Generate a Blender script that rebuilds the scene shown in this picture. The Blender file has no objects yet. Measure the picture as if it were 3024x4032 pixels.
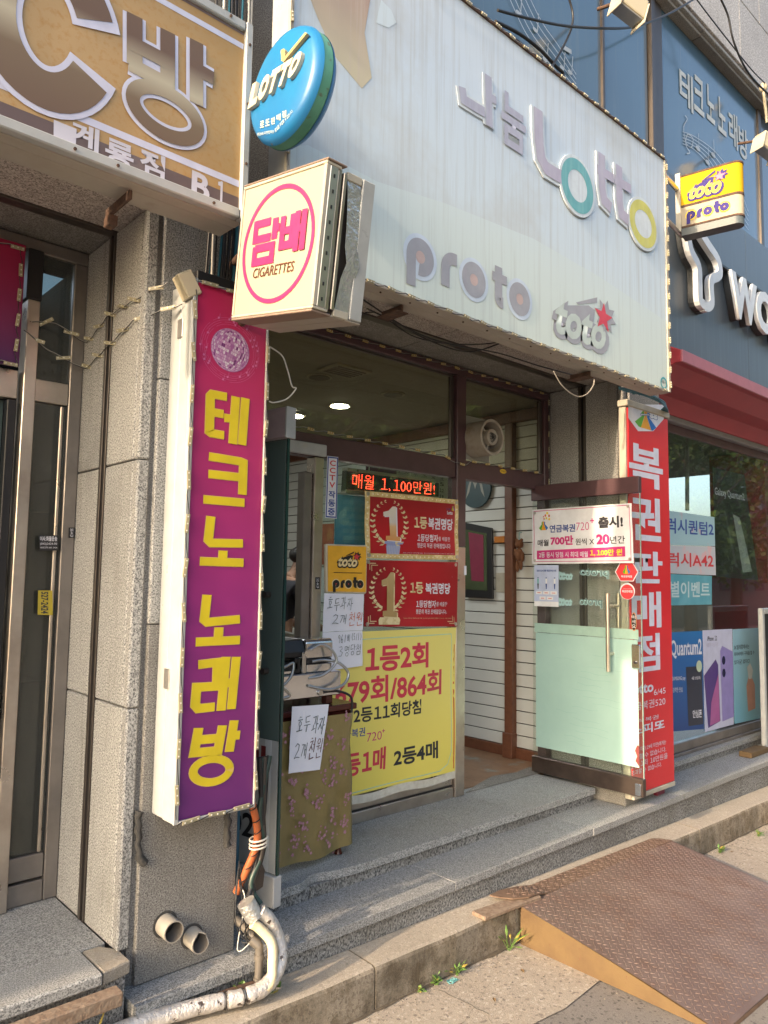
import bpy, bmesh, math, random
from mathutils import Vector, Matrix
R = math.radians
rnd = random.Random(7)
SC = bpy.context.scene
COL = SC.collection

# ------------------------------------------------------------------ camera, sky, sun
YAW, PITCH, ROLL, FPX, CU, CV, H = 0.740275, 0.0870015, 0.0147067, 2954.09, 1512.0, 2016.0, 1.7
Fw = Vector((math.sin(YAW)*math.cos(PITCH), math.cos(YAW)*math.cos(PITCH), math.sin(PITCH)))
Rt0 = Vector((math.cos(YAW), -math.sin(YAW), 0)); Up0 = Rt0.cross(Fw)
RtV = Rt0*math.cos(ROLL)+Up0*math.sin(ROLL); UpV = -Rt0*math.sin(ROLL)+Up0*math.cos(ROLL)
CAM = Vector((0, 0, H))
cd = bpy.data.cameras.new('camera'); cam = bpy.data.objects.new('camera', cd); COL.objects.link(cam)
m = Matrix((RtV, UpV, -Fw)).transposed().to_4x4(); m.translation = CAM; cam.matrix_world = m
cd.sensor_fit = 'VERTICAL'; cd.sensor_height = 36; cd.lens = FPX/4032*36; cd.clip_start = .05; cd.clip_end = 400
SC.camera = cam

SUN_EL = R(21); SUND = Vector((math.cos(SUN_EL)*math.cos(R(2.6)), math.cos(SUN_EL)*math.sin(R(2.6)), -math.sin(SUN_EL)))
w = bpy.data.worlds.new('World'); SC.world = w; w.use_nodes = True
nt = w.node_tree; bg = nt.nodes['Background']
sky = nt.nodes.new('ShaderNodeTexSky'); sky.sky_type = 'NISHITA'; sky.sun_disc = False
sky.sun_elevation = SUN_EL; sky.sun_rotation = R(267.4); sky.air_density = 1.0; sky.dust_density = 5.0; sky.ozone_density = .6
nt.links.new(sky.outputs[0], bg.inputs[0]); bg.inputs[1].default_value = 0.15
sl = bpy.data.lights.new('sun', 'SUN'); sl.energy = 2.0; sl.angle = R(1.0); sl.color = (1, .76, .52)
so = bpy.data.objects.new('sun', sl); COL.objects.link(so); so.rotation_euler = SUND.to_track_quat('-Z', 'Y').to_euler(); so.location = (-20, -2, 9)
SC.view_settings.view_transform = 'Standard'; SC.view_settings.look = 'None'; SC.view_settings.gamma = 1
SC.view_settings.exposure = 1.80
SC.view_settings.use_curve_mapping = False
SC.cycles.max_bounces = 8; SC.cycles.transparent_max_bounces = 16; SC.cycles.sample_clamp_indirect = 6
SC.cycles.use_denoising = True

# ------------------------------------------------------------------ measuring helpers (photo pixel -> point on a real plane)
def ray(u, v): return RtV*((u-CU)/FPX) - UpV*((v-CV)/FPX) + Fw
def W(u, v, ax, val):
    d = ray(u, v); i = 'xyz'.index(ax); t = (val-CAM[i])/d[i]; return CAM+d*t
def WP(u, v, p, n):
    d = ray(u, v); return CAM+d*((Vector(p)-CAM).dot(n)/d.dot(n))
def WQ(pts, ax, val): return [W(u, v, ax, val) for u, v in pts]
def rect(u0, u1, vt, vb, ax, val):
    TL = W(u0, vt, ax, val); BL = TL.copy(); BL.z = W(u0, vb, ax, val).z
    v = vt
    for k in range(6):
        P = W(u1, v, ax, val); P2 = W(u1, v+1, ax, val); v += (TL.z-P.z)/(P2.z-P.z)
    TR = W(u1, v, ax, val); BR = TR.copy(); BR.z = BL.z; TR.z = TL.z
    return [TL, TR, BR, BL]
def quadmap(q):
    TL, TR, BR, BL = [Vector(p) for p in q]
    n = (TR-TL).cross(TL-BL).normalized()
    if n.dot(CAM-TL) < 0: n = -n
    def f(s, t, h=0): return TL*((1-s)*(1-t))+TR*(s*(1-t))+BR*(s*t)+BL*((1-s)*t)+n*h
    f.n = n
    return f

# ------------------------------------------------------------------ materials
MATS = {}
def newmat(name):
    m = bpy.data.materials.new(name); m.use_nodes = True
    return m, m.node_tree, m.node_tree.nodes['Principled BSDF']
def noise(nt, scale, detail=3, rough=.5, stretch=None, dist=0):
    tc = nt.nodes.new('ShaderNodeTexCoord'); n = nt.nodes.new('ShaderNodeTexNoise')
    n.inputs['Scale'].default_value = scale; n.inputs['Detail'].default_value = detail; n.inputs['Roughness'].default_value = rough
    n.inputs['Distortion'].default_value = dist
    if stretch:
        mp = nt.nodes.new('ShaderNodeMapping'); mp.inputs['Scale'].default_value = stretch
        nt.links.new(tc.outputs['Object'], mp.inputs[0]); nt.links.new(mp.outputs[0], n.inputs[0])
    else: nt.links.new(tc.outputs['Object'], n.inputs[0])
    return n.outputs[0]
def ramp(nt, src, stops, interp='LINEAR'):
    r = nt.nodes.new('ShaderNodeValToRGB'); r.color_ramp.interpolation = interp
    while len(r.color_ramp.elements) > 1: r.color_ramp.elements.remove(r.color_ramp.elements[-1])
    r.color_ramp.elements[0].position = stops[0][0]; r.color_ramp.elements[0].color = (*stops[0][1], 1)
    for p, c in stops[1:]:
        e = r.color_ramp.elements.new(p); e.color = (*c, 1)
    nt.links.new(src, r.inputs[0]); return r.outputs[0]
def mix(nt, fac, a, b, mode='MIX'):
    x = nt.nodes.new('ShaderNodeMix'); x.data_type = 'RGBA'; x.blend_type = mode
    for i, s in ((0, fac), (6, a), (7, b)):
        if isinstance(s, (int, float)): x.inputs[i].default_value = s
        elif isinstance(s, tuple): x.inputs[i].default_value = (*s, 1)
        else: nt.links.new(s, x.inputs[i])
    return x.outputs[2]
def bump(nt, b, src, st, dist=.01):
    n = nt.nodes.new('ShaderNodeBump'); n.inputs['Strength'].default_value = st; n.inputs['Distance'].default_value = dist
    nt.links.new(src, n.inputs['Height']); nt.links.new(n.outputs[0], b.inputs['Normal'])
def M(name, c, rough=.5, metal=0, var=None, dirt=None, streak=None, bmp=None, spec=.5, emit=0, rvar=0):
    """var=(scale,colour,lo,hi)  dirt=(scale,colour,lo,hi)  streak=(colour,lo,hi)  bmp=(scale,strength)"""
    if name in MATS: return MATS[name]
    m, nt, b = newmat(name); col = tuple(c)
    b.inputs['Roughness'].default_value = rough; b.inputs['Metallic'].default_value = metal; b.inputs['Specular IOR Level'].default_value = spec
    if var is None: var = (14, tuple(x*.84 for x in c), .35, .75)
    cur = col
    for (sc, cc, lo, hi), st in ((var, None), (dirt, None)) if dirt else ((var, None),):
        f = ramp(nt, noise(nt, sc, 5, .6), [(lo, (0, 0, 0)), (hi, (1, 1, 1))])
        cur = mix(nt, f, cur, tuple(cc))
    if streak:
        f = ramp(nt, noise(nt, 1, 4, .65, stretch=(26, 26, 1.3)), [(streak[1], (0, 0, 0)), (streak[2], (1, 1, 1))])
        cur = mix(nt, f, cur, tuple(streak[0]))
    nt.links.new(cur, b.inputs['Base Color'])
    if rvar:
        f = ramp(nt, noise(nt, 9, 5), [(.3, (rough-rvar,)*3), (.7, (rough+rvar,)*3)]); nt.links.new(f, b.inputs['Roughness'])
    if bmp: bump(nt, b, noise(nt, bmp[0], 4, .6), bmp[1])
    if emit:
        b.inputs['Emission Color'].default_value = (*c, 1); b.inputs['Emission Strength'].default_value = emit
    MATS[name] = m; return m
def speckle(name, dark, mid, light, scale=190, dirt=(2.2, (.16, .14, .11), .5, .8), st=None, rough=.7, warp=None):
    m, nt, b = newmat(name)
    n1 = noise(nt, scale, 2, .7, stretch=st)
    c = ramp(nt, n1, [(.38, dark), (.45, mid), (.54, light), (.62, tuple(min(1, x*1.3) for x in light))])
    n2 = noise(nt, scale*.28, 2, .6)
    c = mix(nt, ramp(nt, n2, [(.45, (0, 0, 0)), (.75, (.5, .5, .5))]), c, mid)
    if dirt: c = mix(nt, ramp(nt, noise(nt, dirt[0], 6, .65), [(dirt[2], (0, 0, 0)), (dirt[3], (.75, .75, .75))]), c, tuple(dirt[1]))
    oi = nt.nodes.new('ShaderNodeObjectInfo'); c = mix(nt, 1.0, c, ramp(nt, oi.outputs['Random'], [(0, (.86, .86, .87)), (1, (1.08, 1.07, 1.05))]), 'MULTIPLY')
    dr = ramp(nt, noise(nt, 1, 6, .7, stretch=(22, 22, 1.6)), [(.54, (1, 1, 1)), (.78, (.66, .64, .60))]); c = mix(nt, 1.0, c, dr, 'MULTIPLY')
    nt.links.new(c, b.inputs['Base Color']); b.inputs['Roughness'].default_value = rough
    bump(nt, b, n1, .25, .004)
    MATS[name] = m; return m
def glassm(name, tint, refl=1.0, haze=0, ior=1.5):
    m = bpy.data.materials.new(name); m.use_nodes = True; nt = m.node_tree; nt.nodes.clear()
    o = nt.nodes.new('ShaderNodeOutputMaterial'); t = nt.nodes.new('ShaderNodeBsdfTransparent'); g = nt.nodes.new('ShaderNodeBsdfGlossy')
    fr = nt.nodes.new('ShaderNodeFresnel'); mx = nt.nodes.new('ShaderNodeMixShader')
    ge = nt.nodes.new('ShaderNodeNewGeometry'); mi_ = nt.nodes.new('ShaderNodeMix'); mi_.inputs[2].default_value = ior; mi_.inputs[3].default_value = 1/ior   # same reflectance on both faces of the pane
    nt.links.new(ge.outputs['Backfacing'], mi_.inputs[0]); nt.links.new(mi_.outputs[0], fr.inputs[0])
    t.inputs[0].default_value = (*tint, 1); g.inputs[0].default_value = (refl, refl, refl, 1); g.inputs['Roughness'].default_value = .012
    nt.links.new(fr.outputs[0], mx.inputs[0]); nt.links.new(t.outputs[0], mx.inputs[1]); nt.links.new(g.outputs[0], mx.inputs[2])
    last = mx
    if haze:
        d = nt.nodes.new('ShaderNodeBsdfDiffuse'); d.inputs[0].default_value = (.45, .43, .38, 1)
        m2 = nt.nodes.new('ShaderNodeMixShader'); f = noise(nt, 3, 6, .6)
        mm = nt.nodes.new('ShaderNodeMath'); mm.operation = 'MULTIPLY'; mm.inputs[1].default_value = haze; nt.links.new(f, mm.inputs[0])
        nt.links.new(mm.outputs[0], m2.inputs[0]); nt.links.new(mx.outputs[0], m2.inputs[1]); nt.links.new(d.outputs[0], m2.inputs[2]); last = m2
    nt.links.new(last.outputs[0], o.inputs[0]); MATS[name] = m; return m
def gradz(name, stops, z0, z1, rough=.4, streak=None, axis='Z', stain=None, spec=.5):
    m, nt, b = newmat(name)
    tc = nt.nodes.new('ShaderNodeTexCoord'); sp = nt.nodes.new('ShaderNodeSeparateXYZ'); nt.links.new(tc.outputs['Object'], sp.inputs[0])
    mr = nt.nodes.new('ShaderNodeMapRange'); mr.inputs[1].default_value = z0; mr.inputs[2].default_value = z1; nt.links.new(sp.outputs[axis], mr.inputs[0])
    c = ramp(nt, mr.outputs[0], stops)
    if streak:
        f = ramp(nt, noise(nt, 1, 5, .7, stretch=(30, 30, .9)), [(streak[1], (0, 0, 0)), (streak[2], (1, 1, 1))]); c = mix(nt, f, c, streak[0])
        f = ramp(nt, noise(nt, 1, 3, .6, stretch=(48, 48, .9)), [(.60, (0, 0, 0)), (.80, (.45, .45, .45))]); c = mix(nt, f, c, tuple(x*.8 for x in streak[0]))
    if stain: c = mix(nt, ramp(nt, noise(nt, stain[0], 6, .7), [(stain[2], (0, 0, 0)), (stain[3], (1, 1, 1))]), c, stain[1])
    nt.links.new(c, b.inputs['Base Color']); b.inputs['Roughness'].default_value = rough; b.inputs['Specular IOR Level'].default_value = spec
    MATS[name] = m; return m
def emis(name, c, s):
    m, nt, b = newmat(name); b.inputs['Base Color'].default_value = (*c, 1); b.inputs['Emission Color'].default_value = (*c, 1); b.inputs['Emission Strength'].default_value = s
    MATS[name] = m; return m

granite = speckle('granite', (.08, .082, .083), (.255, .255, .25), (.41, .41, .395), 200, dirt=(2.2, (.20, .195, .18), .5, .8), st=(1, 1, .8))
granite_dk = speckle('granite_dirty_shaded', (.075, .07, .065), (.185, .178, .165), (.29, .28, .26), 200, dirt=(3, (.13, .12, .105), .4, .75))
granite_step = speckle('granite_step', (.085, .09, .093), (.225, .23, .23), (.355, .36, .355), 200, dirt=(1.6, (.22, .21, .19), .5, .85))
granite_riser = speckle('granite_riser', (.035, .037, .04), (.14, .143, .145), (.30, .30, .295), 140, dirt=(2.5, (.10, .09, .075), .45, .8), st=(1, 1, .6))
granite_pink = speckle('granite_soffit', (.13, .11, .10), (.33, .29, .27), (.46, .42, .39), 170, dirt=(2, (.15, .13, .12), .5, .8))
granite_up = speckle('granite_upper', (.30, .29, .29), (.42, .41, .41), (.56, .55, .54), 70, dirt=(1.2, (.33, .31, .30), .45, .8))
def concrete(name, c, c2, agg, rough=.9, sc=70, big_=.55, cracks=True):
    m, nt, b = newmat(name)
    tc = nt.nodes.new('ShaderNodeTexCoord'); v = nt.nodes.new('ShaderNodeTexVoronoi'); v.inputs['Scale'].default_value = sc; v.inputs['Randomness'].default_value = 1
    nt.links.new(tc.outputs['Object'], v.inputs[0])
    sp = nt.nodes.new('ShaderNodeSeparateColor'); nt.links.new(v.outputs['Color'], sp.inputs[0])
    a = ramp(nt, sp.outputs[0], [(.0, c), (.60, c), (.62, agg[0]), (.76, agg[1]), (.78, c), (.9, c), (.92, agg[2])], 'LINEAR')
    big = ramp(nt, noise(nt, 2.3, 7, .7), [(.35, (0, 0, 0)), (.68, (1, 1, 1))])
    col = mix(nt, big, a, c2, 'MIX'); col = mix(nt, big_, a, col)
    if big_ > .6:
        st_ = ramp(nt, noise(nt, 1, 6, .7, stretch=(9, 9, 2.2)), [(.42, (1, 1, 1)), (.66, (.55, .52, .47))]); col = mix(nt, 1.0, col, st_, 'MULTIPLY'); st_ = ramp(nt, noise(nt, 7, 7, .75), [(.48, (1, 1, 1)), (.6, (.6, .56, .5))]); col = mix(nt, 1.0, col, st_, 'MULTIPLY')
    fine = ramp(nt, noise(nt, 260, 3, .7), [(.3, (.62, .62, .62)), (.7, (1.2, 1.2, 1.2))]); col = mix(nt, 1.0, col, fine, 'MULTIPLY')
    nt.links.new(col, b.inputs['Base Color']); b.inputs['Roughness'].default_value = rough
    bump(nt, b, noise(nt, 130, 5, .75), .6, .006); MATS[name] = m; return m
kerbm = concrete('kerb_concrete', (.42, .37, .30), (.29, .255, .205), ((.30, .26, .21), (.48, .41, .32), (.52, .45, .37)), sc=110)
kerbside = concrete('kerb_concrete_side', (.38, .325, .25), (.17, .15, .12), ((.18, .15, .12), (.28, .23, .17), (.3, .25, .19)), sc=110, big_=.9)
apron = concrete('worn_concrete', (.40, .35, .285), (.31, .265, .215), ((.17, .145, .125), (.46, .39, .31), (.52, .46, .39)), sc=85)
asphalt = concrete('asphalt', (.225, .205, .185), (.165, .15, .135), ((.07, .065, .062), (.20, .18, .16), (.24, .22, .20)), sc=95)
white_metal = M('white_sign_metal', (.40, .415, .41), .35, dirt=(5, (.42, .38, .30), .62, .8), rvar=.08)
cream_metal = M('cream_metal', (.45, .42, .34), .5, dirt=(4, (.30, .25, .19), .5, .8))
beige_metal = M('beige_underside', (.38, .355, .31), .55, var=(7, (.33, .30, .25), .4, .8), dirt=(3, (.20, .15, .10), .62, .82))
alu = M('aluminium', (.55, .50, .44), .34, .85, var=(6, (.42, .36, .31), .4, .7), rvar=.08)
alu_dk = M('bronze_aluminium', (.26, .235, .215), .4, .6, var=(6, (.20, .18, .165), .4, .7), rvar=.08)
strip_dk = M('dark_metal_strip', (.10, .085, .075), .4, .6)
strip_blk = M('black_gap', (.02, .018, .017), .6)
maroon = M('maroon_brown_paint', (.085, .045, .05), .35, var=(8, (.065, .035, .04), .4, .7), dirt=(26, (.20, .15, .12), .72, .76), rvar=.06)
glass = glassm('window_glass', (.80, .86, .82), .95, .05)
glass_up = glassm('tinted_transom_glass', (.74, .72, .60), .9, .07)
glass_door = glassm('door_glass', (.93, .97, .95), .8, .05)
glass_dark = glassm('dark_glass', (.45, .50, .48), 1, .16)
glass_phone = glassm('phone_shop_glass', (.86, .90, .90), 1.0, .03, 1.55)
greenedge = M('glass_edge_green', (.02, .055, .05), .15)
frost = M('mint_frosted_film', (.31, .48, .45), .28, var=(3, (.35, .53, .49), .4, .7), dirt=(5, (.34, .48, .44), .6, .85))
filmgreen = M('dark_green_film', (.085, .12, .112), .3, var=(2.5, (.095, .135, .125), .3, .7), dirt=(40, (.12, .16, .15), .69, .73))
paper = M('paper', (.74, .76, .84), .75, var=(5, (.68, .70, .78), .4, .7), bmp=(9, .3))
cardw = M('white_card', (.75, .77, .80), .5)
black = M('black', (.012, .012, .014), .45)
inkk = M('black_ink', (.02, .022, .03), .6, var=(20, (.03, .03, .04), .4, .7))
redink = M('red_ink', (.62, .04, .05), .5)
orangeink = M('orange_ink', (.62, .16, .09), .6)
magenta = M('magenta_print', (.58, .03, .20), .45)
pinkp = M('pink_plastic', (.48, .03, .13), .4)
cream = M('cream_acrylic', (.42, .375, .26), .3, var=(2.4, (.38, .345, .255), .35, .7), dirt=(7, (.30, .27, .21), .66, .85))
brownink = M('brown_ink', (.10, .035, .02), .5)
yellowp = gradz('yellow_banner_vinyl', [(0, (.78, .66, .12)), (1, (.74, .66, .20))], .5, 1.6, .42)
yel_l = M('yellow_letter', (.66, .52, .02), .4, var=(9, (.58, .45, .02), .4, .7))
yel_b = M('golden_yellow_sign', (.80, .42, .03), .4)
goldp = M('gold_print', (.55, .40, .15), .35, var=(30, (.80, .66, .34), .4, .65))
goldl = M('pale_gold_print', (.72, .62, .36), .35, var=(26, (.45, .33, .14), .45, .7))
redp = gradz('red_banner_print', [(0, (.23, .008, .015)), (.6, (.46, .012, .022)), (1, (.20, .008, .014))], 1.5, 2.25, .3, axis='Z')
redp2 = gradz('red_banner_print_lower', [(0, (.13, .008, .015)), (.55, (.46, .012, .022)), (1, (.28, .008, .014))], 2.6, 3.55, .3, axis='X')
redb = M('red_column_sign', (.66, .025, .035), .33, var=(3, (.60, .02, .03), .4, .7))
whitel = M('white_letter', (.72, .72, .78), .4)
lav = M('lavender_letter', (.42, .46, .62), .4)
blueink = M('blue_ink', (.03, .07, .30), .5)
tealp = M('teal_print', (.15, .42, .43), .4)
rust = M('rust', (.065, .038, .028), .85, var=(30, (.12, .065, .04), .4, .7), bmp=(60, .5))
rubber = M('cable_black', (.018, .018, .02), .45)
cablew = M('cable_white', (.62, .60, .54), .5)
cableb = M('cable_teal', (.03, .16, .22), .4)
pcb = M('led_module_cream', (.33, .31, .24), .35, var=(120, (.38, .32, .18), .45, .6))
pcby = M('led_module_amber', (.46, .34, .10), .35, var=(120, (.62, .50, .18), .45, .6))
ledw = M('led_chip', (.62, .61, .55), .2)
wood = M('brown_wood', (.16, .062, .032), .45, var=(30, (.12, .045, .024), .4, .7))
slatw = M('slatwall_white', (.64, .65, .62), .4, var=(2, (.58, .59, .56), .4, .7))
ceilm = M('shop_ceiling', (.34, .335, .30), .8)
wallm = M('shop_wall', (.42, .40, .35), .8)
floorw = M('wood_floor', (.26, .15, .085), .45, var=(9, (.19, .105, .06), .4, .7), dirt=(4, (.22, .34, .33), .58, .8))
steel = M('stainless', (.74, .77, .82), .2, 1, var=(5, (.62, .65, .70), .4, .7), rvar=.07)
steelb = M('brushed_steel', (.62, .60, .57), .33, .9)
tablew = M('dark_red_wood', (.07, .016, .012), .25)
clothg = M('olive_gold_cloth', (.165, .13, .045), .32, var=(3.2, (.24, .19, .07), .4, .75), spec=.8, bmp=(7, .5))
flowerp = M('flower_print_pink', (.30, .14, .20), .6, var=(60, (.38, .20, .26), .4, .6))
foil = M('foil_insulation', (.66, .63, .60), .36, .4, var=(18, (.50, .47, .44), .4, .65), dirt=(34, (.10, .08, .07), .60, .64), bmp=(70, .8))
foam = M('cream_foam', (.74, .62, .40), .7, bmp=(40, .4))
pvc = M('grey_pvc', (.36, .33, .28), .5, dirt=(9, (.16, .13, .10), .5, .7))
pvcin = M('pipe_inside', (.10, .085, .07), .8)
orangec = M('orange_conduit', (.42, .11, .035), .45)
mortar = M('mortar', (.06, .058, .055), .9, bmp=(50, 1))
leafm = M('weed_green', (.075, .17, .03), .55, var=(15, (.15, .22, .05), .4, .7))
leafy = M('dry_leaf', (.40, .30, .06), .6)
plate = M('brown_steel_plate', (.15, .10, .08), .5, .2, var=(3.2, (.20, .145, .12), .35, .7), dirt=(9, (.15, .09, .065), .5, .75), bmp=(120, .3), rvar=.1)
plate_r = M('rusty_steel_plate', (.19, .125, .085), .65, .2, var=(20, (.13, .08, .055), .4, .65))
plate_s = M('ochre_steel_side', (.135, .086, .036), .7, 0, var=(6, (.10, .06, .028), .4, .7), dirt=(40, (.12, .06, .03), .64, .70), bmp=(30, .3))
plank = M('weathered_plank', (.25, .19, .14), .8, var=(40, (.19, .13, .09), .4, .6), bmp=(60, .5))
skin = M('skin', (.36, .20, .13), .5)
hairm = M('black_hair', (.012, .010, .010), .5)
shirtm = M('dark_shirt', (.025, .025, .035), .8)

# ------------------------------------------------------------------ object helpers
def tag(o, label=None, cat=None, group=None, kind=None):
    if label: o['label'] = label
    if cat: o['category'] = cat
    if group: o['group'] = group
    if kind: o['kind'] = kind
    return o
def thing(name, label, cat, loc=(0, 0, 0), group=None):
    o = bpy.data.objects.new(name, None); COL.objects.link(o); o.location = loc; o.empty_display_size = .1
    return tag(o, label, cat, group)
def link(name, me, parent=None):
    o = bpy.data.objects.new(name, me); COL.objects.link(o)
    if parent is not None:
        p = Vector((0, 0, 0)); q = parent
        while q is not None and q.type == 'EMPTY': p += q.location; q = q.parent
        o.parent = parent; o.matrix_parent_inverse = Matrix.Translation(-p)
    return o
class MB:
    def __init__(s): s.v = []; s.f = []; s.m = []; s.mats = []; s.sm = []
    def mi(s, mat):
        if mat not in s.mats: s.mats.append(mat)
        return s.mats.index(mat)
    def add(s, vs, fs, mat, smooth=False):
        b = len(s.v); s.v += [tuple(v) for v in vs]; k = s.mi(mat)
        for f in fs: s.f.append([b+i for i in f]); s.m.append(k); s.sm.append(smooth)
        return s
    def box(s, x0, x1, y0, y1, z0, z1, mat):
        return s.hexa([(x0, y0, z0), (x1, y0, z0), (x1, y1, z0), (x0, y1, z0), (x0, y0, z1), (x1, y0, z1), (x1, y1, z1), (x0, y1, z1)], mat)
    def hexa(s, P, mat): return s.add(P, [(3, 2, 1, 0), (4, 5, 6, 7), (0, 1, 5, 4), (1, 2, 6, 5), (2, 3, 7, 6), (3, 0, 4, 7)], mat)
    def obox(s, c, ax, hs, mat):
        c = Vector(c); ax = [Vector(a).normalized()*h for a, h in zip(ax, hs)]; P = []
        for k in (-1, 1):
            for i, j in ((-1, -1), (1, -1), (1, 1), (-1, 1)): P.append(c+ax[0]*i+ax[1]*j+ax[2]*k)
        return s.hexa(P, mat)
    def prism(s, pts, off, mat, side=None):
        n = len(pts); off = Vector(off); A = [Vector(p) for p in pts]; B = [p+off for p in A]
        s.add(A+B, [list(range(n))[::-1], list(range(n, 2*n))], mat)
        s.add(A+B, [(i, (i+1) % n, n+(i+1) % n, n+i) for i in range(n)], side or mat); return s
    def slab(s, f, th, mat, nu=1, nv=1, back=None, wob=0, h0=0):
        vs = []
        for h, in ((th+h0,), (h0,)):
            for j in range(nv+1):
                for i in range(nu+1):
                    a, b_ = i/nu, j/nv
                    e = wob*math.sin(a*5.1+b_*3.3)*math.cos(b_*6+a) if wob else 0
                    vs.append(f(a, b_, h+e))
        N = (nu+1)*(nv+1); W_ = nu+1; fr = []; bk = []
        for j in range(nv):
            for i in range(nu):
                a = j*W_+i; fr.append((a, a+W_, a+W_+1, a+1)); bk.append((N+a, N+a+1, N+a+W_+1, N+a+W_))
        ring = [i for i in range(W_)]+[j*W_+nu for j in range(1, nv+1)]+[nv*W_+i for i in range(nu-1, -1, -1)]+[j*W_ for j in range(nv-1, 0, -1)]
        sd = [(ring[k], ring[(k+1) % len(ring)], N+ring[(k+1) % len(ring)], N+ring[k]) for k in range(len(ring))]
        s.add(vs, fr, mat, nu > 1); s.add(vs, bk+sd, back or mat); return s
    def tube(s, pts, r, mat, n=8, caps=True, rr=None):
        P = [Vector(p) for p in pts]; vs = []; N = len(P); prev = None
        for i, p in enumerate(P):
            t = (P[min(i+1, N-1)]-P[max(i-1, 0)]).normalized()
            if prev is None: a = t.orthogonal().normalized()
            else: a = (prev-t*prev.dot(t)); a = a.normalized() if a.length > 1e-6 else t.orthogonal().normalized()
            prev = a; b = t.cross(a); q = rr[i] if rr else r
            for k in range(n): g = 2*math.pi*k/n; vs.append(p+a*(q*math.cos(g))+b*(q*math.sin(g)))
        fs = [(i*n+k, i*n+(k+1) % n, (i+1)*n+(k+1) % n, (i+1)*n+k) for i in range(N-1) for k in range(n)]
        s.add(vs, fs, mat, True)
        if caps: s.add(vs, [list(range(n))[::-1], [(N-1)*n+k for k in range(n)]], mat)
        return s
    def disc(s, c, n, r, mat, seg=24, th=0, e=None, r2=None):
        n = Vector(n).normalized(); a = Vector(e) if e else n.orthogonal().normalized(); b = n.cross(a); c = Vector(c)
        pts = [c+a*(r*math.cos(2*math.pi*k/seg))+b*((r2 or r)*math.sin(2*math.pi*k/seg)) for k in range(seg)]
        if th: return s.prism(pts, n*th, mat)
        return s.add(pts, [list(range(seg))], mat)
    def build(s, name, parent=None, bevel=0, seg=1):
        me = bpy.data.meshes.new(name); me.from_pydata(s.v, [], s.f)
        for mt in s.mats: me.materials.append(mt)
        me.polygons.foreach_set('material_index', s.m); me.polygons.foreach_set('use_smooth', s.sm); me.validate(); me.update()
        o = link(name, me, parent)
        if bevel:
            bm = bmesh.new(); bm.from_mesh(me); bmesh.ops.remove_doubles(bm, verts=bm.verts, dist=1e-5)
            bmesh.ops.recalc_face_normals(bm, faces=bm.faces); bm.to_mesh(me); bm.free()
            md = o.modifiers.new('bevel', 'BEVEL'); md.width = bevel; md.segments = seg; md.limit_method = 'ANGLE'; md.angle_limit = R(40); md.harden_normals = False
        return o
def box(name, x0, x1, y0, y1, z0, z1, mat, parent=None, bevel=.003): return MB().box(x0, x1, y0, y1, z0, z1, mat).build(name, parent, bevel)
def smooth_path(pts, k=6):
    P = [Vector(p) for p in pts]; out = []
    for i in range(len(P)-1):
        a, b, c, d = P[max(i-1, 0)], P[i], P[i+1], P[min(i+2, len(P)-1)]
        for j in range(k):
            t = j/k; out.append(.5*((2*b)+(c-a)*t+(2*a-5*b+4*c-d)*t*t+(3*b-a-3*c+d)*t**3))
    out.append(P[-1]); return out
# flat print / raised lettering mapped on a panel f(s,t,h)
def txt(body, f, s0, t0, s1, t1, mat, parent, off=0.0, h=.0012, depth=0, shear=0, mirror=False, name='lettering', side=None, sp=1.0, rotj=0):
    body = body.replace('1', '\uff11'); c = bpy.data.curves.new('t', 'FONT'); c.body = body; c.resolution_u = 3; c.offset = off; c.shear = shear; c.space_character = sp
    c.fill_mode = 'FRONT' if not depth else 'BOTH'; c.extrude = .05 if depth else 0
    for i_, ch_ in enumerate(body):
        if ch_ == '\uff11' and len(body) > 1: c.body_format[i_].kerning = -14 if body[i_+1:i_+2] == '\uff11' else -8
        elif i_+1 < len(body) and body[i_+1] == '\uff11': c.body_format[i_].kerning = -6
    o = bpy.data.objects.new('t', c); COL.objects.link(o)
    me = bpy.data.meshes.new_from_object(o.evaluated_get(bpy.context.evaluated_depsgraph_get()))
    bpy.data.objects.remove(o); bpy.data.curves.remove(c)
    if not me.vertices: return None
    xs = [v.co.x for v in me.vertices]; ys = [v.co.y for v in me.vertices]; x0, x1, y0, y1 = min(xs), max(xs), min(ys), max(ys)
    for v in me.vertices:
        a = (v.co.x-x0)/(x1-x0); b = (v.co.y-y0)/(y1-y0); a = 1-a if mirror else a
        hh = h+(depth*(v.co.z+.05)/.1 if depth else 0)
        v.co = f(s0+(s1-s0)*a, t1+(t0-t1)*b, hh)
    me.materials.append(mat); me.update()
    return link(name, me, parent)
def poly(pts, f, mat, parent, name='print', h=.001, depth=0):
    P = [f(s, t, h) for s, t in pts]; b = MB()
    if depth: b.prism(P, f.n*depth, mat)
    else: b.add(P, [list(range(len(P)))], mat)
    return b.build(name, parent)
def ring_pts(c, r, n=36, a0=0, a1=2*math.pi): return [(c[0]+r[0]*math.cos(a0+(a1-a0)*k/n), c[1]+r[1]*math.sin(a0+(a1-a0)*k/n)) for k in range(n+1)]
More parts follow.
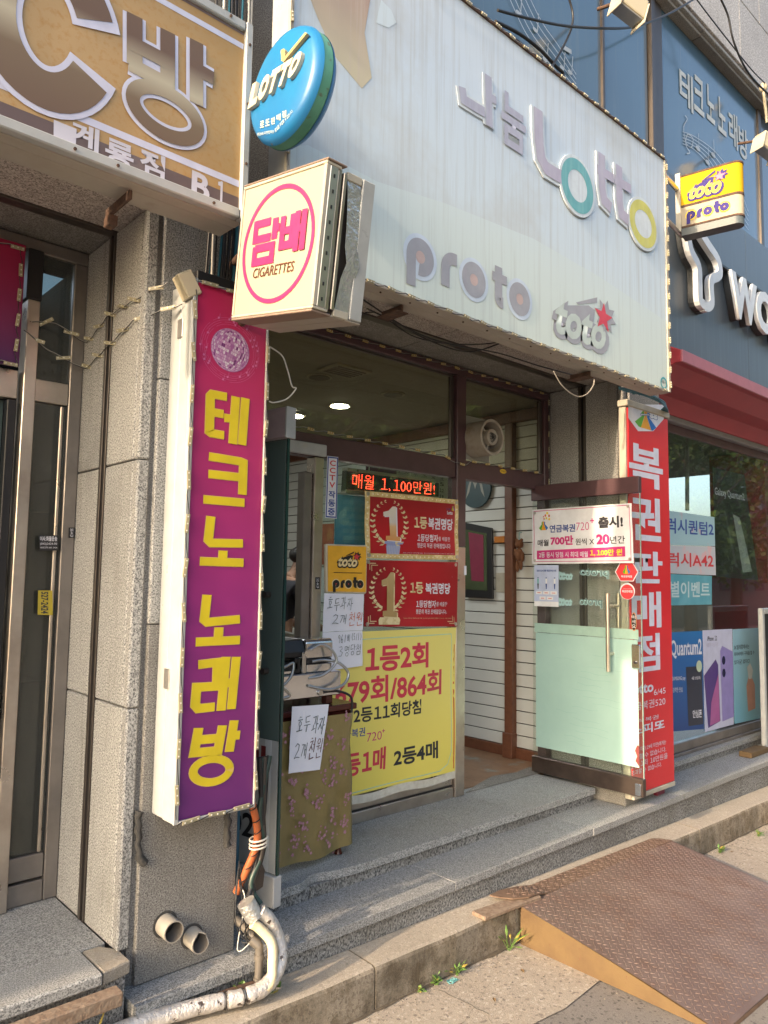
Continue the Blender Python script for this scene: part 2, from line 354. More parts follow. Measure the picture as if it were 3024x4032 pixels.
def stroke(b, pts, wd, f, mat, h=.001, closed=False, depth=0, az=1.0):
    """thick polyline in (s,t) with mitred corners; wd in world metres; az > 1 makes level strokes thinner"""
    P = [f(s, t, h) for s, t in pts]; n = f.n; N = len(P); L = []; Rr = []
    if az != 1: P = [Vector((p.x, p.y, p.z*az)) for p in P]
    for i in range(N):
        d0 = (P[i]-P[i-1]).normalized() if (closed or i > 0) else None
        d1 = (P[(i+1) % N]-P[i]).normalized() if (closed or i < N-1) else None
        d0 = d0 or d1; d1 = d1 or d0
        t = (d0+d1); t = t.normalized() if t.length > 1e-4 else d0
        k = 1/max(.55, t.dot(d1)); q = n.cross(t)*wd/2*k; L.append(P[i]+q); Rr.append(P[i]-q)
    if az != 1:
        L = [Vector((p.x, p.y, p.z/az)) for p in L]; Rr = [Vector((p.x, p.y, p.z/az)) for p in Rr]
    K = N if closed else N-1
    vs = L+Rr; b.add(vs, [(i, (i+1) % N, N+(i+1) % N, N+i) for i in range(K)], mat)
    if depth:
        o = n*(-depth); vs = L+Rr+[p+o for p in L]+[p+o for p in Rr]; fs = []
        for i in range(K):
            j = (i+1) % N; fs += [(i, j, 2*N+j, 2*N+i), (N+j, N+i, 3*N+i, 3*N+j)]
        if not closed: fs += [(0, N, 3*N, 2*N), (N-1, 2*N-1, 4*N-1, 3*N-1)]
        b.add(vs, fs, mat)
    return b
UNIT = lambda q: quadmap(q)
def T(body, u0, u1, vt, vb, ax, val, mat, parent, **k):
    return txt(body, quadmap(rect(u0, u1, vt, vb, ax, val)), 0, 0, 1, 1, mat, parent, **k)

# ================================================================== GROUND, KERB, STEPS
SL = -.021
gz = lambda x: SL*(x-2.1); kz = lambda x: .167+SL*(x-2.1)
def sheet(name, x0, x1, y0, y1, dz, mat, nx=1):
    b = MB(); vs = [(x0, y0, gz(x0)+dz), (x1, y0, gz(x1)+dz), (x1, y1, gz(x1)+dz), (x0, y1, gz(x0)+dz)]
    b.add(vs, [(0, 1, 2, 3)], mat); return tag(b.build(name), kind='structure')
sheet('road', -60, 60, -60, 6, -.006, asphalt)
b = MB(); N = 60; vs = []   # worn concrete strip with a ragged front edge
for i in range(N+1):
    x = -6+i*.3; j = 1.855+.02*math.sin(i*1.7)+.012*math.sin(i*4.1); vs += [(x, j, gz(x)), (x, 2.32, gz(x))]
b.add(vs, [(2*i, 2*i+2, 2*i+3, 2*i+1) for i in range(N)], apron); tag(b.build('gutter_strip'), kind='structure')
# kerb: stones are parts
kerb = thing('kerb', None, None); kerb['kind'] = 'structure'
ks = [-5.9, -3.9, -1.9, .1, 2.093, 4.906, 6.9, 8.9, 10.9]
ks = [-5.6, -2.9, -.6, 2.093, 4.906, 7.7, 10.5]
for a, c in zip(ks, ks[1:]):
    a += .004; c -= .004; n = 12; b = MB(); pr = []
    for i in range(n+1):
        x = a+(c-a)*i/n; j = .004*math.sin(x*9)+.003*math.sin(x*23)+.003*math.sin(x*61); z = kz(x)
        pr.append([(x, 2.302+j, gz(x)-.06), (x, 2.302+j, z-.018), (x, 2.308+j, z-.006), (x, 2.322+j, z), (x, 2.469, z+.004), (x, 2.469, gz(x)-.06)])
    vs = [p for q in pr for p in q]
    for i in range(n):
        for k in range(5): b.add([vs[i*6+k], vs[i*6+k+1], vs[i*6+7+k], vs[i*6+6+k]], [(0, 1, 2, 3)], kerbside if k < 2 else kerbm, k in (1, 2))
    b.add(pr[0], [range(6)], kerbside); b.add(pr[-1], [range(6)], kerbside)
    b.build('kerb_stone', kerb)
steps = thing('entrance_steps', None, None); steps['kind'] = 'structure'
def steprow(xs, y0, y1, ztop, th, mat, name='step_slab'):
    for a, c in zip(xs, xs[1:]): box(name, a+.0006, c-.0006, y0+rnd.uniform(-.003, .003), y1, ztop-th, ztop+rnd.uniform(-.001, .001), mat, steps, .0012)
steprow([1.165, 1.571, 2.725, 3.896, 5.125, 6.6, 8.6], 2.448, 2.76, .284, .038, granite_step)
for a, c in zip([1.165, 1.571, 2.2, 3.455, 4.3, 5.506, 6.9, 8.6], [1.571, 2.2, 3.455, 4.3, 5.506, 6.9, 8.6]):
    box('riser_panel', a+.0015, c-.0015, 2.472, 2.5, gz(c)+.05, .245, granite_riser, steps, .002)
# upper step with the chipped front edge
def chip_slab(a, c, notch):
    pts = [(a+.0006, 2.722)]
    if notch:
        for x, y in ((2.03, 2.722), (2.075, 2.742), (2.10, 2.760), (2.155, 2.768), (2.19, 2.752), (2.25, 2.735), (2.34, 2.723)): pts.append((x, y))
    pts += [(c-.0006, 2.722), (c-.0006, 3.24), (a+.0006, 3.24)]
    MB().prism([(x, y, .336) for x, y in pts], (0, 0, .038), granite_step).build('step_slab', steps, .0012)
chip_slab(1.62, 1.98, False); chip_slab(1.98, 3.156, True); chip_slab(3.156, 4.36, False)
chip_slab(4.99, 6.9, False); chip_slab(6.9, 8.6, False)
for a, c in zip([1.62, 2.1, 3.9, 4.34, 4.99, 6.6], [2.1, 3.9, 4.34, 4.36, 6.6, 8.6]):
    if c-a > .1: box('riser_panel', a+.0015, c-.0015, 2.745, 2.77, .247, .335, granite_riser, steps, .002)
box('step_core', 1.17, 8.6, 2.505, 2.75, -.2, .245, granite_dk, steps, 0); box('step_core', 1.62, 8.6, 2.775, 3.23, -.2, .335, granite_dk, steps, 0)
# raised landing of the neighbouring entrance on the left
land = thing('left_landing', None, None); land['kind'] = 'structure'
for a, c in ((-1.9, -.4), (-.4, .55), (.55, 1.06)): box('landing_slab', a+.002, c-.002, 2.462, 2.66, .38, .42, granite_step, land, .006)
MB().prism([(1.063, 2.47, .375), (1.165, 2.50, .37), (1.165, 2.60, .37), (1.12, 2.655, .375), (1.063, 2.655, .375)], (0, 0, .042), kerbm).build('mortar_patch', land, .004)
for a, c in ((-1.9, .2), (.2, 1.148)): box('landing_slab', a+.002, c-.002, 2.664, 3.22, .38, .417, granite_step, land, .003)
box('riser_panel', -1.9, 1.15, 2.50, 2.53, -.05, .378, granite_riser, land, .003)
box('landing_core', -1.9, 1.14, 2.535, 3.2, -.1, .378, granite_dk, land, 0)
o = box('timber_beam', -1.2, 1.10, 2.40, 2.455, .33, .375, plank, None, .004); tag(o, 'long weathered timber beam fixed below the granite landing at lower left', 'beam')
b = MB(); b.box(1.2, 1.60, 2.50, 2.56, .19, .235, granite_step); o = b.build('drain_slab', None, .004); tag(o, 'narrow pale stone slab behind the foil wrapped pipe', 'stone slab')

# ================================================================== BUILDING SHELL (pillars, soffit, upper floor)
bld = thing('shop_building', 'granite clad commercial building with blue film upper windows above the lottery shop', 'building')
def pillar(x0, x1, zb, right=False):
    box('pillar_core', x0+.03, x1-.03, 2.605, 3.3, zb-.2, 4.4, granite_dk, bld, 0)
    zs = [zb, 1.227, 2.114, 3.06] if not right else [zb, 1.0, 2.0, 3.06]
    for a, c in zip(zs, zs[1:]):
        box('granite_panel', x0, x0+.028, 2.622, 2.866, a+.003, c-.003, granite, bld, .004)
        box('granite_panel', x0, x0+.028, 2.924, 3.16, a+.003, c-.003, granite, bld, .004)
        box('granite_panel', x0, x0+.045, 2.578, 2.619, a+.002, c-.002, granite, bld, .006)
    MB().box(x0+.016, x0+.027, 2.868, 2.922, zb, 3.058, strip_blk).build('metal_strip', bld)
    box('metal_strip', x0-.004, x0+.014, 2.868, 2.882, zb, 3.058, strip_dk, bld, .001)
    box('metal_strip', x0-.006, x0+.014, 2.900, 2.921, zb, 3.058, strip_dk, bld, .001)
    zf = [.284, 1.52, 2.42, 3.06]
    for i, (a, c) in enumerate(zip(zf, zf[1:])):
        box('granite_panel', x0+.063, x1, 2.565, 2.6, a+.002, c-.002, granite_dk if i == 0 and not right else granite, bld, .003)
        box('granite_panel', x1-.028, x1, 2.603, 3.16, a+.002, c-.002, granite, bld, .003)
pillar(1.15, 1.605, .41); pillar(4.51, 4.985, .374, True); pillar(-2.4, -1.95, .41)
box('pillar_core', 1.19, 1.213, 2.59, 2.64, .28, 3.06, granite_dk, bld, 0)
box('plinth_block', 4.42, 4.60, 2.545, 2.90, .284, .372, granite_dk, bld, .006)
nbx = thing('sun_blocking_building', 'added plain building outside the frame at left, blocking sun from the entrance', 'building', (-6, 2.4, 0))  # unseen block added to keep sun off the left reveal and pillar
box('wall', -10, -2.62, 2.36, 6, -.1, 7, M('beige_wall', (.36, .33, .28), .9), nbx, 0)
for k_ in range(3): box('window', -9.4+k_*2.2, -8+k_*2.2, 2.35, 2.358, 3.6, 5.0, M('plain_window', (.05, .06, .07), .15), nbx, 0)
# soffit over the recess: two granite bands with the dark strip between
for xa, xb in ((-1.95, 1.18), (1.605, 3.0), (3.0, 4.54)):
    box('soffit_panel', xa+.003, xb-.003, 2.578, 2.866, 3.062, 3.09, granite_pink, bld, .003)
    box('soffit_panel', xa+.003, xb-.003, 2.924, 3.3, 3.062, 3.09, granite_dk, bld, .003)  # inner band in darker granite, its shade put into the colour
box('metal_strip', -1.95, 4.54, 2.868, 2.922, 3.055, 3.08, strip_dk, bld, .001)
box('wall', -2.6, 9.5, 2.585, 3.6, 3.095, 4.38, granite_dk, bld, 0)
# upper windows
blue = gradz('blue_window_film', [(0, (.05, .085, .12)), (.5, (.07, .13, .19)), (1, (.055, .115, .18))], 4.3, 6.2, .14, streak=((.10, .15, .19), .55, .8), spec=.8)
greyf = gradz('grey_window_film', [(0, (.06, .065, .07)), (1, (.055, .075, .095))], 4.3, 6.1, .16, streak=((.11, .12, .12), .55, .8), spec=.8)
def WX(u, v, y): return W(u, v, 'y', y).x
xm1, xm2a, xm2b, xm3 = WX(2378, 200, 2.6), WX(2556, 200, 2.6), WX(2612, 200, 2.6), WX(2998, 700, 2.6)
for a, c, mm in ((.9, 2.6, blue), (2.62, xm1-.012, blue), (xm1+.012, xm2a, blue), (xm2b, xm3-.02, blue), (xm3+.02, 9.5, greyf)):
    box('window_pane', a, c, 2.62, 2.632, 4.42, 6.13, mm, bld, 0)
for a, c, y in ((2.585, 2.62, 2.60), (xm1-.014, xm1+.014, 2.600), (xm2a+.02, xm2a+.075, 2.588), (xm2a+.1, xm2b-.005, 2.606), (xm3-.03, xm3+.03, 2.60)):
    box('window_mullion', a, c, y, 2.66, 4.40, 6.13, strip_dk, bld, .003)
box('window_mullion', xm2a, xm2b, 2.625, 2.66, 4.4, 6.13, strip_blk, bld, 0)
box('window_sill', .9, 9.5, 2.56, 2.66, 4.384, 4.418, alu_dk, bld, .004)
box('wall', .9, 9.5, 2.665, 3.6, 4.38, 8.0, granite_dk, bld, 0)
box('wall', -2.6, .88, 2.62, 3.6, 4.38, 8.0, granite_dk, bld, 0)
for a, c in zip([.9, 3.3, 5.75, 8.2], [3.3, 5.75, 8.2, 9.5]):
    box('cornice_slab', a+.004, c-.004, 2.545, 2.66, 6.135, 6.165, granite_dk, bld, .004)
    box('cornice_slab', a+.004, c-.004, 2.515, 2.60, 6.168, 6.20, granite, bld, .004)
for j in range(4):
    z = 6.205+j*.62
    for i in range(10):
        x = .9+(j % 2)*.45+i*.92; box('granite_tile', x+.004, x+.916, 2.50, 2.53, z+.004, z+.614, granite_up, bld, .003)
box('tile_backing', .9, 9.6, 2.532, 2.66, 6.202, 8.6, granite_dk, bld, 0)
# prints on the upper windows
f = quadmap(rect(2000, 2300, 0, 400, 'y', 2.612)); ghost = M('ghost_white_print', (.36, .42, .48), .4); ghost2 = M('white_window_print', (.50, .53, .52), .4, var=(12, (.40, .43, .43), .4, .7))
def PXF(ax, val, u0, u1, v0, v1):   # pixel -> (s,t) of a rect map, for tracing flat prints
    q = rect(u0, u1, v0, v1, ax, val); f = quadmap(q)
    ex = q[1]-q[0]; ey = q[3]-q[0]
    def st(u, v):
        p = W(u, v, ax, val)-q[0]; return (p.dot(ex)/ex.length_squared, p.dot(ey)/ey.length_squared)
    return f, st
f, st = PXF('y', 2.612, 2000, 2300, 0, 400)
b = MB()
for k in range(5):
    o_ = k*17; b_pts = smooth_path([(*st(2000+o_*1.15, -20-o_*.05), 0), (*st(2070+o_*.95, 130-o_*.6), 0), (*st(2150+o_*.75, 235-o_*.75), 0), (*st(2268, 368-o_*1.1), 0)], 6)
    stroke(b, [(p[0], p[1]) for p in b_pts], .0065, f, ghost)
for (u, v) in ((2040, 50), (2107, 118), (2145, 235), (2212, 268), (2243, 285)):
    c = st(u, v); b.add([f(*p, .0012) for p in ring_pts(c, (.03, .022), 14)[:-1]], [list(range(14))], ghost)
    stroke(b, [(c[0]+.028, c[1]), (c[0]+.045, c[1]-.2)], .007, f, ghost)
stroke(b, [st(2216, 185), st(2250, 205)], .03, f, ghost)
b.build('music_note_print', bld)
for ch, u0, u1, vt, vb in (('테', 2674, 2727, 253, 398), ('크', 2730, 2770, 286, 425), ('노', 2780, 2812, 324, 462), ('노', 2825, 2857, 374, 508), ('래', 2868, 2902, 426, 560), ('방', 2907, 2943, 486, 606)):
    T(ch, u0, u1, vt, vb, 'y', 2.616, ghost2, bld, off=.02)
f, st = PXF('y', 2.614, 2680, 2960, 440, 960); b = MB()
for k in range(5):
    o_ = k*13; stroke(b, [(p[0], p[1]) for p in smooth_path([(*st(2688, 566-o_*.9), 0), (*st(2735, 590-o_), 0), (*st(2790+o_*.5, 650-o_), 0), (*st(2850+o_*.9, 760-o_), 0), (*st(2946, 905-o_*1.4), 0)], 6)], .006, f, ghost)
stroke(b, [(p[0], p[1]) for p in smooth_path([(*st(u, v), 0) for u, v in ((2697, 455), (2706, 470), (2692, 500), (2700, 560), (2722, 580), (2728, 545), (2706, 530), (2700, 570), (2716, 600), (2704, 605))], 5)], .009, f, ghost)
for u, v in ((2752, 585), (2790, 640), (2812, 610)): stroke(b, [st(u, v), st(u-2, v-60)], .006, f, ghost); c = st(u-4, v); b.add([f(*p, .0012) for p in ring_pts(c, (.03, .018), 12)[:-1]], [list(range(12))], ghost)
b.build('music_note_print', bld)

# ================================================================== SHOPFRONT (frames, glass) and interior room
YF = 3.165
front = thing('shopfront', 'maroon brown framed glass shopfront of the lottery shop above the steps', 'shopfront', (3.0, YF, .374))
def fr(name, x0, x1, z0, z1, mat, y0=YF, y1=YF+.07, bv=.004): return box(name, x0, x1, y0, y1, z0, z1, mat, front, bv)
fr('frame_rail', 1.608, 4.507, 3.0, 3.055, maroon); fr('transom', 1.608, 3.497, 2.335, 2.455, maroon); fr('transom', 3.589, 4.443, 2.335, 2.455, maroon)
fr('frame_post', 3.50, 3.586, 1.9, 2.998, maroon, YF-.012); fr('frame_post', 3.50, 3.586, .374, 1.898, alu, YF-.012)
fr('frame_post', 4.446, 4.507, .374, 2.998, maroon); fr('frame_post', 1.608, 1.66, .374, 2.998, maroon)
fr('frame_post', 2.385, 2.446, .374, 2.333, alu, YF-.008); fr('frame_post', 2.330, 2.383, .374, 2.25, alu_dk, YF+.01)
fr('door_header', 1.95, 2.446, 2.336, 2.40, white_metal, YF-.03, YF-.006); 
fr('bottom_rail', 2.449, 3.497, .374, .435, alu); fr('bottom_rail', 2.449, 3.497, .447, .552, alu, YF+.006); fr('glazing_bead', 2.449, 3.497, .555, .575, white_metal, YF+.012, YF+.03)
box('threshold', 2.449, 3.497, YF+.01, YF+.05, .435, .447, strip_blk, front, 0)
for a, c in ((1.663, 3.497), (3.589, 4.443)):
    g = fr('glass_pane', a, c, 2.458, 2.997, glass_up, YF+.03, YF+.036, 0)
    fr('glazing_bead', a, c, 2.98, 2.998, strip_dk, YF+.02, YF+.028); fr('glazing_bead', a, a+.015, 2.46, 2.978, alu_dk, YF+.02, YF+.028); fr('glazing_bead', c-.035, c, 2.46, 2.978, strip_dk, YF+.015, YF+.028)
fr('glass_pane', 2.449, 3.497, .576, 2.333, glass, YF+.03, YF+.036, 0)
# interior
room = thing('shop_interior', 'bright lottery shop interior with white slatwall seen through the doorway', 'room', (3.2, 5, .374))
box('room_floor', 1.66, 4.62, 3.236, 7.4, .30, .376, floorw, room, 0)
for i in range(9): box('floor_board', 2.45+i*.24, 2.448+.24*(i+1), 3.24, 4.9, .3762, .3785, floorw, room, .0015)
MB().prism([(3.62, 3.17, .376), (4.44, 3.17, .376), (4.44, 3.30, .376), (4.25, 3.27, .376), (4.05, 3.31, .376), (3.9, 3.27, .376), (3.75, 3.22, .376)], (0, 0, .0065), granite_dk).build('threshold_slab', room)
box('ceiling', 1.6, 4.62, 3.236, 7.4, 3.0, 3.05, ceilm, room, 0)
box('back_wall', 1.55, 4.8, 7.4, 7.5, .3, 3.05, wallm, room, 0); box('side_wall', 1.5, 1.6, 3.3, 7.5, .3, 3.05, wallm, room, 0)
box('slatwall_backing', 4.612, 4.70, 3.236, 7.4, .3, 3.0, strip_dk, room, 0)
z = .46
while z < 2.95:
    for ya, yb in ((3.24, 3.535), (3.615, 7.4)): box('slat', 4.598, 4.612, ya, yb, z, z+.082, slatw, room, .002)
    z += .0895
box('skirting', 4.585, 4.611, 3.24, 3.53, .378, .455, wood, room, .003); box('skirting', 4.585, 4.611, 3.62, 7.4, .378, .455, wood, room, .003)
box('wooden_post', 4.55, 4.611, 3.537, 3.612, .378, 2.90, wood, room, .004); box('wooden_post', 4.535, 4.611, 3.53, 3.62, .379, .56, wood, room, .004)
box('wooden_rail', 4.55, 4.611, 3.24, 7.4, 2.902, 2.985, wood, room, .003)
lampm = emis('downlight_lit', (.97, 1, .95), 55)
for (x, y, lit) in ((3.5, 4.92, 1), (3.53, 4.38, 1), (2.92, 3.84, 0), (3.57, 3.83, 0), (2.2, 4.9, 1), (2.3, 6.2, 1)):
    t = thing('ceiling_downlight', ('lit ' if lit else 'unlit ')+('round downlight in shop ceiling' if not (x == 3.5) else 'round downlight farther back in ceiling')+(' near the window, '+('left' if x < 3 else 'right')+' one' if not lit else (' nearer the glass' if x == 3.53 else (' over the counter' if y < 5 and x < 3 else (' at the very back of the room' if y > 6 else '')))), 'ceiling light', (x, y, 3.0), 'recessed downlights in the shop ceiling')
    b = MB(); b.tube([(x, y, 2.999), (x, y, 2.992)], .085, cream_metal, 28); b.build('trim_ring', t)
    b = MB(); b.tube([(x, y, 2.992), (x, y, 2.989)], .068, lampm if lit else strip_dk, 28); b.build('lens', t)
t = thing('ceiling_vent', 'square ceiling vent grille behind the upper window glass', 'vent', (2.93, 3.59, 3.0))
box('vent_frame', 2.79, 3.07, 3.49, 3.70, 2.985, 2.999, cream_metal, t, .003)
for k in range(5): box('louvre', 2.82, 3.04, 3.515+k*.035, 3.53+k*.035, 2.978, 2.984, alu_dk, t, 0)
# counter and machines inside (seen in the left doorway)
t = thing('sales_counter', 'dark blue sales counter inside behind the left doorway', 'counter', (3.0, 4.3, .376))
navy = M('navy_laminate', (.03, .05, .16), .4); box('counter_top', 2.5, 3.3, 4.1, 4.6, 1.10, 1.14, navy, t); box('counter_body', 2.55, 3.27, 4.15, 4.55, .378, 1.098, M('grey_laminate', (.25, .24, .25), .5), t)
b = MB(); b.prism([(2.62, 4.12, 1.142), (3.02, 4.12, 1.142), (3.06, 4.12, 1.30), (2.66, 4.12, 1.40)], (0, .32, 0), M('grey_plastic', (.32, .31, .30), .5)); o = b.build('ticket_machine', None, .01); tag(o, 'grey wedge shaped ticket machine with dark top on the sales counter', 'ticket machine')
t = thing('notice_rack', 'orange notice sheet and paper slips pinned on the slatwall at the back', 'notice', (4.59, 6.1, 2.0))
box('notice_sheet', 4.585, 4.592, 5.75, 6.1, 1.82, 2.22, M('orange_paper', (.48, .12, .07), .7), t, 0)
for k in range(4): box('paper_slip', 4.584, 4.59, 5.7+k*.16, 5.8+k*.16, 1.45, 1.78, paper, t, 0)
# person bending over the counter
def skinned(name, verts, edges, radii, mat, parent, sub=2, root=0):
    me = bpy.data.meshes.new(name); me.from_pydata(verts, edges, []); o = bpy.data.objects.new(name, me); COL.objects.link(o)
    sk = o.modifiers.new('s', 'SKIN'); d = me.skin_vertices[0].data
    for i, r in enumerate(radii): d[i].radius = r if isinstance(r, tuple) else (r, r); d[i].use_root = (i == root)
    s2 = o.modifiers.new('u', 'SUBSURF'); s2.levels = sub; s2.render_levels = sub
    m2 = bpy.data.meshes.new_from_object(o.evaluated_get(bpy.context.evaluated_depsgraph_get())); bpy.data.objects.remove(o)
    m2.materials.clear(); m2.materials.append(mat)
    for p in m2.polygons: p.use_smooth = True
    return link(name, m2, parent)
PX, PY = 3.42, 4.98
t = thing('person', 'person with short black hair, dark T-shirt and white mask bending over behind the counter', 'person', (PX, PY, .376))
o_ = lambda x, y, z: (PX+x, PY+y, .376+z)
V = [o_(0, 0, .86), o_(.02, 0, 1.02), o_(.07, 0, 1.20), o_(.12, 0, 1.30), o_(.17, -.01, 1.37), o_(.215, -.015, 1.42), o_(.235, -.015, 1.475),
     o_(.08, -.15, 1.25), o_(.14, -.19, 1.05), o_(.30, -.16, .92), o_(.36, -.14, .90), o_(.08, .15, 1.25), o_(.14, .19, 1.05), o_(.30, .16, .92), o_(.36, .14, .90),
     o_(0, -.09, .80), o_(.01, -.10, .45), o_(-.01, -.10, .06), o_(.10, -.10, .03), o_(0, .09, .80), o_(.01, .10, .45), o_(-.01, .10, .06), o_(.10, .10, .03)]
E_ = [(0, 1), (1, 2), (2, 3), (3, 4), (4, 5), (5, 6), (2, 7), (7, 8), (8, 9), (9, 10), (2, 11), (11, 12), (12, 13), (13, 14), (0, 15), (15, 16), (16, 17), (17, 18), (0, 19), (19, 20), (20, 21), (21, 22)]
rad = [(.12, .10), (.115, .09), (.13, .10), .06, .05, (.082, .075), (.078, .07), .055, .04, .028, .03, .055, .04, .028, .03, .075, .055, .038, .035, .075, .055, .038, .035]
skinned('body', V, E_, rad, skin, t)
V2 = [o_(-.005, 0, .84), o_(.015, 0, 1.02), o_(.07, 0, 1.19), o_(.105, 0, 1.27), o_(.08, -.155, 1.245), o_(.115, -.178, 1.12), o_(.08, .155, 1.245), o_(.115, .178, 1.12)]
skinned('shirt', V2, [(0, 1), (1, 2), (2, 3), (2, 4), (4, 5), (2, 6), (6, 7)], [(.135, .115), (.13, .105), (.145, .115), .075, .068, .055, .068, .055], shirtm, t)
V3 = [o_(0, 0, .87), o_(0, -.09, .79), o_(.01, -.10, .45), o_(-.01, -.10, .10), o_(0, .09, .79), o_(.01, .10, .45), o_(-.01, .10, .10)]
skinned('trousers', V3, [(0, 1), (1, 2), (2, 3), (0, 4), (4, 5), (5, 6)], [.125, .09, .068, .055, .09, .068, .055], M('trousers_grey', (.05, .05, .06), .8), t)
def blob(name, c, r, mat, parent, seed=0, amp=.0):
    bm = bmesh.new(); bmesh.ops.create_icosphere(bm, subdivisions=3, radius=1); q = random.Random(seed)
    for v in bm.verts:
        k = 1+q.uniform(-amp, amp); v.co = Vector((c[0]+v.co.x*r[0]*k, c[1]+v.co.y*r[1]*k, c[2]+v.co.z*r[2]*k))
    me = bpy.data.meshes.new(name); bm.to_mesh(me); bm.free(); me.materials.append(mat)
    for p in me.polygons: p.use_smooth = True
    return link(name, me, parent)
blob('hair', o_(.195, -.012, 1.495), (.088, .082, .070), hairm, t, 3, .05); blob('face_mask', o_(.275, -.02, 1.415), (.035, .055, .045), cardw, t)
blob('nose', o_(.305, -.015, 1.45), (.012, .012, .016), skin, t); blob('ear', o_(.215, -.095, 1.45), (.014, .008, .022), skin, t)
for s_ in (-1, 1): blob('eye', o_(.298, -.015+s_*.03, 1.468), (.006, .008, .006), hairm, t)
for s_ in (-1, 1):
    for k in range(5):
        y = (-.14 if s_ < 0 else .14)+(k-2)*.016; L = .055+.01*(k in (2, 3)); skinned('finger', [o_(.37, y, .90), o_(.37+L*.6, y, .897), o_(.37+L, y+(.01 if k == 0 else 0), .885)], [(0, 1), (1, 2)], [.008, .007, .006], skin, t, 1)
# things on the slatwall
t = thing('framed_mirror', 'black framed mirror with pink strip hanging on the white slatwall', 'mirror', (4.59, 3.85, 1.55))
q = [W(1836, 2058, 'x', 4.585), W(1942, 2080, 'x', 4.585), W(1946, 2358, 'x', 4.585), W(1836, 2352, 'x', 4.585)]; f = quadmap(q)
MB().slab(f, .02, black).build('frame', t, .003); MB().slab(lambda s, t_, h=0: f(.0+.82*s, .09+.80*t_, h+.0205), .002, M('mirror_green', (.10, .13, .07), .1, .3)).build('mirror_glass', t)
MB().slab(lambda s, t_, h=0: f(.16+.55*s+.1*t_*(1-s), .12+.65*t_, h+.0235), .001, M('pink_strip', (.25, .03, .07), .4)).build('pink_strip', t)
c = W(1878, 1925, 'x', 4.585); t = thing('wall_clock', 'round dark teal disc with grey winged emblem on the slatwall', 'wall sign', c)
MB().disc(c, (-1, 0, 0), .155, M('teal_disc', (.02, .055, .065), .4), 40, .02).build('disc', t)
f = quadmap([c+Vector((-.0215, .13, .13)), c+Vector((-.0215, -.13, .13)), c+Vector((-.0215, -.13, -.13)), c+Vector((-.0215, .13, -.13))])
gm = M('emblem_grey', (.30, .30, .26), .4)
poly([(.5, .52), (.45, .38), (.36, .22), (.26, .60), (.12, .80), (.22, .40), (.34, .10), (.42, .14), (.5, .34), (.58, .14), (.66, .10), (.78, .40), (.88, .80), (.74, .60), (.64, .22), (.55, .38)], f, gm, t, 'emblem')
t = thing('plush_toy', 'small brown plush toy hanging from a hook on the slatwall', 'plush toy', (4.57, 3.46, 1.78)); plm = M('brown_plush', (.20, .085, .04), .95, bmp=(90, 1)); P = Vector((4.56, 3.478, 0))
blob('head', P+Vector((0, 0, 1.965)), (.03, .034, .034), plm, t); blob('torso', P+Vector((0, 0, 1.885)), (.03, .032, .05), plm, t)
for dy, dz, q in ((.03, 1.9, .03), (-.035, 1.87, .04), (.012, 1.80, .045), (-.02, 1.81, .04)): blob('limb', P+Vector((-.006, dy, dz)), (.014, .015, q), plm, t)
for dy in (-.022, .022): blob('ear', P+Vector((0, dy, 1.995)), (.012, .012, .012), plm, t)
MB().tube([P+Vector((.03, 0, 2.055)), P+Vector((0, 0, 2.05)), P+Vector((0, 0, 1.99))], .003, tealp, 5).build('loop', t)
o = box('switch_plate', 4.59, 4.6, 3.62, 3.73, 1.60, 1.75, cream_metal, None); tag(o, 'cream switch panel low on the slatwall beside the mirror', 'switch')
o = box('orange_shelf', 4.56, 4.597, 3.62, 3.72, 1.98, 2.03, M('orange_plastic', (.5, .17, .02), .4), None); tag(o, 'small orange box clipped on slatwall right of the mirror', 'box')
# extractor fan in the upper pane
t = thing('extractor_fan', 'dusty cream extractor fan fitted in the upper glass over the doorway', 'fan', (3.70, 3.12, 2.56))
fc = Vector((3.685, 0, 2.60)); dusty = M('dusty_plastic', (.34, .31, .26), .6, dirt=(12, (.22, .17, .12), .45, .7))
MB().box(3.60, 3.85, 3.185, 3.193, 2.47, 2.755, M('clear_acrylic', (.30, .30, .27), .3)).build('mounting_plate', t)
b = MB(); N = 32
for (ya, yb, ra, rb) in ((3.18, 3.02, .115, .115), (3.02, 3.02, .115, .100), (3.02, 3.17, .100, .100)):
    vs = []
    for y, r in ((ya, ra), (yb, rb)): vs += [(fc.x+r*math.cos(2*math.pi*k/N), y, fc.z+r*math.sin(2*math.pi*k/N)) for k in range(N)]
    b.add(vs, [(k, (k+1) % N, N+(k+1) % N, N+k) for k in range(N)], dusty, True)
b.build('duct_ring', t)
MB().disc((fc.x, 3.165, fc.z), (0, -1, 0), .1, black, 28).build('dark_backing', t)
MB().disc((fc.x, 3.06, fc.z), (0, -1, 0), .052, dusty, 28, .04).build('motor_hub', t)
b = MB()
for k in range(3):
    a0 = 2*math.pi*k/3+.3
    for j in (0, 1, 2, 3):
        rr_ = .015+.010*j; cx, cz = fc.x+.045*math.cos(a0), fc.z+.045*math.sin(a0); pts = []
        for g in range(-4, 5):
            a = a0+math.pi+g*.16; pts.append((cx+rr_*math.cos(a), 3.018, cz+rr_*math.sin(a)))
        b.tube(pts, .0022, black, 4)
b.build('hub_slot', t)
for a in (.25, 2.4, 4.5): MB().tube([(fc.x+.045*math.cos(a), 3.05, fc.z+.045*math.sin(a)), (fc.x+.108*math.cos(a), 3.06, fc.z+.108*math.sin(a))], .008, dusty, 6).build('strut', t)
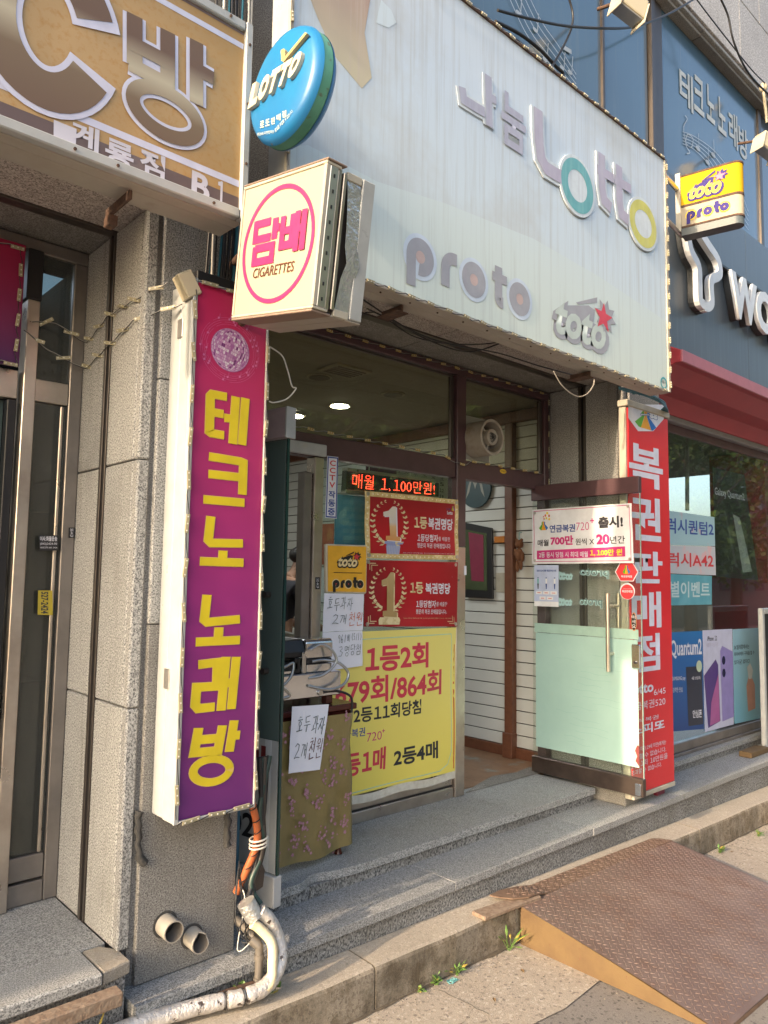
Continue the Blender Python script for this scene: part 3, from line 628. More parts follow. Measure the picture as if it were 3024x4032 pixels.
for k in range(4):
    a = k*math.pi/2+.6; MB().add([(fc.x+r*math.cos(a+d), 3.11+e, fc.z+r*math.sin(a+d)) for r, d, e in ((.03, -.2, 0), (.095, -.35, .02), (.095, .35, -.02), (.03, .3, 0))], [(0, 1, 2, 3)], alu_dk).build('blade', t)

# ================================================================== LOTTERY FASCIA BOX
YA = 2.2
fas = thing('lottery_fascia', 'large pale weathered lottery fascia sign box above the shopfront', 'sign', (3, YA, 2.87))
fx0, fx1, fz0, fz1 = 1.50, 4.40, 2.874, 4.385
fasm = gradz('fascia_vinyl', [(0, (.57, .65, .62)), (.18, (.57, .66, .67)), (.40, (.54, .64, .72)), (.75, (.52, .62, .73)), (1, (.54, .62, .70))], fz0, fz1, .5, streak=((.38, .41, .42), .48, .84), stain=(1.1, (.44, .46, .45), .5, .85))
paleg = gradz('fascia_pale_green', [(0, (.57, .65, .61)), (.5, (.56, .65, .65)), (1, (.54, .64, .71))], fz0, fz0+.75, .5, streak=((.42, .46, .45), .52, .85))
MB().box(fx0, fx1, YA, YA+.012, fz0+.012, fz1, fasm).build('face_panel', fas)
box('side_panel', fx0, fx0+.01, YA+.012, 2.325, fz0+.01, fz1, white_metal, fas); box('side_panel', fx1-.01, fx1, YA+.012, 2.325, fz0+.01, fz1, white_metal, fas)
box('bottom_panel', fx0, fx1, YA-.004, YA+.058, fz0-.004, fz0+.008, beige_metal, fas, .002); box('bottom_panel', fx0, fx1, YA+.064, YA+.125, fz0-.002, fz0+.010, beige_metal, fas, .002)
box('bottom_panel', fx0, fx1, YA+.05, YA+.07, fz0+.01, fz0+.02, strip_blk, fas, 0); box('back_panel', fx0+.01, fx1-.01, YA+.115, YA+.125, fz0+.012, fz1-.02, beige_metal, fas, 0)
box('top_trim', fx0, fx1, YA-.006, YA+.06, fz1, fz1+.02, rust, fas, .003); box('edge_trim', fx1-.012, fx1+.006, YA-.007, YA+.01, fz0, fz1, cream_metal, fas, .002); box('edge_trim', fx0-.006, fx0+.012, YA-.007, YA+.01, fz0, fz1, cream_metal, fas, .002)
f, st = PXF('y', YA, 1120, 2636, 200, 1400)
def pxpoly(pts, mat, parent, h=.001, name='print'): return poly([st(*p) for p in pts], f, mat, parent, name, h)
def clampfas(u, v):
    p = W(u, v, 'y', YA); return (min(max(p.x, fx0+.013), fx1-.013), p.z)
def faspoly(pts, mat, h, name='print'):
    P = [(*clampfas(*p),) for p in pts]; P = [(x, YA-h, max(z, fz0+.014)) for x, z in P]; return MB().add(P, [list(range(len(P)))], mat).build(name, fas)
faspoly([(1100, 560), (1211, 571), (1330, 632), (1486, 716), (1750, 800), (2100, 940), (2360, 1090), (2632, 1270), (2640, 1560), (1900, 1290), (1100, 990)], paleg, .0008)
rib = gradz('ribbon_print', [(0, (.50, .46, .33)), (.5, (.40, .30, .24)), (1, (.30, .13, .15))], 3.72, 4.35, .5, streak=((.48, .42, .36), .5, .75))
faspoly([(1215, -20), (1250, 70), (1320, 224), (1424, 349), (1463, 307), (1435, 130), (1457, 0), (1475, -40), (1330, -90)], rib, .0012, 'ribbon_print')
faspoly([(1540, 40), (1560, 90), (1530, 110), (1480, 90), (1500, 0)], paleg, .0010)
# lottery logo: white contour base standing proud + coloured print
lw_ = M('fascia_contour', (.60, .68, .74), .5, streak=((.42, .46, .52), .5, .8)); lsh = M('letter_drop_shadow', (.28, .31, .33), .6)  # lsh: dark offset copy that paints the letters' drop shadow
lil = M('faded_lilac', (.42, .40, .52), .5, streak=((.44, .44, .52), .45, .75)); teal = M('faded_teal', (.13, .38, .42), .5, streak=((.22, .45, .46), .45, .8)); yol = M('faded_yellow', (.55, .55, .12), .5, streak=((.55, .56, .25), .45, .8))
gry = M('faded_grey', (.34, .35, .39), .5, streak=((.32, .31, .36), .5, .8))
def oval(u0, u1, vt, vb, wd, mat, h, parent=fas, ax='y', val=YA, base=None, grow=.018, depth=.009, sides=True):
    q = rect(u0, u1, vt, vb, ax, val); g = quadmap(q); wx = (q[1]-q[0]).length; wz = (q[0]-q[3]).length; n = 40
    if base:
        a = grow/wx; c = grow/wz; P = [g(.5+(.5+a)*math.cos(k*math.pi*2/n), .5+(.5+c)*math.sin(k*math.pi*2/n), h-depth+.002) for k in range(n)]
        MB().prism(P, g.n*depth, base).build('raised_contour', parent)
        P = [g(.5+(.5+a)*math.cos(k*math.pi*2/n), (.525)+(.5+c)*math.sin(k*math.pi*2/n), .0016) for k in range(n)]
        MB().add(P, [list(range(n))], lsh).build('drop_shadow_print', parent)
    b = MB(); A = [g(.5+.5*math.cos(k*math.pi*2/n), .5+.5*math.sin(k*math.pi*2/n), h+.003) for k in range(n)]
    B = [g(.5+(.5-wd/wx)*math.cos(k*math.pi*2/n), .5+(.5-wd/wz)*math.sin(k*math.pi*2/n), h+.003) for k in range(n)]
    b.add(A+B, [(k, (k+1) % n, n+(k+1) % n, n+k) for k in range(n)], mat); return b.build('lettering', parent), g
def bar(pts, wd, mat, h, parent=fas, base=None, grow=.018, depth=.009, name='lettering', closed=False):
    """pts are photo pixels on the fascia plane; world-width strokes"""
    P = [st(*p) for p in pts]; b = MB()
    if base:
        b0 = MB(); P3 = [(p[0], p[1]) for p in P]
        stroke(b0, P3, wd+2*grow, f, base, h, closed, depth-.002); b0.build('raised_contour', parent)
        sh = [(p[0], p[1]+.008) for p in P]; b1 = MB(); stroke(b1, sh, wd+2*grow-.004, f, lsh, .0018, closed); b1.build('drop_shadow_print', parent)
    stroke(b, P, wd, f, mat, h+.003, closed); return b.build(name, parent)
H0 = .008
bar([(2112, 432), (2116, 560), (2124, 625), (2145, 665), (2185, 690), (2206, 700)], .075, lil, H0, base=lw_)
oval(2202, 2328, 588, 800, .062, teal, H0+.0004, base=lw_)
bar([(2362, 608), (2364, 740), (2372, 792), (2400, 822)], .070, lil, H0+.0008, base=lw_); bar([(2345, 668), (2410, 706)], .055, lil, H0+.0009)
bar([(2430, 655), (2432, 790), (2440, 845), (2468, 870)], .070, lil, H0+.0012, base=lw_); bar([(2412, 708), (2478, 748)], .055, lil, H0+.0013)
oval(2470, 2576, 758, 940, .060, yol, H0+.0016, base=lw_)
# faint hangul beside it
fl = M('very_faded_lilac', (.38, .39, .50), .5, streak=((.42, .46, .55), .45, .75))
bar([(1815, 345), (1822, 395), (1870, 425), (1905, 445)], .05, fl, .004, base=lw_, grow=.014, depth=.004); bar([(1918, 300), (1922, 500)], .05, fl, .0044, base=lw_, grow=.014, depth=.004); bar([(1925, 385), (1950, 400)], .04, fl, .0046, base=lw_, grow=.014, depth=.004)
T('눔', 1970, 2066, 348, 560, 'y', YA, fl, fas, off=.03, h=.007)
bar([(1985, 520), (2005, 548), (2058, 580)], .03, lsh, .001)  # shadow below the glyph, painted as a dark stroke
# "proto" word
q0 = rect(1600, 2084, 867, 1117, 'y', YA)
def prot(parent, mp, ink, halo, dot, wdt, hh=.003, halo2=None):
    """word 'proto' in unit box; mp=(s,t)->quadmap f"""
    f_, asp = mp; w_ = wdt
    def circ(c, r, mat, h): MB().add([f_(c[0]+r/asp*math.cos(k*math.pi/14), c[1]+r*math.sin(k*math.pi/14), h) for k in range(28)], [list(range(28))], mat).build('lettering', parent)
    def rg(c, r, wd, mat, h, a0=0, a1=2*math.pi):
        n = 32; A = [f_(c[0]+r/asp*math.cos(a0+(a1-a0)*k/n), c[1]+r*math.sin(a0+(a1-a0)*k/n), h) for k in range(n+1)]; B = [f_(c[0]+(r-wd)/asp*math.cos(a0+(a1-a0)*k/n), c[1]+(r-wd)*math.sin(a0+(a1-a0)*k/n), h) for k in range(n+1)]
        MB().add(A+B, [(k, k+1, n+2+k, n+1+k) for k in range(n)], mat).build('lettering', parent)
    d_ = min(.6/asp, .215); R1 = d_*asp/2; Y = .50; g_ = (1-4.05*d_)/4; xr_ = d_+g_; xo_ = 2.05*d_+2*g_; xt_ = 2.55*d_+3*g_
    for cx in (R1/asp, xo_, 1-R1/asp): circ((cx, Y), R1*1.24, halo, hh)
    for cx in (R1/asp, xo_, 1-R1/asp): circ((cx, Y), R1*.34, dot, hh+.0006)
    for cx in (xo_, 1-R1/asp): rg((cx, Y), R1, w_, ink, hh+.0012)
    cx = R1/asp; rg((cx, Y), R1, w_, ink, hh+.0012, -math.pi, math.pi*.55)
    sw = w_/asp
    def rc(s0, t0, s1, t1, h): MB().add([f_(s0, t0, h), f_(s1, t0, h), f_(s1, t1, h), f_(s0, t1, h)], [(0, 1, 2, 3)], ink).build('lettering', parent)
    rc(0, Y, sw, 1.0, hh+.0014)
    x = xr_; rg((x+R1/asp, Y), R1, w_, ink, hh+.0012, -math.pi, -math.pi*.5); rc(x, Y, x+sw, Y+R1, hh+.0014); rc(x+R1/asp-.001, Y-R1, x+R1/asp+.12*d_, Y-R1+w_, hh+.0015); 
    x = xt_+.12*d_; rc(x, .08, x+sw, .5+R1-.17, hh+.0014); rc(x-.12*d_, Y-R1, x+sw+.22*d_, Y-R1+w_*.8, hh+.0016); rg((x+.17/asp, .5+R1-.17), .17, w_, ink, hh+.0012, math.pi*.5, math.pi); rc(x+.17/asp-.001, .5+R1-w_, x+.17/asp+.1*d_, .5+R1, hh+.0015)
wq = (q0[1]-q0[0]).length; hq = (q0[0]-q0[3]).length
prot(fas, (quadmap(q0), wq/hq), gry, M('fascia_halo', (.56, .65, .76), .5), M('faded_pink_dot', (.52, .40, .38), .5), .20)
# "toto" logo with star
def toto(parent, g, asp, out, fill, starc, star2=None, hh=.003, tail=True, dp=0):
    if tail:
        poly([(.0, .62), (.18, .40), (.55, .22), (.66, .26), (.62, .55), (.3, .6)], g, out, parent, 'lettering', hh)
        poly([(.34, .27), (.70, .0), (.695, .10), (.37, .29)], g, out, parent, 'lettering', hh)
    txt('toto', g, -.04, .30, .90, 1.02, out, parent, off=.11, shear=.25, h=hh+.0006, depth=dp)
    txt('toto', g, .01, .36, .84, .94, fill, parent, off=.035, shear=.25, h=hh+.0014+dp)
    def star(c, r1, r2, n, rot, mat, h, sx=1):
        P = [(c[0]+(r1 if k % 2 == 0 else r2)*sx*math.cos(rot+k*math.pi/n), c[1]+(r1 if k % 2 == 0 else r2)*asp*.9*math.sin(rot+k*math.pi/n)) for k in range(2*n)]
        poly(P, g, mat, parent, 'star', h)
    star((.84, .28), .19, .11, 8, .2, out, hh+.0020+dp); star((.80, .32), .165, .068, 5, -.25, starc, hh+.0026+dp)
q1 = rect(2180, 2416, 1090, 1322, 'y', YA); toto(fas, quadmap(q1), (q1[1]-q1[0]).length/(q1[0]-q1[3]).length, gry, M('faded_cream', (.50, .58, .55), .5), M('star_red', (.62, .06, .09), .5))
o, g = oval(2598, 2624, 1480, 1528, .012, M('teal_ring', (.05, .33, .38), .5), .001); T('계룡시', 2602, 2620, 1495, 1508, 'y', YA, inkk, fas, h=.003)
for k in range(14):
    u = 1500+k*78; p = W(u, 0, 'y', YA); x = 2.0+k*.17; MB().disc((x, YA+.03, fz0-.0045), (0, 0, -1), .004, rust, 8, .004).build('rivet', fas)
for x, y in ((2.16, 2.30), (3.62, 2.30)):
    b = MB(); b.box(x, x+.010, y-.03, y+.10, fz0-.032, fz0-.004, rust); b.box(x-.03, x+.04, y-.03, y+.10, fz0-.038, fz0-.033, rust); o = b.build('mounting_bracket', None, .001); tag(o, 'rusty steel bracket under the '+('left' if x < 3 else 'right')+' half of the lottery fascia', 'bracket', group='brackets below the fascia')

# ================================================================== LEFT PC-ROOM SIGN
pcs = thing('pc_room_sign', 'golden brown sign box with white framed Hangul lettering at upper left', 'sign', (.5, YA, 2.93))
px1 = 1.333; pz0, pz1 = 2.93, 3.652
gold = M('golden_brown_print', (.36, .225, .085), .5, var=(1.5, (.42, .29, .14), .35, .7), dirt=(45, (.36, .20, .06), .5, .7))
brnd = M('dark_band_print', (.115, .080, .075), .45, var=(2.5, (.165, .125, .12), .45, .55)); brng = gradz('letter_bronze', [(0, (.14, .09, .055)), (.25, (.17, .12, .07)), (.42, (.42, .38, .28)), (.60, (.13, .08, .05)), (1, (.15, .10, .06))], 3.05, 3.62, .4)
MB().box(-.15, px1-.02, YA, YA+.01, pz0+.02, pz1-.01, gold).build('face_panel', pcs)
box('frame', -.15, px1-.03, YA-.014, YA+.02, pz0, pz0+.034, white_metal, pcs, .004); box('frame', -.15, px1-.03, YA-.014, YA+.02, pz1-.034, pz1, white_metal, pcs, .004); box('frame', px1-.028, px1, YA-.016, YA+.02, pz0-.002, pz1+.002, white_metal, pcs, .004)
box('bottom_panel', -.15, px1, YA+.022, YA+.07, pz0, pz0+.012, beige_metal, pcs, .002); box('bottom_panel', -.15, px1, YA+.076, YA+.17, pz0+.003, pz0+.015, beige_metal, pcs, .002); box('side_panel', px1-.01, px1, YA+.022, YA+.17, pz0+.02, pz1, white_metal, pcs, .002)
box('back_panel', -.15, px1-.012, YA+.16, YA+.17, pz0+.02, pz1, beige_metal, pcs, 0)
for x, z in ((px1-.014, 3.57), (px1-.014, 3.35), (px1-.014, 3.13), (px1-.014, 2.96), (.74, 2.945), (.87, 2.945), (1.2, 2.945), (.97, 3.636), (1.24, 3.636)): MB().disc((x, YA-.016, z), (0, -1, 0), .005, rust, 10, .004).build('rusty_screw', pcs)
def pcp(pts, mat, h, name='stripe'):
    P = []
    for u, v in pts:
        p = W(u, v, 'y', YA); P.append((min(p.x, px1-.03), YA-h, min(max(p.z, pz0+.036), pz1-.036)))
    return MB().add(P, [list(range(len(P)))], mat).build(name, pcs)
def zx(u, v): p = W(u, v, 'y', YA); return p.z
zt = zx(715, -15); MB().add([(-.14, YA-.001, zx(944, 166)+.0), (px1-.03, YA-.001, zx(944, 166)), (px1-.03, YA-.001, zx(944, 188)), (-.14, YA-.001, zx(944, 188))], [(0, 1, 2, 3)], M('pale_blue_stripe', (.55, .57, .72), .5)).build('stripe', pcs)
def hst(z0, z1, mat, h=.001): MB().add([(-.14, YA-h, z0), (px1-.03, YA-h, z0), (px1-.03, YA-h, z1), (-.14, YA-h, z1)], [(0, 1, 2, 3)], mat).build('stripe', pcs)
z6, z7 = zx(940, 712), zx(940, 738); wl = MATS['pale_blue_stripe']
hst(z7, z6, wl); hst(pz0+.036, zx(938, 778), brnd, .0011); hst(zx(950, 135), pz1-.036, brnd, .0009)
fp, sp_ = PXF('y', YA, 470, 850, 0, 570)
def pcg(strokes, wd, az=1.0):
    for g_, (mt_, dw, h_) in enumerate(((wl, .024, .0022), (brng, 0, .0046))):
        b = MB()
        for k, (pts, cl, w2) in enumerate(strokes): stroke(b, [sp_(*p) for p in pts], w2+dw, fp, mt_, h_+.0002*k, cl, az=az)
        b.build('lettering', pcs)
pcg([([(528, 62), (528, 262)], False, .052), ([(658, 125), (658, 345)], False, .052), ([(505, 166), (680, 258)], False, .050), ([(505, 252), (680, 345)], False, .048),
     ([(771, 165), (771, 412)], False, .050), ([(785, 282), (838, 312)], False, .048), ([(648+128*math.cos(a), 446+84*math.sin(a)+60*math.cos(a)) for a in [k*math.pi/20 for k in range(40)]], True, .046)], .05)
g = quadmap(rect(-60, 425, -340, 300, 'y', YA)); b = MB(); c_ = [(.52+.42*math.cos(a), .5+.43*math.sin(a)) for a in [R(-17)-k*R(321)/40 for k in range(41)]]
stroke(b, c_, .150, g, wl, .0034); b.build('lettering', pcs); b = MB(); stroke(b, c_[1:-1], .116, g, brng, .0046); b.build('lettering', pcs)
sil = gradz('silver_letter', [(0, (.55, .55, .64)), (1, (.40, .40, .46))], 2.95, 3.10, .4)
MB().add([(W(210, 485, 'y', YA).x, YA-.0022, zx(278, 500)), (W(300, 520, 'y', YA).x, YA-.0022, zx(278, 500)), (W(300, 520, 'y', YA).x, YA-.0022, zx(210, 540)), (W(210, 540, 'y', YA).x, YA-.0022, zx(210, 540))], [(0, 1, 2, 3)], sil).build('print', pcs)
for ch, u0, u1, vt, vb in (('계', 280, 391, 468, 562), ('룡', 416, 527, 536, 636), ('점', 552, 650, 580, 682), ('B', 755, 826, 670, 772), ('1', 855, 888, 708, 806)): T(ch, u0, u1, vt, vb, 'y', YA, sil, pcs, off=.03, h=.0026)
b = MB(); b.box(.94, .952, YA+.06, 2.45, pz0-.035, pz0-.004, rust); b.box(.936, .965, 2.40, 2.45, pz0-.07, pz0-.035, rust); o = b.build('mounting_bracket', None, .002); tag(o, 'brown steel bracket below the golden PC room sign', 'bracket', group='brackets below the fascia')

# ================================================================== LED STRINGS
def led_string(label, pts, n, facing, amber=False, group='LED module strings around the signs', wav=.006, L=.040, jit=.0):
    P = [Vector(p) for p in pts]; seg = [(P[i+1]-P[i]).length for i in range(len(P)-1)]; tot = sum(seg); fn = Vector(facing).normalized()
    def at(d):
        for i, s_ in enumerate(seg):
            if d <= s_ or i == len(seg)-1: return P[i].lerp(P[i+1], d/s_), (P[i+1]-P[i]).normalized()
            d -= s_
    t = thing('led_light_string', label, 'light string', P[0], group)
    path = []
    for k in range(n*6+1):
        p, d = at(tot*k/(n*6)); sdv = fn.cross(d); path.append(p+sdv*wav*math.sin(k*math.pi/3)*rnd.uniform(.4, 1.2)+fn*.004)
    MB().tube(path, .0014, M('wire_grey_white', (.40, .39, .36), .5), 4).build('white_wire', t); MB().tube([p+fn*.0015+Vector((0, 0, -.003)) for p in path], .0016, rubber, 4).build('dark_wire', t)
    base = None
    for k in range(n):
        p, d = at(tot*(k+.5)/n); sdv = fn.cross(d).normalized(); d = (d+sdv*rnd.uniform(-.12, .12)*(1+jit)).normalized(); sdv = fn.cross(d).normalized()
        if base is None:
            b = MB(); m1 = pcby if amber else pcb
            b.obox((0, 0, .003), ((1, 0, 0), (0, 1, 0), (0, 0, 1)), (L/2, .0065, .003), pcb if not amber else pcby)
            b.obox((0, 0, .0062), ((1, 0, 0), (0, 1, 0), (0, 0, 1)), (L/2-.003, .0048, .0006), M('led_board', (.30, .27, .17), .4) if not amber else M('led_board_amber', (.34, .22, .05), .4))
            for e in (-.37, 0, .37): b.obox((e*L, 0, .0075), ((1, 0, 0), (0, 1, 0), (0, 0, 1)), (.0024, .0024, .0012), ledw)
            o = b.build('led_module', t); base = o.data
        else: o = link('led_module', base, t)
        mt = Matrix((d, sdv, fn)).transposed().to_4x4(); mt.translation = p+fn*.002
        o.matrix_world = mt
        o.matrix_parent_inverse = Matrix.Translation(-P[0]); o.matrix_basis = mt
    return t
led_string('LED module string along the top edge of the lottery fascia', [(2.0, YA-.008, fz1+.006), (fx1, YA-.008, fz1+.006)], 22, (0, -1, 0))
led_string('LED module string down the right edge of the lottery fascia', [(fx1+.002, YA-.009, fz1), (fx1+.002, YA-.009, fz0)], 16, (-.4, -1, 0), wav=.003)
led_string('LED module string along the bottom edge of the lottery fascia', [(1.62, YA-.006, fz0+.004), (fx1, YA-.006, fz0+.004)], 24, (0, -1, -.3))
led_string('LED module string down the left edge of the lottery fascia', [(fx0, YA-.008, 4.1), (fx0, YA-.008, 3.2)], 7, (-.3, -1, 0), wav=.003)
led_string('amber LED string along the top frame of the shopfront', [(1.75, YF-.004, 3.035), (4.47, YF-.004, 3.04)], 21, (0, -1, 0), True)
led_string('amber LED string sagging along the maroon transom', [(2.15, YF-.006, 2.478), (3.38, YF-.006, 2.462), (3.48, YF-.014, 2.425), (3.57, YF-.014, 2.42), (3.64, YF-.006, 2.452), (4.40, YF-.006, 2.455)], 17, (0, -1, 0), True)
led_string('LED string down the right frame post beside the granite pillar', [(4.49, YF-.004, 3.04), (4.485, YF-.004, 2.0)], 9, (0, -1, 0))

# ================================================================== PURPLE VERTICAL SIGN
YPN = 2.40
pur = thing('karaoke_vertical_sign', 'tall magenta to purple vertical sign with yellow Hangul on the granite pillar', 'sign', (1.41, 2.48, .855))
ux0, ux1, uz0, uz1 = 1.248, 1.570, .856, 2.765
box('cabinet', ux0, ux1, YPN+.004, 2.480, uz0, uz1, white_metal, pur, .004); box('cabinet_back', ux0+.001, ux1-.001, 2.484, 2.562, uz0+.002, uz1-.002, white_metal, pur, .004)
grad = gradz('magenta_purple_print', [(0, (.12, .022, .15)), (.35, (.26, .025, .17)), (.7, (.40, .028, .13)), (1, (.46, .02, .085))], uz0, uz1, .35, stain=(60, (.35, .10, .2), .74, .78))
MB().box(ux0+.02, ux1-.008, YPN, YPN+.003, uz0+.012, uz1-.012, grad).build('face_panel', pur)
box('edge_frame', ux0, ux0+.018, YPN-.006, YPN+.003, uz0, uz1, white_metal, pur, .002); box('edge_frame', ux1-.007, ux1+.001, YPN-.006, YPN+.003, uz0, uz1, white_metal, pur, .002); box('edge_frame', ux0+.019, ux1-.008, YPN-.006, YPN+.003, uz0, uz0+.010, white_metal, pur, .002)
for z in (2.56, 1.30): box('hinge', ux0-.004, ux0-.0005, 2.462, 2.50, z, z+.07, steelb, pur, .001)
yl_edge = M('yellow_letter_edge', (.72, .50, .12), .4)
def pst(pxs, wd, nm='lettering'):
    f_, s_ = PXF('y', YPN-.001, 700, 1000, 1500, 3100); b = MB(); P = [s_(*p) for p in pxs]; stroke(b, P, wd+.006, f_, yl_edge, .0008); stroke(b, P, wd, f_, yel_l, .0014); return b.build(nm, pur)
# 테
S = .034
f_, s_ = PXF('y', YPN-.001, 700, 1000, 1500, 3100)
def glyph(strokes, wd=S):
    P0 = MB(); h = .0006
    for k, s in enumerate(strokes):
        P = [s_(*p) for p in s]; stroke(P0, P, wd+.005, f_, yl_edge, h+.00006*k, len(s) > 20, az=1.22)
    P0.build('letter_outline', pur); P1 = MB()
    for k, s in enumerate(strokes):
        P = [s_(*p) for p in s]; stroke(P1, P, wd, f_, yel_l, h+.001+.00006*k, az=1.22)
    P1.build('lettering', pur)
glyph([[(893, 1563), (836, 1552), (828, 1560), (824, 1700), (832, 1706), (882, 1714)], [(830, 1622), (880, 1631)], [(928, 1562), (916, 1748)], [(882, 1645), (920, 1650)], [(966, 1568), (952, 1752)]])
glyph([[(822, 1797), (946, 1817), (958, 1822), (954, 1948)], [(820, 1866), (950, 1880)], [(800, 1966), (962, 1980)]])
glyph([[(830, 2033), (820, 2126), (832, 2138), (956, 2140)], [(878, 2168), (876, 2210)], [(786, 2210), (958, 2216)]])
glyph([[(815, 2342), (804, 2440), (816, 2450), (944, 2438)], [(862, 2470), (858, 2530)], [(770, 2528), (944, 2520)]])
glyph([[(780, 2617), (856, 2608), (852, 2702), (774, 2706), (768, 2776), (780, 2790), (845, 2783)], [(890, 2586), (870, 2798)], [(880, 2690), (916, 2688)], [(930, 2586), (910, 2792)]], .034)
glyph([[(782, 2866), (764, 2964), (858, 2956), (876, 2856)], [(775, 2914), (866, 2906)], [(922, 2836), (902, 2960)], [(912, 2896), (944, 2894)]], .034)
glyph([[(832+72*math.cos(a), 3034-46*math.sin(a)-8*math.cos(a)) for a in [k*math.pi/14 for k in range(28)]]], .030)
# disco ball print
f2, s2 = PXF('y', YPN-.001, 780, 1000, 1280, 1500)
TL_, BR_ = W(822, 1285, 'y', YPN), W(988, 1470, 'y', YPN); cx, cz = (TL_.x+BR_.x)/2, (TL_.z+BR_.z)/2; rx = .080; dm = [M('disco_%d' % k, c, .4) for k, c in enumerate(((.55, .30, .50), (.70, .62, .70), (.36, .12, .34), (.16, .03, .16), (.60, .45, .60), (.45, .22, .42)))]
for mt_, nm in zip(dm, ('disco_pink', 'disco_white', 'disco_violet', 'disco_dark', 'disco_pale', 'disco_mauve')): mt_.name = nm
b = MB(); b.add([(cx+rx*1.02*math.cos(k*math.pi/20), YPN-.0012, cz+rx*1.02*math.sin(k*math.pi/20)) for k in range(40)], [list(range(40))], dm[2])
q = random.Random(5)
for i in range(-9, 10):
    la0, la1 = i*R(9.2), (i+.86)*R(9.2); nn = max(4, int(30*math.cos(la0)))
    for j in range(nn):
        lo0 = -math.pi/2+math.pi*j/nn; lo1 = -math.pi/2+math.pi*(j+.86)/nn; P = []
        for la, lo in ((la0, lo0), (la0, lo1), (la1, lo1), (la1, lo0)):
            x, y_ = math.cos(la)*math.sin(lo), math.sin(la); a = R(-14); P.append((cx+rx*(x*math.cos(a)-y_*math.sin(a)), YPN-.0016, cz+rx*(x*math.sin(a)+y_*math.cos(a))))
        b.add(P, [(0, 1, 2, 3)], dm[q.choices([0, 1, 2, 3, 4, 5], [5, 3, 3, 2, 4, 5])[0]])
b.build('disco_ball_print', pur)
pk = M('pink_music_print', (.62, .16, .36), .4); b = MB()
for k in range(4):
    pts = [(cx+(rx*1.25+.008*k)*math.cos(a), YPN-.0012, cz+(rx*1.2+.008*k)*math.sin(a)) for a in [j*math.pi/24 for j in range(48)]]
    for j in range(48):
        if (j+k*3) % 9 < 8:
            p0, p1 = Vector(pts[j]), Vector(pts[(j+1) % 48]); c0 = Vector((cx, YPN-.0012, cz)); b.add([p0, p1, p1+(p1-c0).normalized()*.0008, p0+(p0-c0).normalized()*.0008], [(0, 1, 2, 3)], pk)
for k in range(26):
    a = q.uniform(0, 6.28); r_ = rx*q.uniform(1.22, 1.62); x, z_ = cx+r_*math.cos(a)*.98, cz+r_*math.sin(a)
    if x > ux1-.03 or x < ux0+.03: continue
    b.add([(x+.0042*math.cos(j*math.pi/5), YPN-.0018, z_+.0042*math.sin(j*math.pi/5)) for j in range(10)], [list(range(10))], pk)
    b.add([(x+.003, YPN-.0018, z_), (x+.0042, YPN-.0018, z_), (x+.0062, YPN-.0018, z_+.018), (x+.005, YPN-.0018, z_+.018)], [(0, 1, 2, 3)], pk)
b.build('music_note_print', pur)
led_string('LED module string down the left edge of the purple vertical sign', [(ux0+.006, YPN-.008, 2.72), (ux0+.006, YPN-.008, .88)], 12, (-.15, -1, 0), L=.066, wav=.004)
led_string('LED module string down the right edge of the purple vertical sign', [(ux1-.004, YPN-.008, 2.62), (ux1-.004, YPN-.008, .88)], 12, (.1, -1, 0), L=.066, wav=.004)
led_string('LED module string along the bottom of the purple vertical sign', [(ux0+.01, YPN-.010, .862), (ux1-.01, YPN-.008, .872)], 3, (0, -1, 0), L=.066)
led_string('LED module string along the top of the purple vertical sign', [(ux0+.01, YPN-.010, 2.752), (ux1-.01, YPN-.008, 2.752)], 3, (0, -1, 0), L=.066)
b = MB(); b.obox((1.235, 2.42, 2.735), ((.8, -.2, .5), (.1, 1, 0), (-.5, 0, .8)), (.028, .03, .045), cream); o = b.build('junction_box', None, .004); tag(o, 'small yellowed junction box at the top left of the purple sign', 'junction box')
o = box('led_controller', 1.30, 1.55, 2.47, 2.55, 2.78, 2.83, black, None, .003); tag(o, 'black finned power unit on top of the purple sign', 'power unit')
led_string('upper LED string swagging from the entrance window to the purple sign', [(.93, 3.12, 2.70), (1.02, 3.13, 2.72), (1.148, 3.12, 2.66), (1.143, 2.90, 2.72), (1.143, 2.64, 2.72), (1.20, 2.50, 2.76)], 8, (-.7, -.7, 0), L=.06, wav=.004, jit=.4)
led_string('lower LED string swagging from the entrance window to the purple sign', [(.90, 3.12, 2.66), (1.0, 3.13, 2.60), (1.148, 3.12, 2.55), (1.143, 2.95, 2.58), (1.143, 2.66, 2.64), (1.24, 2.46, 2.68)], 8, (-.7, -.7, 0), L=.06, wav=.004, jit=.4)

# ================================================================== CIGARETTE SIGN (projecting box)
def Rot(a, b_, c):
    return (Matrix.Rotation(a, 3, 'Z') @ Matrix.Rotation(b_, 3, 'Y') @ Matrix.Rotation(c, 3, 'X'))
Rm = Rot(.05, -.03, .161); ex, ey, ez = Rm.col[0].copy(), Rm.col[1].copy(), Rm.col[2].copy(); P0 = Vector((1.297, 2.15, 3.019)); cw, ch, cdp = .439, .442, .206
cig = thing('cigarette_sign', 'cream projecting light box sign reading tobacco inside a pink oval', 'sign', P0)
f = quadmap([P0, P0-ey*cw, P0-ey*cw-ez*ch, P0-ez*ch])
def cbox(name, d0, d1, s0, s1, t0, t1, mat, bv=.002):
    c = P0+ex*((d0+d1)/2)-ey*cw*((s0+s1)/2)-ez*ch*((t0+t1)/2)
    return MB().obox(c, (ex, ey, ez), ((d1-d0)/2, cw*(s1-s0)/2, ch*(t1-t0)/2), mat).build(name, cig, bv)
cbox('sign_face', 0, .006, .02, .97, .018, .98, cream, .001)
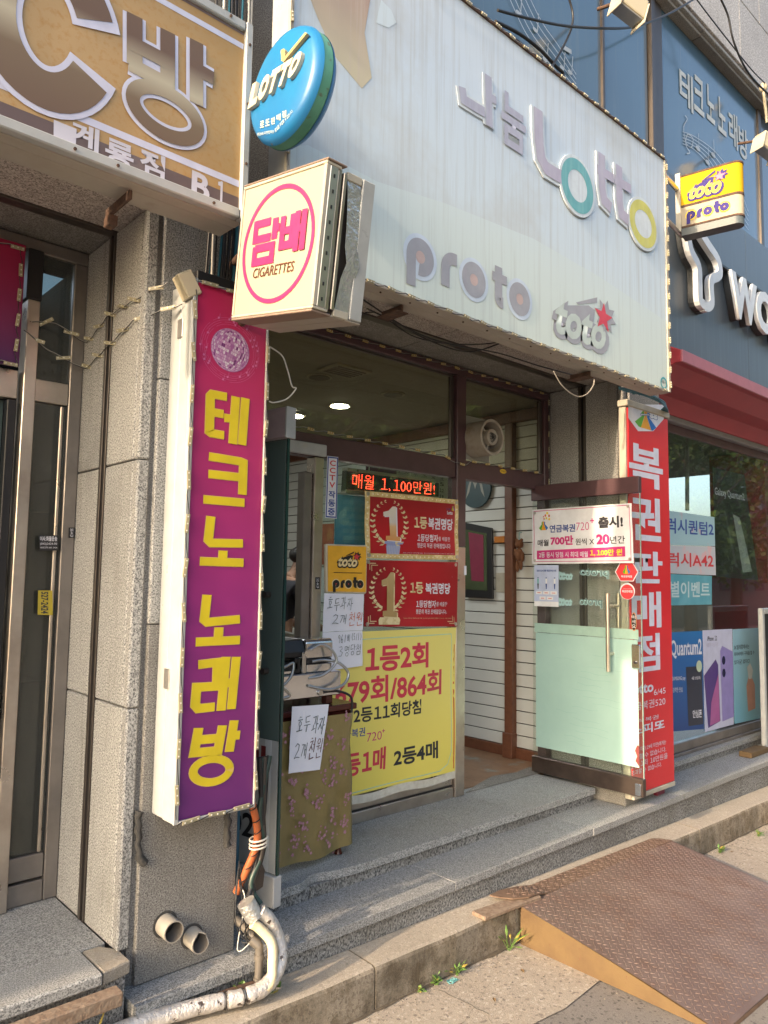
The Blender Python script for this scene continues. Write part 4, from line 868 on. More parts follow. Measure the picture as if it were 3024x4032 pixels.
cbox('edge_frame', -.004, .058, 0, 1, -.005, .016, cream_metal); cbox('edge_frame', -.004, .058, 0, .018, .0165, .9795, cream_metal); cbox('edge_frame', -.004, .012, .972, 1, .0165, .9795, cream_metal); cbox('edge_frame', -.004, .058, 0, 1, .981, 1.0, cream_metal)
cbox('perforated_angle', .013, .045, .975, 1.0, .0165, .9795, steelb); cbox('bent_strip', .05, .066, .96, .985, .01, .98, alu); cbox('bent_strip', .072, .086, .96, .99, .02, .97, alu)
cbox('cabinet', .060, .205, .0, .955, .015, .995, strip_dk, .002)
b = MB(); vs = []      # peeling silver side skin
for j in range(9):
    t_ = .05+.92*j/8; bow = .012*math.sin(j/8*math.pi)*(1 if j != 5 else 1.9)
    for d in (.092, .148): vs.append(P0+ex*(d+bow)-ey*(cw*(.975+bow*1.2))-ez*ch*t_)
b.add(vs, [(2*j, 2*j+1, 2*j+3, 2*j+2) for j in range(8)], M('torn_silver_skin', (.55, .56, .60), .16, .6, bmp=(14, 1)), True); b.build('peeling_skin', cig)
cbox('side_cap', .088, .15, .957, .985, .0, .055, cream_metal); cbox('side_cap', .088, .15, .957, .985, .955, 1.01, cream_metal); cbox('side_plate', .153, .206, .957, .99, .0, 1.0, white_metal, .003)
cbox('bottom_tray', -.004, .075, .0, .99, 1.003, 1.02, M('brown_tray', (.26, .19, .15), .6)); cbox('bottom_tray', .078, .135, .0, .97, 1.003, 1.018, beige_metal); cbox('bottom_tray', .138, .206, .0, .98, 1.003, 1.016, beige_metal)
cbox('top_cover', -.004, .075, .0, 1.01, -.022, -.008, M('brown_tray', (.2, .15, .12), .6))
for k in range(9): cbox('slot', .026, .032, 1.001, 1.004, .07+k*.105, .095+k*.105, black, 0)
b = MB(); n = 56
for wds, mt, h in ((.020, pinkp, .002),):
    A = [f(.5+.435*math.cos(k*2*math.pi/n), .497+.43*math.sin(k*2*math.pi/n), h) for k in range(n)]; B = [f(.5+.40*math.cos(k*2*math.pi/n), .497+.395*math.sin(k*2*math.pi/n), h) for k in range(n)]
    b.add(A+B, [(k, (k+1) % n, n+(k+1) % n, n+k) for k in range(n)], mt)
b.build('pink_oval', cig)
b = MB()
def cst(pts, wd=.026): stroke(b, pts, wd, f, pinkp, .002+.0002*len(b.f))
cst([(.40, .315), (.215, .315), (.215, .43), (.415, .43)], .027); cst([(.462, .30), (.462, .455)], .03); cst([(.47, .375), (.52, .375)], .026)
cst([(.23, .50), (.45, .50), (.45, .60), (.23, .60), (.23, .482)], .027)
cst([(.56, .305), (.56, .52), (.675, .52), (.675, .305)], .027); cst([(.56, .415), (.675, .415)], .024); cst([(.735, .295), (.735, .58)], .027); cst([(.74, .42), (.80, .42)], .024); cst([(.81, .295), (.81, .58)], .027)
b.build('lettering', cig); txt('CIGARETTES', f, .235, .645, .74, .72, brownink, cig, off=.01, h=.002, shear=.15)
MB().tube([P0+ex*.1-ez*.1, P0+ex*.1-ez*.1+Vector((.1, .42, 0))], .016, rust, 8).build('mounting_arm', cig); MB().tube([P0+ex*.1-ez*.38, P0+ex*.1-ez*.38+Vector((.1, .40, 0))], .016, rust, 8).build('mounting_arm', cig)

# ================================================================== BLUE ROUND LOTTO SIGN
Rm = Rot(.032, .027, 0); dn, d1, d2 = Rm.col[0].copy(), Rm.col[1].copy(), Rm.col[2].copy(); C0 = Vector((1.347, 2.0, 3.341)); rd = .195
dsc = thing('round_lotto_sign', 'round blue metal sign with raised cream letters and green rusty rim', 'sign', C0)
bluem = M('blue_enamel', (.010, .165, .36), .4, var=(3, (.01, .12, .32), .35, .7), dirt=(22, (.10, .10, .10), .70, .74)); greenr = M('green_rim', (.11, .34, .24), .5, var=(5, (.07, .25, .18), .4, .7), dirt=(16, (.10, .07, .045), .58, .66))
b = MB(); n = 48
prof = [(0, -.020), (.10, -.020), (.165, -.018), (.180, -.012), (.190, 0), (.195, .012)]
def lathe(b, prof, mat, sm=True):
    vs = []
    for r_, d in prof: vs += [C0+dn*d+d1*(r_*math.cos(2*math.pi*k/n))+d2*(r_*math.sin(2*math.pi*k/n)) for k in range(n)]
    b.add(vs, [(i*n+k, i*n+(k+1) % n, (i+1)*n+(k+1) % n, (i+1)*n+k) for i in range(len(prof)-1) for k in range(n)], mat, sm)
lathe(b, prof, bluem); b.build('front_dish', dsc); b = MB(); lathe(b, [(.1935, .0125), (.1935, .050)], greenr); b.build('rim', dsc); b = MB(); lathe(b, [(.195, .0505), (.192, .060), (.175, .078), (0, .080)], bluem); b.build('back_dish', dsc)
nrm = -dn
def dq(pts): return quadmap([WP(950+u*.2712, 50+v*.2712, C0-dn*.020, dn) for u, v in pts])
creamp = M('cream_raised', (.56, .50, .38), .4, dirt=(25, (.25, .16, .09), .70, .74))
g = dq([(215, 1040), (975, 540), (815, 960), (135, 1450)]); 
for i, ch_ in enumerate('LOTTO'):
    txt(ch_, g, .0+i*.2+(.0 if ch_ != 'T' else .01), .06 if i < 4 else 0, .19+i*.2, .95 if i < 4 else .9, creamp, dsc, off=.075, h=.0, depth=.014)
g = dq([(600, 300), (1000, 300), (1000, 740), (600, 740)]); poly([(.04, .62), (.15, .56), (.20, .62), (.19, .84), (.93, .02), (.99, .06), (.14, 1.0), (.06, .96)], g, M('amber_raised', (.50, .35, .15), .4), dsc, 'check_mark', 0, .012)
small = M('pale_small_letter', (.60, .62, .48), .5)
for i, ch_ in enumerate('로또판매점'):
    u = 305+i*80; v = 1625-i*26-(i > 2)*(i-2)*22; g = dq([(u-28, v-45), (u+30, v-62), (u+28, v+38), (u-30, v+52)]); txt(ch_, g, 0, 0, 1, 1, small, dsc, off=.02, h=.001)
g = dq([(235, 1745), (480, 1700), (480, 1745), (235, 1795)]); txt('만19세 미만인자는', g, 0, 0, 1, 1, small, dsc, h=.001); g = dq([(485, 1690), (745, 1400), (760, 1440), (500, 1745)]); txt('로또를 구입할 수 없습니다.', g, 0, 0, 1, 1, small, dsc, h=.001)
MB().tube([C0+dn*.06, C0+dn*.06+Vector((.10, .22, 0))], .018, rust, 8).build('mounting_arm', dsc)

# ================================================================== TOTO / PROTO PROJECTING SIGN
Rm = Rot(.213, .005, 0); ex, ey, ez = Rm.col[0].copy(), Rm.col[1].copy(), Rm.col[2].copy(); P0 = Vector((4.824, 2.3, 4.49)); sw_, sh_ = .389, .376
tp = thing('toto_proto_sign', 'small projecting rusty sign, yellow upper panel and cream lower panel', 'sign', P0)
def roundbox(name, z0, z1, mat, e0=0, r_=.055, d0=0, d1=.11, inset=0):
    P = []; m_ = []
    pts = [(d0+inset, -.0), (d0+inset, sw_-r_)]; 
    for k in range(1, 9): a = math.pi/2*k/8; pts.append((d0+inset+r_-r_*math.cos(a), sw_-r_+(r_-inset)*math.sin(a)))
    for k in range(0, 9): a = math.pi/2*k/8; pts.append((d1-inset-r_+r_*math.sin(a), sw_-r_+(r_-inset)*math.cos(a)))
    pts.append((d1-inset, 0))
    MB().prism([P0+ex*d-ey*s-ez*z0 for d, s in pts], -ez*(z1-z0), mat).build(name, tp)
yelg = M('bright_yellow_acrylic', (.50, .30, .012), .75, spec=.1, var=(5, (.48, .25, .02), .55, .9)); creamg = M('cream_acrylic_small', (.42, .37, .28), .75, spec=.1)
roundbox('yellow_panel', .012, .215, yelg, inset=.003); roundbox('cream_panel', .232, .365, creamg, inset=.003)
for a_, c_2 in ((0, .012), (.2155, .2315), (.3655, .378)): roundbox('rusty_rim', a_, c_2, rust)
roundbox('base_box', .3785, .43, M('dark_steel', (.08, .10, .11), .5), inset=.004)
MB().obox(P0+ey*.018-ez*.19+ex*.05, (ex, ey, ez), (.055, .017, .21), cream_metal).build('end_plate', tp, .002)
f = quadmap([P0-ey*.05-ex*.001-ez*.045, P0-ey*.30-ex*.001-ez*.02, P0-ey*.30-ex*.001-ez*.20, P0-ey*.05-ex*.001-ez*.20]); ink = M('indigo_ink', (.06, .05, .20), .8, spec=.05)
toto(tp, f, 1.4, ink, M('letter_yellow_fill', (.85, .60, .10), .8, spec=.05), M('pink_star', (.75, .22, .28), .8, spec=.05), hh=.0)
f = quadmap([P0-ey*.035-ex*.001-ez*.24, P0-ey*.305-ex*.001-ez*.24, P0-ey*.305-ex*.001-ez*.36, P0-ey*.035-ex*.001-ez*.36]); prot(tp, (f, .27/.12), ink, M('yellow_halo', (.85, .66, .05), .8, spec=.05), M('orange_dot', (.75, .35, .12), .8, spec=.05), .20, hh=.0)
for z in (4.40, 4.10): MB().tube([(4.40, 2.26, z-.02), (4.86, 2.33, z)], .016, steelb, 8).build('mounting_arm', tp)

# ================================================================== RED COLUMN SIGN (right pillar)
YR = 2.50
red = thing('lottery_column_sign', 'tall red vertical sign box reading lottery shop in white Hangul beside the open door', 'sign', (4.7, YR, .40))
rx0, rx1, rz0, rz1 = 4.437, 4.975, .335, 2.885
box('cabinet', rx0-.014, rx1, YR+.012, 2.56, rz0, rz1-.045, cream_metal, red, .003); MB().box(rx0, rx1, YR, YR+.01, rz0+.028, rz1-.05, redb).build('face_panel', red)
box('cap', rx0-.03, rx1+.008, YR-.012, 2.562, rz1-.042, rz1, cream_metal, red, .004); box('bottom_trim', rx0, rx1+.003, YR-.006, YR+.02, rz0-.004, rz0+.024, cream_metal, red, .003)
box('foot', 4.80, 4.90, 2.53, 2.56, .286, rz0-.006, M('maroon_foot', (.16, .02, .04), .4), red, .003)
f, s_2 = PXF('y', YR-.001, 2440, 2640, 1500, 3100)
def rp(pts, mat, h=.001, name='print'): return poly([s_2(*p) for p in pts], f, mat, red, name, h)
rp([(2473, 1593), (2613, 1593), (2613, 1650), (2572, 1698), (2512, 1698), (2473, 1645)], whitel, .0008, 'badge')
gr, og, bl = M('bag_green', (.12, .42, .03), .4), M('bag_orange', (.80, .36, .02), .4), M('bag_blue', (.01, .14, .50), .4)
def bag(fn, parent, sc_=1, h=.0012):
    poly([fn(-.12, -.42), (fn(-.2, -.28)), fn(-.16, -.15), fn(-.48, .28), fn(-.30, .5), fn(-.22, .5), fn(-.06, -.15), fn(-.08, -.42)], F_, gr, parent, 'money_bag_print', h)
    poly([fn(-.07, -.42), fn(.07, -.42), fn(.05, -.15), fn(.24, .5), fn(-.22, .5), fn(-.05, -.15)], F_, og, parent, 'money_bag_print', h+.0001)
    poly([fn(.08, -.42), fn(.12, -.42), fn(.2, -.28), fn(.16, -.15), fn(.48, .28), fn(.30, .5), fn(.25, .5), fn(.06, -.15)], F_, bl, parent, 'money_bag_print', h+.0002)
F_ = f; c0 = s_2(2542, 1652); bag(lambda a, c: (c0[0]+a*.44, c0[1]+c*.050), red)
b = MB(); stroke(b, [s_2(2520, 1632), s_2(2556, 1634)], .012, f, blueink, .0018); stroke(b, [s_2(2521, 1632), s_2(2555, 1634)], .006, f, whitel, .0022)
cc = s_2(2572, 1636)
for k in range(4):
    a = math.pi/4+k*math.pi/2; p = (cc[0]+.055*math.cos(a), cc[1]+.0062*math.sin(a)); b.add([f(p[0]+.052*math.cos(j*.52), p[1]+.0066*math.sin(j*.52), .0020) for j in range(12)], [list(range(12))], blueink); b.add([f(p[0]+.042*math.cos(j*.52), p[1]+.0053*math.sin(j*.52), .0024) for j in range(12)], [list(range(12))], whitel)
b.build('clover_print', red)
for ch, u0, u1, vt, vb in (('복', 2475, 2608, 1738, 1908), ('권', 2478, 2600, 1946, 2124), ('판', 2480, 2607, 2166, 2296), ('매', 2486, 2602, 2330, 2478), ('점', 2492, 2597, 2500, 2652)):
    T(ch, u0, u1, vt, vb, 'y', YR-.001, lav if 0 else M('sign_letter_white', (.66, .68, .80), .4), red, off=.028, h=.001)
lwt = MATS['sign_letter_white']
for body, u0, u1, vt, vb, o2 in (('Lotto', 2470, 2572, 2698, 2742, .03), ('6/45', 2574, 2620, 2715, 2738, .0), ('연금복권520', 2472, 2619, 2772, 2806, .0), ('즉석복권', 2480, 2592, 2838, 2856, .0), ('스피또', 2484, 2616, 2862, 2902, .025), ('만19세 미만(19세 미만)에게는', 2484, 2622, 2950, 2972, 0), ('판매할 수 없습니다.', 2484, 2622, 2978, 3000, 0), ('1인 1회 10만원을', 2484, 2628, 3006, 3030, 0), ('초과할 수 없습니다.', 2486, 2604, 3036, 3056, 0)):
    T(body, u0, u1, vt, vb, 'y', YR-.001, lwt, red, off=o2, h=.001)
b = MB()
for k in range(14): b.tube(smooth_path([(4.15+.02*k, 2.40+.01*(k % 4), 2.90), (4.45+.03*math.sin(k), 2.34+.008*(k % 5), 2.885+.005*(k % 3)), (4.75, 2.40, 2.90-.002*k), (4.88+.008*k, 2.50, 2.888)], 4), .004, cableb, 5)
o = b.build('cable_bundle'); tag(o, 'bundle of teal cables lying on top of the red column sign', 'cables')

# ================================================================== GLASS DOORS
XL = 4.345
rdoor = thing('open_glass_door', 'open glass door leaf with mint frosted lower film and maroon top rail', 'door', (XL, 3.2, .39))
d0, d1_ = 2.376, 3.20
MB().box(XL, XL+.010, d0+.004, d1_-.004, .50, 2.252, glass_door).build('glass_pane', rdoor); 
box('glass_edge', XL, XL+.010, d0, d0+.0035, .50, 2.252, M('glass_edge_pale', (.30, .42, .38), .2), rdoor, 0)
box('top_rail', XL-.014, XL+.026, d0, d1_, 2.255, 2.36, maroon, rdoor, .003); box('bottom_rail', XL-.014, XL+.026, d0, d1_, .392, .498, M('brown_rail', (.13, .10, .085), .32, .75, var=(5, (.08, .06, .055), .4, .7)), rdoor, .003)
MB().box(XL-.0022, XL-.0006, 2.405, 3.17, .562, 1.335, frost).build('frosted_film', rdoor)
MB().box(XL-.0024, XL-.0006, 2.398, 3.18, 1.338, 1.40, M('mint_film_top_band', (.33, .50, .44), .4)).build('frosted_film', rdoor)
for z0 in (.8, 1.12):
    pass
hs = M('handle_steel', (.66, .60, .52), .28, .9)
h1_ = MB().tube([(XL-.06, 2.575, 1.13), (XL-.06, 2.575, 1.62)], .013, hs, 14).build('handle', rdoor); h2_ = MB().tube([(XL+.07, 2.575, 1.13), (XL+.07, 2.575, 1.62)], .013, hs, 14).build('handle', rdoor)
for z in (1.24, 1.54): MB().tube([(XL-.055, 2.575, z), (XL-.001, 2.575, z)], .011, hs, 10).build('handle_bracket', h1_); MB().tube([(XL+.011, 2.575, z), (XL+.065, 2.575, z)], .011, hs, 10).build('handle_bracket', h2_)
box('lock_case', XL-.02, XL-.002, 2.380, 2.44, 1.16, 1.31, steel, rdoor, .006); box('lock_case', XL-.026, XL-.0145, 2.385, 2.425, .40, .47, steel, rdoor, .004); MB().tube([(XL-.03, 2.41, 1.2), (XL-.02, 2.41, 1.2)], .009, black, 10).build('key_hole', rdoor)
crk = M('crack_line', (.22, .42, .38), .6); f = quadmap([(XL-.0024, 3.17, 1.335), (XL-.0024, 2.405, 1.335), (XL-.0024, 2.405, .562), (XL-.0024, 3.17, .562)]); b = MB(); q = random.Random(2)
for k in range(16):
    t0_ = .15+k*.05; s0_ = q.uniform(.2, .6); L_ = q.uniform(.2, .4); stroke(b, [(s0_+L_*j/6, t0_+.006*math.sin(j*1.3+k)+.012*j/6) for j in range(7)], .0012, f, crk, .0004)
b.build('hairline_crack', rdoor)
MB().add([(XL-.003, 2.405, .57), (XL-.003, 2.43, .60), (XL-.003, 2.418, .63), (XL-.003, 2.432, .66), (XL-.003, 2.42, .69), (XL-.003, 2.41, .70), (XL-.003, 2.404, .69)], [range(7)], M('maroon_tear', (.2, .04, .04), .5)).build('torn_corner', rdoor)
# decals on the glass (seen mirrored)
cy = M('cyan_decal', (.36, .58, .60), .4); cyo = M('cyan_decal_dark', (.10, .16, .16), .4)
def xq(pts, x=XL-.001): return quadmap([W(u, v, 'x', x) for u, v in pts])
for (u0, u1, v0) in ((2282, 2398, 2236), (2280, 2372, 2352)):
    g = xq([(u0, v0), (u1, v0+4), (u1, v0+45), (u0, v0+38)]); txt('proto', g, 0, 0, 1, 1, cy, rdoor, off=.05, h=.0004, mirror=True); txt('proto', g, .01, .03, .99, .97, cyo, rdoor, off=.0, h=.0010, mirror=True)
for (u0, v0) in ((2192, 2238), (2190, 2340)):
    g = xq([(u0, v0), (u0+64, v0+12), (u0+64, v0+46), (u0, v0+46)]); txt('toto', g, .1, .15, 1, 1, cy, rdoor, off=.07, h=.0004, mirror=True); poly([(0, 0), (.1, .2), (.7, .5), (.3, .5), (.12, .45), (.02, .55)], g, cy, rdoor, 'decal', .0006)
# big notice banner on the door
f = xq([(2096, 2008), (2486, 1981), (2497, 2217), (2096, 2220)], XL-.02)
nb = thing('pension_lottery_banner', 'white vinyl banner with pink border and Hangul on the open glass door', 'banner', f(.5, 1)); MB().slab(f, .002, cardw, 10, 6, wob=.004).build('vinyl_sheet', nb)
f0 = f; f = lambda s, t_, h=0: f0(s, t_, h+.0025+.004*math.sin(s*5.1+t_*3.3)*math.cos(t_*6+s))
f.n = f0.n; b = MB(); 
for pts in ([(.02, .03), (.98, .03)], [(.02, .96), (.98, .96)], [(.02, .03), (.02, .96)], [(.98, .03), (.98, .96)]):
    stroke(b, [(pts[0][0]+(pts[1][0]-pts[0][0])*k/8, pts[0][1]+(pts[1][1]-pts[0][1])*k/8) for k in range(9)], .004, f, magenta, .0006)
b.build('border_print', nb)
txt('연금복권', f, .19, .30, .46, .44, blueink, nb, off=.025, h=.001); txt('720', f, .47, .28, .60, .42, magenta, nb, off=-.01, h=.001); txt('+', f, .61, .22, .65, .30, magenta, nb, off=.02, h=.001); txt('출시!', f, .69, .20, .92, .40, inkk, nb, off=.045, h=.001)
txt('매월', f, .06, .56, .18, .68, inkk, nb, off=.02, h=.001); txt('700만', f, .20, .50, .44, .67, magenta, nb, off=.045, h=.001); txt('원씩 X', f, .46, .56, .645, .68, inkk, nb, off=.01, h=.001); txt('20', f, .665, .50, .79, .68, magenta, nb, off=.05, h=.001); txt('년간', f, .795, .54, .93, .67, inkk, nb, off=.015, h=.001)
b = MB(); b.add([f(.055+.0875*k, .76-.004*k, .0022) for k in range(11)]+[f(.055+.0875*k, .92-.003*k, .0022) for k in range(11)], [(k, k+1, 12+k, 11+k) for k in range(10)], magenta); b.build('band_print', nb); txt('2등 동시 당첨 시 최대 매월', f, .08, .79, .58, .89, whitel, nb, off=.015, h=.0040); txt('1,100만 원', f, .60, .76, .905, .88, M('yellow_ink', (.80, .62, .03), .5), nb, off=.035, h=.0040)
F_ = f; bag(lambda a, c: (.125+a*.105, .30+c*.17), nb, h=.001); yd = MATS['yellow_ink']
for k, (a, c, r_) in enumerate(((.15, .12, .012), (.17, .08, .014), (.19, .13, .013), (.16, .17, .011), (.135, .18, .009), (.19, .19, .012), (.13, .14, .008))): MB().add([f(a+r_*.8*math.cos(j*.6), c+r_*2*math.sin(j*.6), .0012) for j in range(10)], [range(10)], yd if k % 2 else orangeink).build('bubble_print', nb)
for s, t_ in ((.03, .06), (.97, .05), (.03, .94), (.97, .93)): MB().disc(f(s, t_, .001), f.n, .010, steelb, 12, .004).build('grommet', nb)
f = xq([(2104, 2225), (2200, 2225), (2200, 2390), (2104, 2386)], XL-.012); nt_ = thing('covid_notice', 'small blue and white notice with three standing figures taped on the door glass', 'notice', f(.5, 1))
MB().slab(f, .001, M('notice_blue', (.48, .56, .76), .5)).build('paper_sheet', nt_); poly([(0, .88), (1, .88), (1, 1), (0, 1)], f, cardw, nt_, 'print', .0015); txt('코로나19 관련 복권구매 수칙', f, .1, .11, .9, .165, blueink, nt_, off=.03, h=.002)
for k, s in enumerate((.16, .50, .84)):
    skn = M('figure_skin', (.6, .4, .3), .6); MB().add([f(s+.03*math.cos(j*.6), .31+.012*math.sin(j*.6), .0016) for j in range(10)], [range(10)], blueink).build('figure_print', nt_)
    poly([(s-.035, .33), (s+.035, .33), (s+.03, .45), (s-.03, .45)], f, (tealp, cardw, cardw)[k], nt_, 'figure_print', .0017); poly([(s-.03, .45), (s+.03, .45), (s+.02, .58), (s-.015, .58)], f, (inkk, blueink, blueink)[k], nt_, 'figure_print', .0018)
for s, t_ in ((.2, .67), (.5, .67), (.8, .67), (.35, .8), (.65, .8)): poly([(s-.13, t_-.04), (s+.13, t_-.04), (s+.13, t_+.04), (s-.13, t_+.04)], f, cardw, nt_, 'print', .0015); poly([(s-.07, t_-.005), (s+.07, t_-.005), (s+.07, t_+.01), (s-.07, t_+.01)], f, redink, nt_, 'print', .0019)
c = W(2467, 2252, 'x', XL-.004); st_ = thing('octagon_sticker', 'red octagonal lottery shop sticker below the door banner', 'sticker', c)
f = quadmap([c+Vector((0, .075, .06)), c+Vector((0, -.075, .06)), c+Vector((0, -.075, -.06)), c+Vector((0, .075, -.06))])
oc = [(.0, .5), (.22, .04), (.78, .04), (1, .5), (.78, .96), (.22, .96)]; poly([(.5+(a-.5)*1.08, .5+(b_-.5)*1.08) for a, b_ in oc], f, whitel, st_, 'backing', 0); poly(oc, f, redink, st_, 'face', .0008); F_ = f; bag(lambda a, c_: (.5+a*.36, .36+c_*.5), st_, h=.0014); txt('복권판매점', f, .25, .68, .75, .80, whitel, st_, h=.0014, off=.02)
c = W(2470, 2328, 'x', XL-.004); st_ = thing('round_sticker', 'round red and white lottery sticker under the octagonal one', 'sticker', c)
MB().disc(c, (-1, 0, 0), .052, whitel, 28, .0006).build('backing', st_); MB().disc(c+Vector((-.001, 0, -.004)), (-1, 0, 0), .046, redink, 28, .0006).build('face', st_)
f = quadmap([c+Vector((-.002, .045, .045)), c+Vector((-.002, -.045, .045)), c+Vector((-.002, -.045, -.045)), c+Vector((-.002, .045, -.045))]); txt('복권판매점', f, .1, .42, .9, .60, whitel, st_, h=.0004, off=.02); txt('동행복권 공식 인증', f, .2, .3, .8, .36, whitel, st_, h=.0004)
c = W(2496, 2448, 'x', XL-.004); st_ = thing('pull_sticker', 'narrow oval black and gold pull sticker beside the door handle', 'sticker', c)
MB().disc(c, (-1, 0, 0), .020, M('copper_edge', (.5, .22, .10), .3), 24, .001, e=(0, 1, 0), r2=.058).build('backing', st_); MB().disc(c+Vector((-.0012, 0, 0)), (-1, 0, 0), .016, black, 24, .001, e=(0, 1, 0), r2=.052).build('face', st_)
f = quadmap([c+Vector((-.0025, .012, .04)), c+Vector((-.0025, -.012, .04)), c+Vector((-.0025, -.012, -.04)), c+Vector((-.0025, .012, -.04))])
for i, ch_ in enumerate('미세요'): txt(ch_, f, 0, .02+i*.34, 1, .28+i*.34, whitel, st_, h=.0004)
# left door leaf
ldr = thing('left_glass_door', 'open glass door leaf with dark green film and white lettered foot seen edge on', 'door', (1.79, 2.9, .36))
A0, A1 = Vector((1.832, 2.612, 0)), Vector((1.748, 3.16, 0)); dd = (A1-A0).normalized(); nn_ = Vector((-dd.y, dd.x, 0)); nn_ = nn_ if nn_.dot(CAM-A0) > 0 else -nn_
nn_ = Vector((nn_.x, nn_.y, 0)).normalized()
def lbox(name, s0, s1, z0, z1, th0, th1, mat, bv=.002):
    L_ = (A1-A0).length; c = A0+dd*L_*(s0+s1)/2+nn_*(th0+th1)/2+Vector((0, 0, (z0+z1)/2)); return MB().obox(c, (dd, nn_, (0, 0, 1)), (L_*(s1-s0)/2, abs(th1-th0)/2, (z1-z0)/2), mat).build(name, ldr, bv)
lbox('glass_pane', .006, 1, .487, 2.285, -.005, .005, glass_dark, 0); lbox('glass_edge', 0, .012, .487, 2.285, -.006, .006, greenedge, 0)
lbox('green_film', .02, 1, 1.02, 2.28, .0055, .0075, filmgreen, 0); lbox('white_film', .02, 1, .49, 1.018, .0055, .0072, M('white_film', (.46, .47, .46), .4), 0); lbox('white_film', .09, .16, .49, 1.018, .0074, .0084, M('film_stripe', (.60, .62, .62), .4), 0)
lbox('bottom_rail', .0, 1, .362, .484, -.022, .022, M('wrapped_rail', (.50, .50, .49), .45, dirt=(10, (.3, .28, .25), .6, .8)), .003); lbox('top_rail', .0, 1, 2.288, 2.42, -.024, .024, M('pink_grey_rail', (.42, .32, .34), .4), .003); lbox('end_cap', -.02, -.001, 2.285, 2.42, -.028, .028, white_metal, .002)
Lq = quadmap([A0+dd*.50+nn_*.009+Vector((0, 0, 1.0)), A0+dd*.05+nn_*.009+Vector((0, 0, 1.0)), A0+dd*.05+nn_*.009+Vector((0, 0, .5)), A0+dd*.50+nn_*.009+Vector((0, 0, .5))])
txt('담배', Lq, .15, .02, .93, .36, M('maroon_ink', (.16, .015, .015), .5), ldr, off=.03, h=.001); txt('5802', Lq, .1, .60, .80, .80, black, ldr, off=.02, h=.001)
MB().disc(A0+dd*.25+nn_*.026+Vector((0, 0, 2.36)), nn_, .014, rust, 14, .006).build('screw_cap', ldr)
for z in (1.30, 1.62): MB().tube([A0+dd*.09+nn_*.008+Vector((0, 0, z)), A0+dd*.09+nn_*.035+Vector((0, 0, z))], .014, strip_dk, 12).build('handle_stub', ldr)

# ================================================================== POSTERS ON THE MAIN GLASS
YG = 3.15
def yq(pts, y=YG): return quadmap([W(u, v, 'y', y) for u, v in pts])
def laurel(parent, f, cx, cy_, rx_, ry_, mat, h=.002, lean=0):
    for sgn in (-1, 1):
        b = MB()
        for k in range(11):
            a = R(100-k*15)*1.0; px_ = cx+sgn*rx_*math.cos(R(80)-R(13.5)*(11-k))*1.0; 
            ang = R(-70+k*14); px_ = cx+sgn*rx_*math.cos(ang); py_ = cy_-ry_*math.sin(ang)
            sz = .085-.0045*k
            for o2 in (-1, 1):
                d = ang+math.pi/2*1+(o2*.65); dx, dy = sgn*math.cos(d)*sz*.62, -math.sin(d)*sz
                mx_, my_ = px_+dx*.5, py_+dy*.5; nx_, ny_ = -dy*.25, dx*.25*1.0
                b.add([f(px_, py_, h), f(mx_+nx_, my_+ny_, h), f(px_+dx, py_+dy, h), f(mx_-nx_, my_-ny_, h)], [(0, 1, 2, 3)], mat)
        b.build('laurel_print', parent)
def one(parent, f, x0, x1, y0, y1, mat, mat2, h=.003):
    wq_, hq_ = x1-x0, y1-y0; P = lambda a, c: (x0+a*wq_, y0+c*hq_)
    pts = [P(0, .18), P(.30, .13), P(.52, .0), P(.72, .0), P(.74, .86), P(.95, .88), P(.96, 1.0), P(.12, .98), P(.13, .86), P(.36, .85), P(.34, .28), P(.02, .30)]
    poly([(a+.012, c+.012) for a, c in pts], f, mat2, parent, 'number_print', h); poly(pts, f, mat, parent, 'number_print', h+.0006)
gold2 = gradz('orange_gold', [(0, (.62, .25, .06)), (.45, (.70, .45, .22)), (.55, (.62, .58, .52)), (1, (.70, .64, .52))], W(1600, 2150, 'y', YG).z, W(1600, 1990, 'y', YG).z, .3)
f0 = yq([(1436, 1933), (1804, 1968), (1802, 2205), (1439, 2198)], YG); wv = lambda s, t_: .006*math.sin(s*5.1+t_*3.3)*math.cos(t_*6+s)
p1 = thing('upper_red_banner', 'red banner with gold dotted border and orange numeral one on a column', 'banner', f0(.5, 1)); MB().slab(f0, .002, goldp, 12, 8, wob=.006).build('vinyl_sheet', p1)
f = lambda s, t_, h=0: f0(s, t_, h+.0025+wv(s, t_)); f.n = f0.n
def gridp(f, s0, s1, t0, t1, mat, parent, name, h, nu=12, nv=8): MB().slab(lambda a, c, hh=0: f(s0+(s1-s0)*a, t0+(t1-t0)*c, hh+h), .0003, mat, nu, nv).build(name, parent)
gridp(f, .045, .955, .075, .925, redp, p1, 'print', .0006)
b = MB()
for k in range(22):
    for t_ in (.035, .965): c = (.03+k*.0447, t_); b.add([f(c[0]+.007*math.cos(j), c[1]+.012*math.sin(j), .0012) for j in range(6)], [range(6)], M('bulb_print', (.85, .80, .62), .4))
for k in range(11):
    for s in (.022, .978): c = (s, .08+k*.084); b.add([f(c[0]+.007*math.cos(j), c[1]+.012*math.sin(j), .0012) for j in range(6)], [range(6)], MATS['bulb_print'])
b.build('dotted_border_print', p1)
laurel(p1, f, .24, .46, .165, .34, goldl); one(p1, f, .175, .35, .20, .73, gold2, M('white_print', (.75, .75, .8), .4))
b = MB()
for k in range(8): b.add([f(.215+k*.0175, .80, .0022), f(.227+k*.0175, .80, .0022), f(.225+k*.0165, .93, .0022), f(.215+k*.0165, .93, .0022)], [(0, 1, 2, 3)], lav)
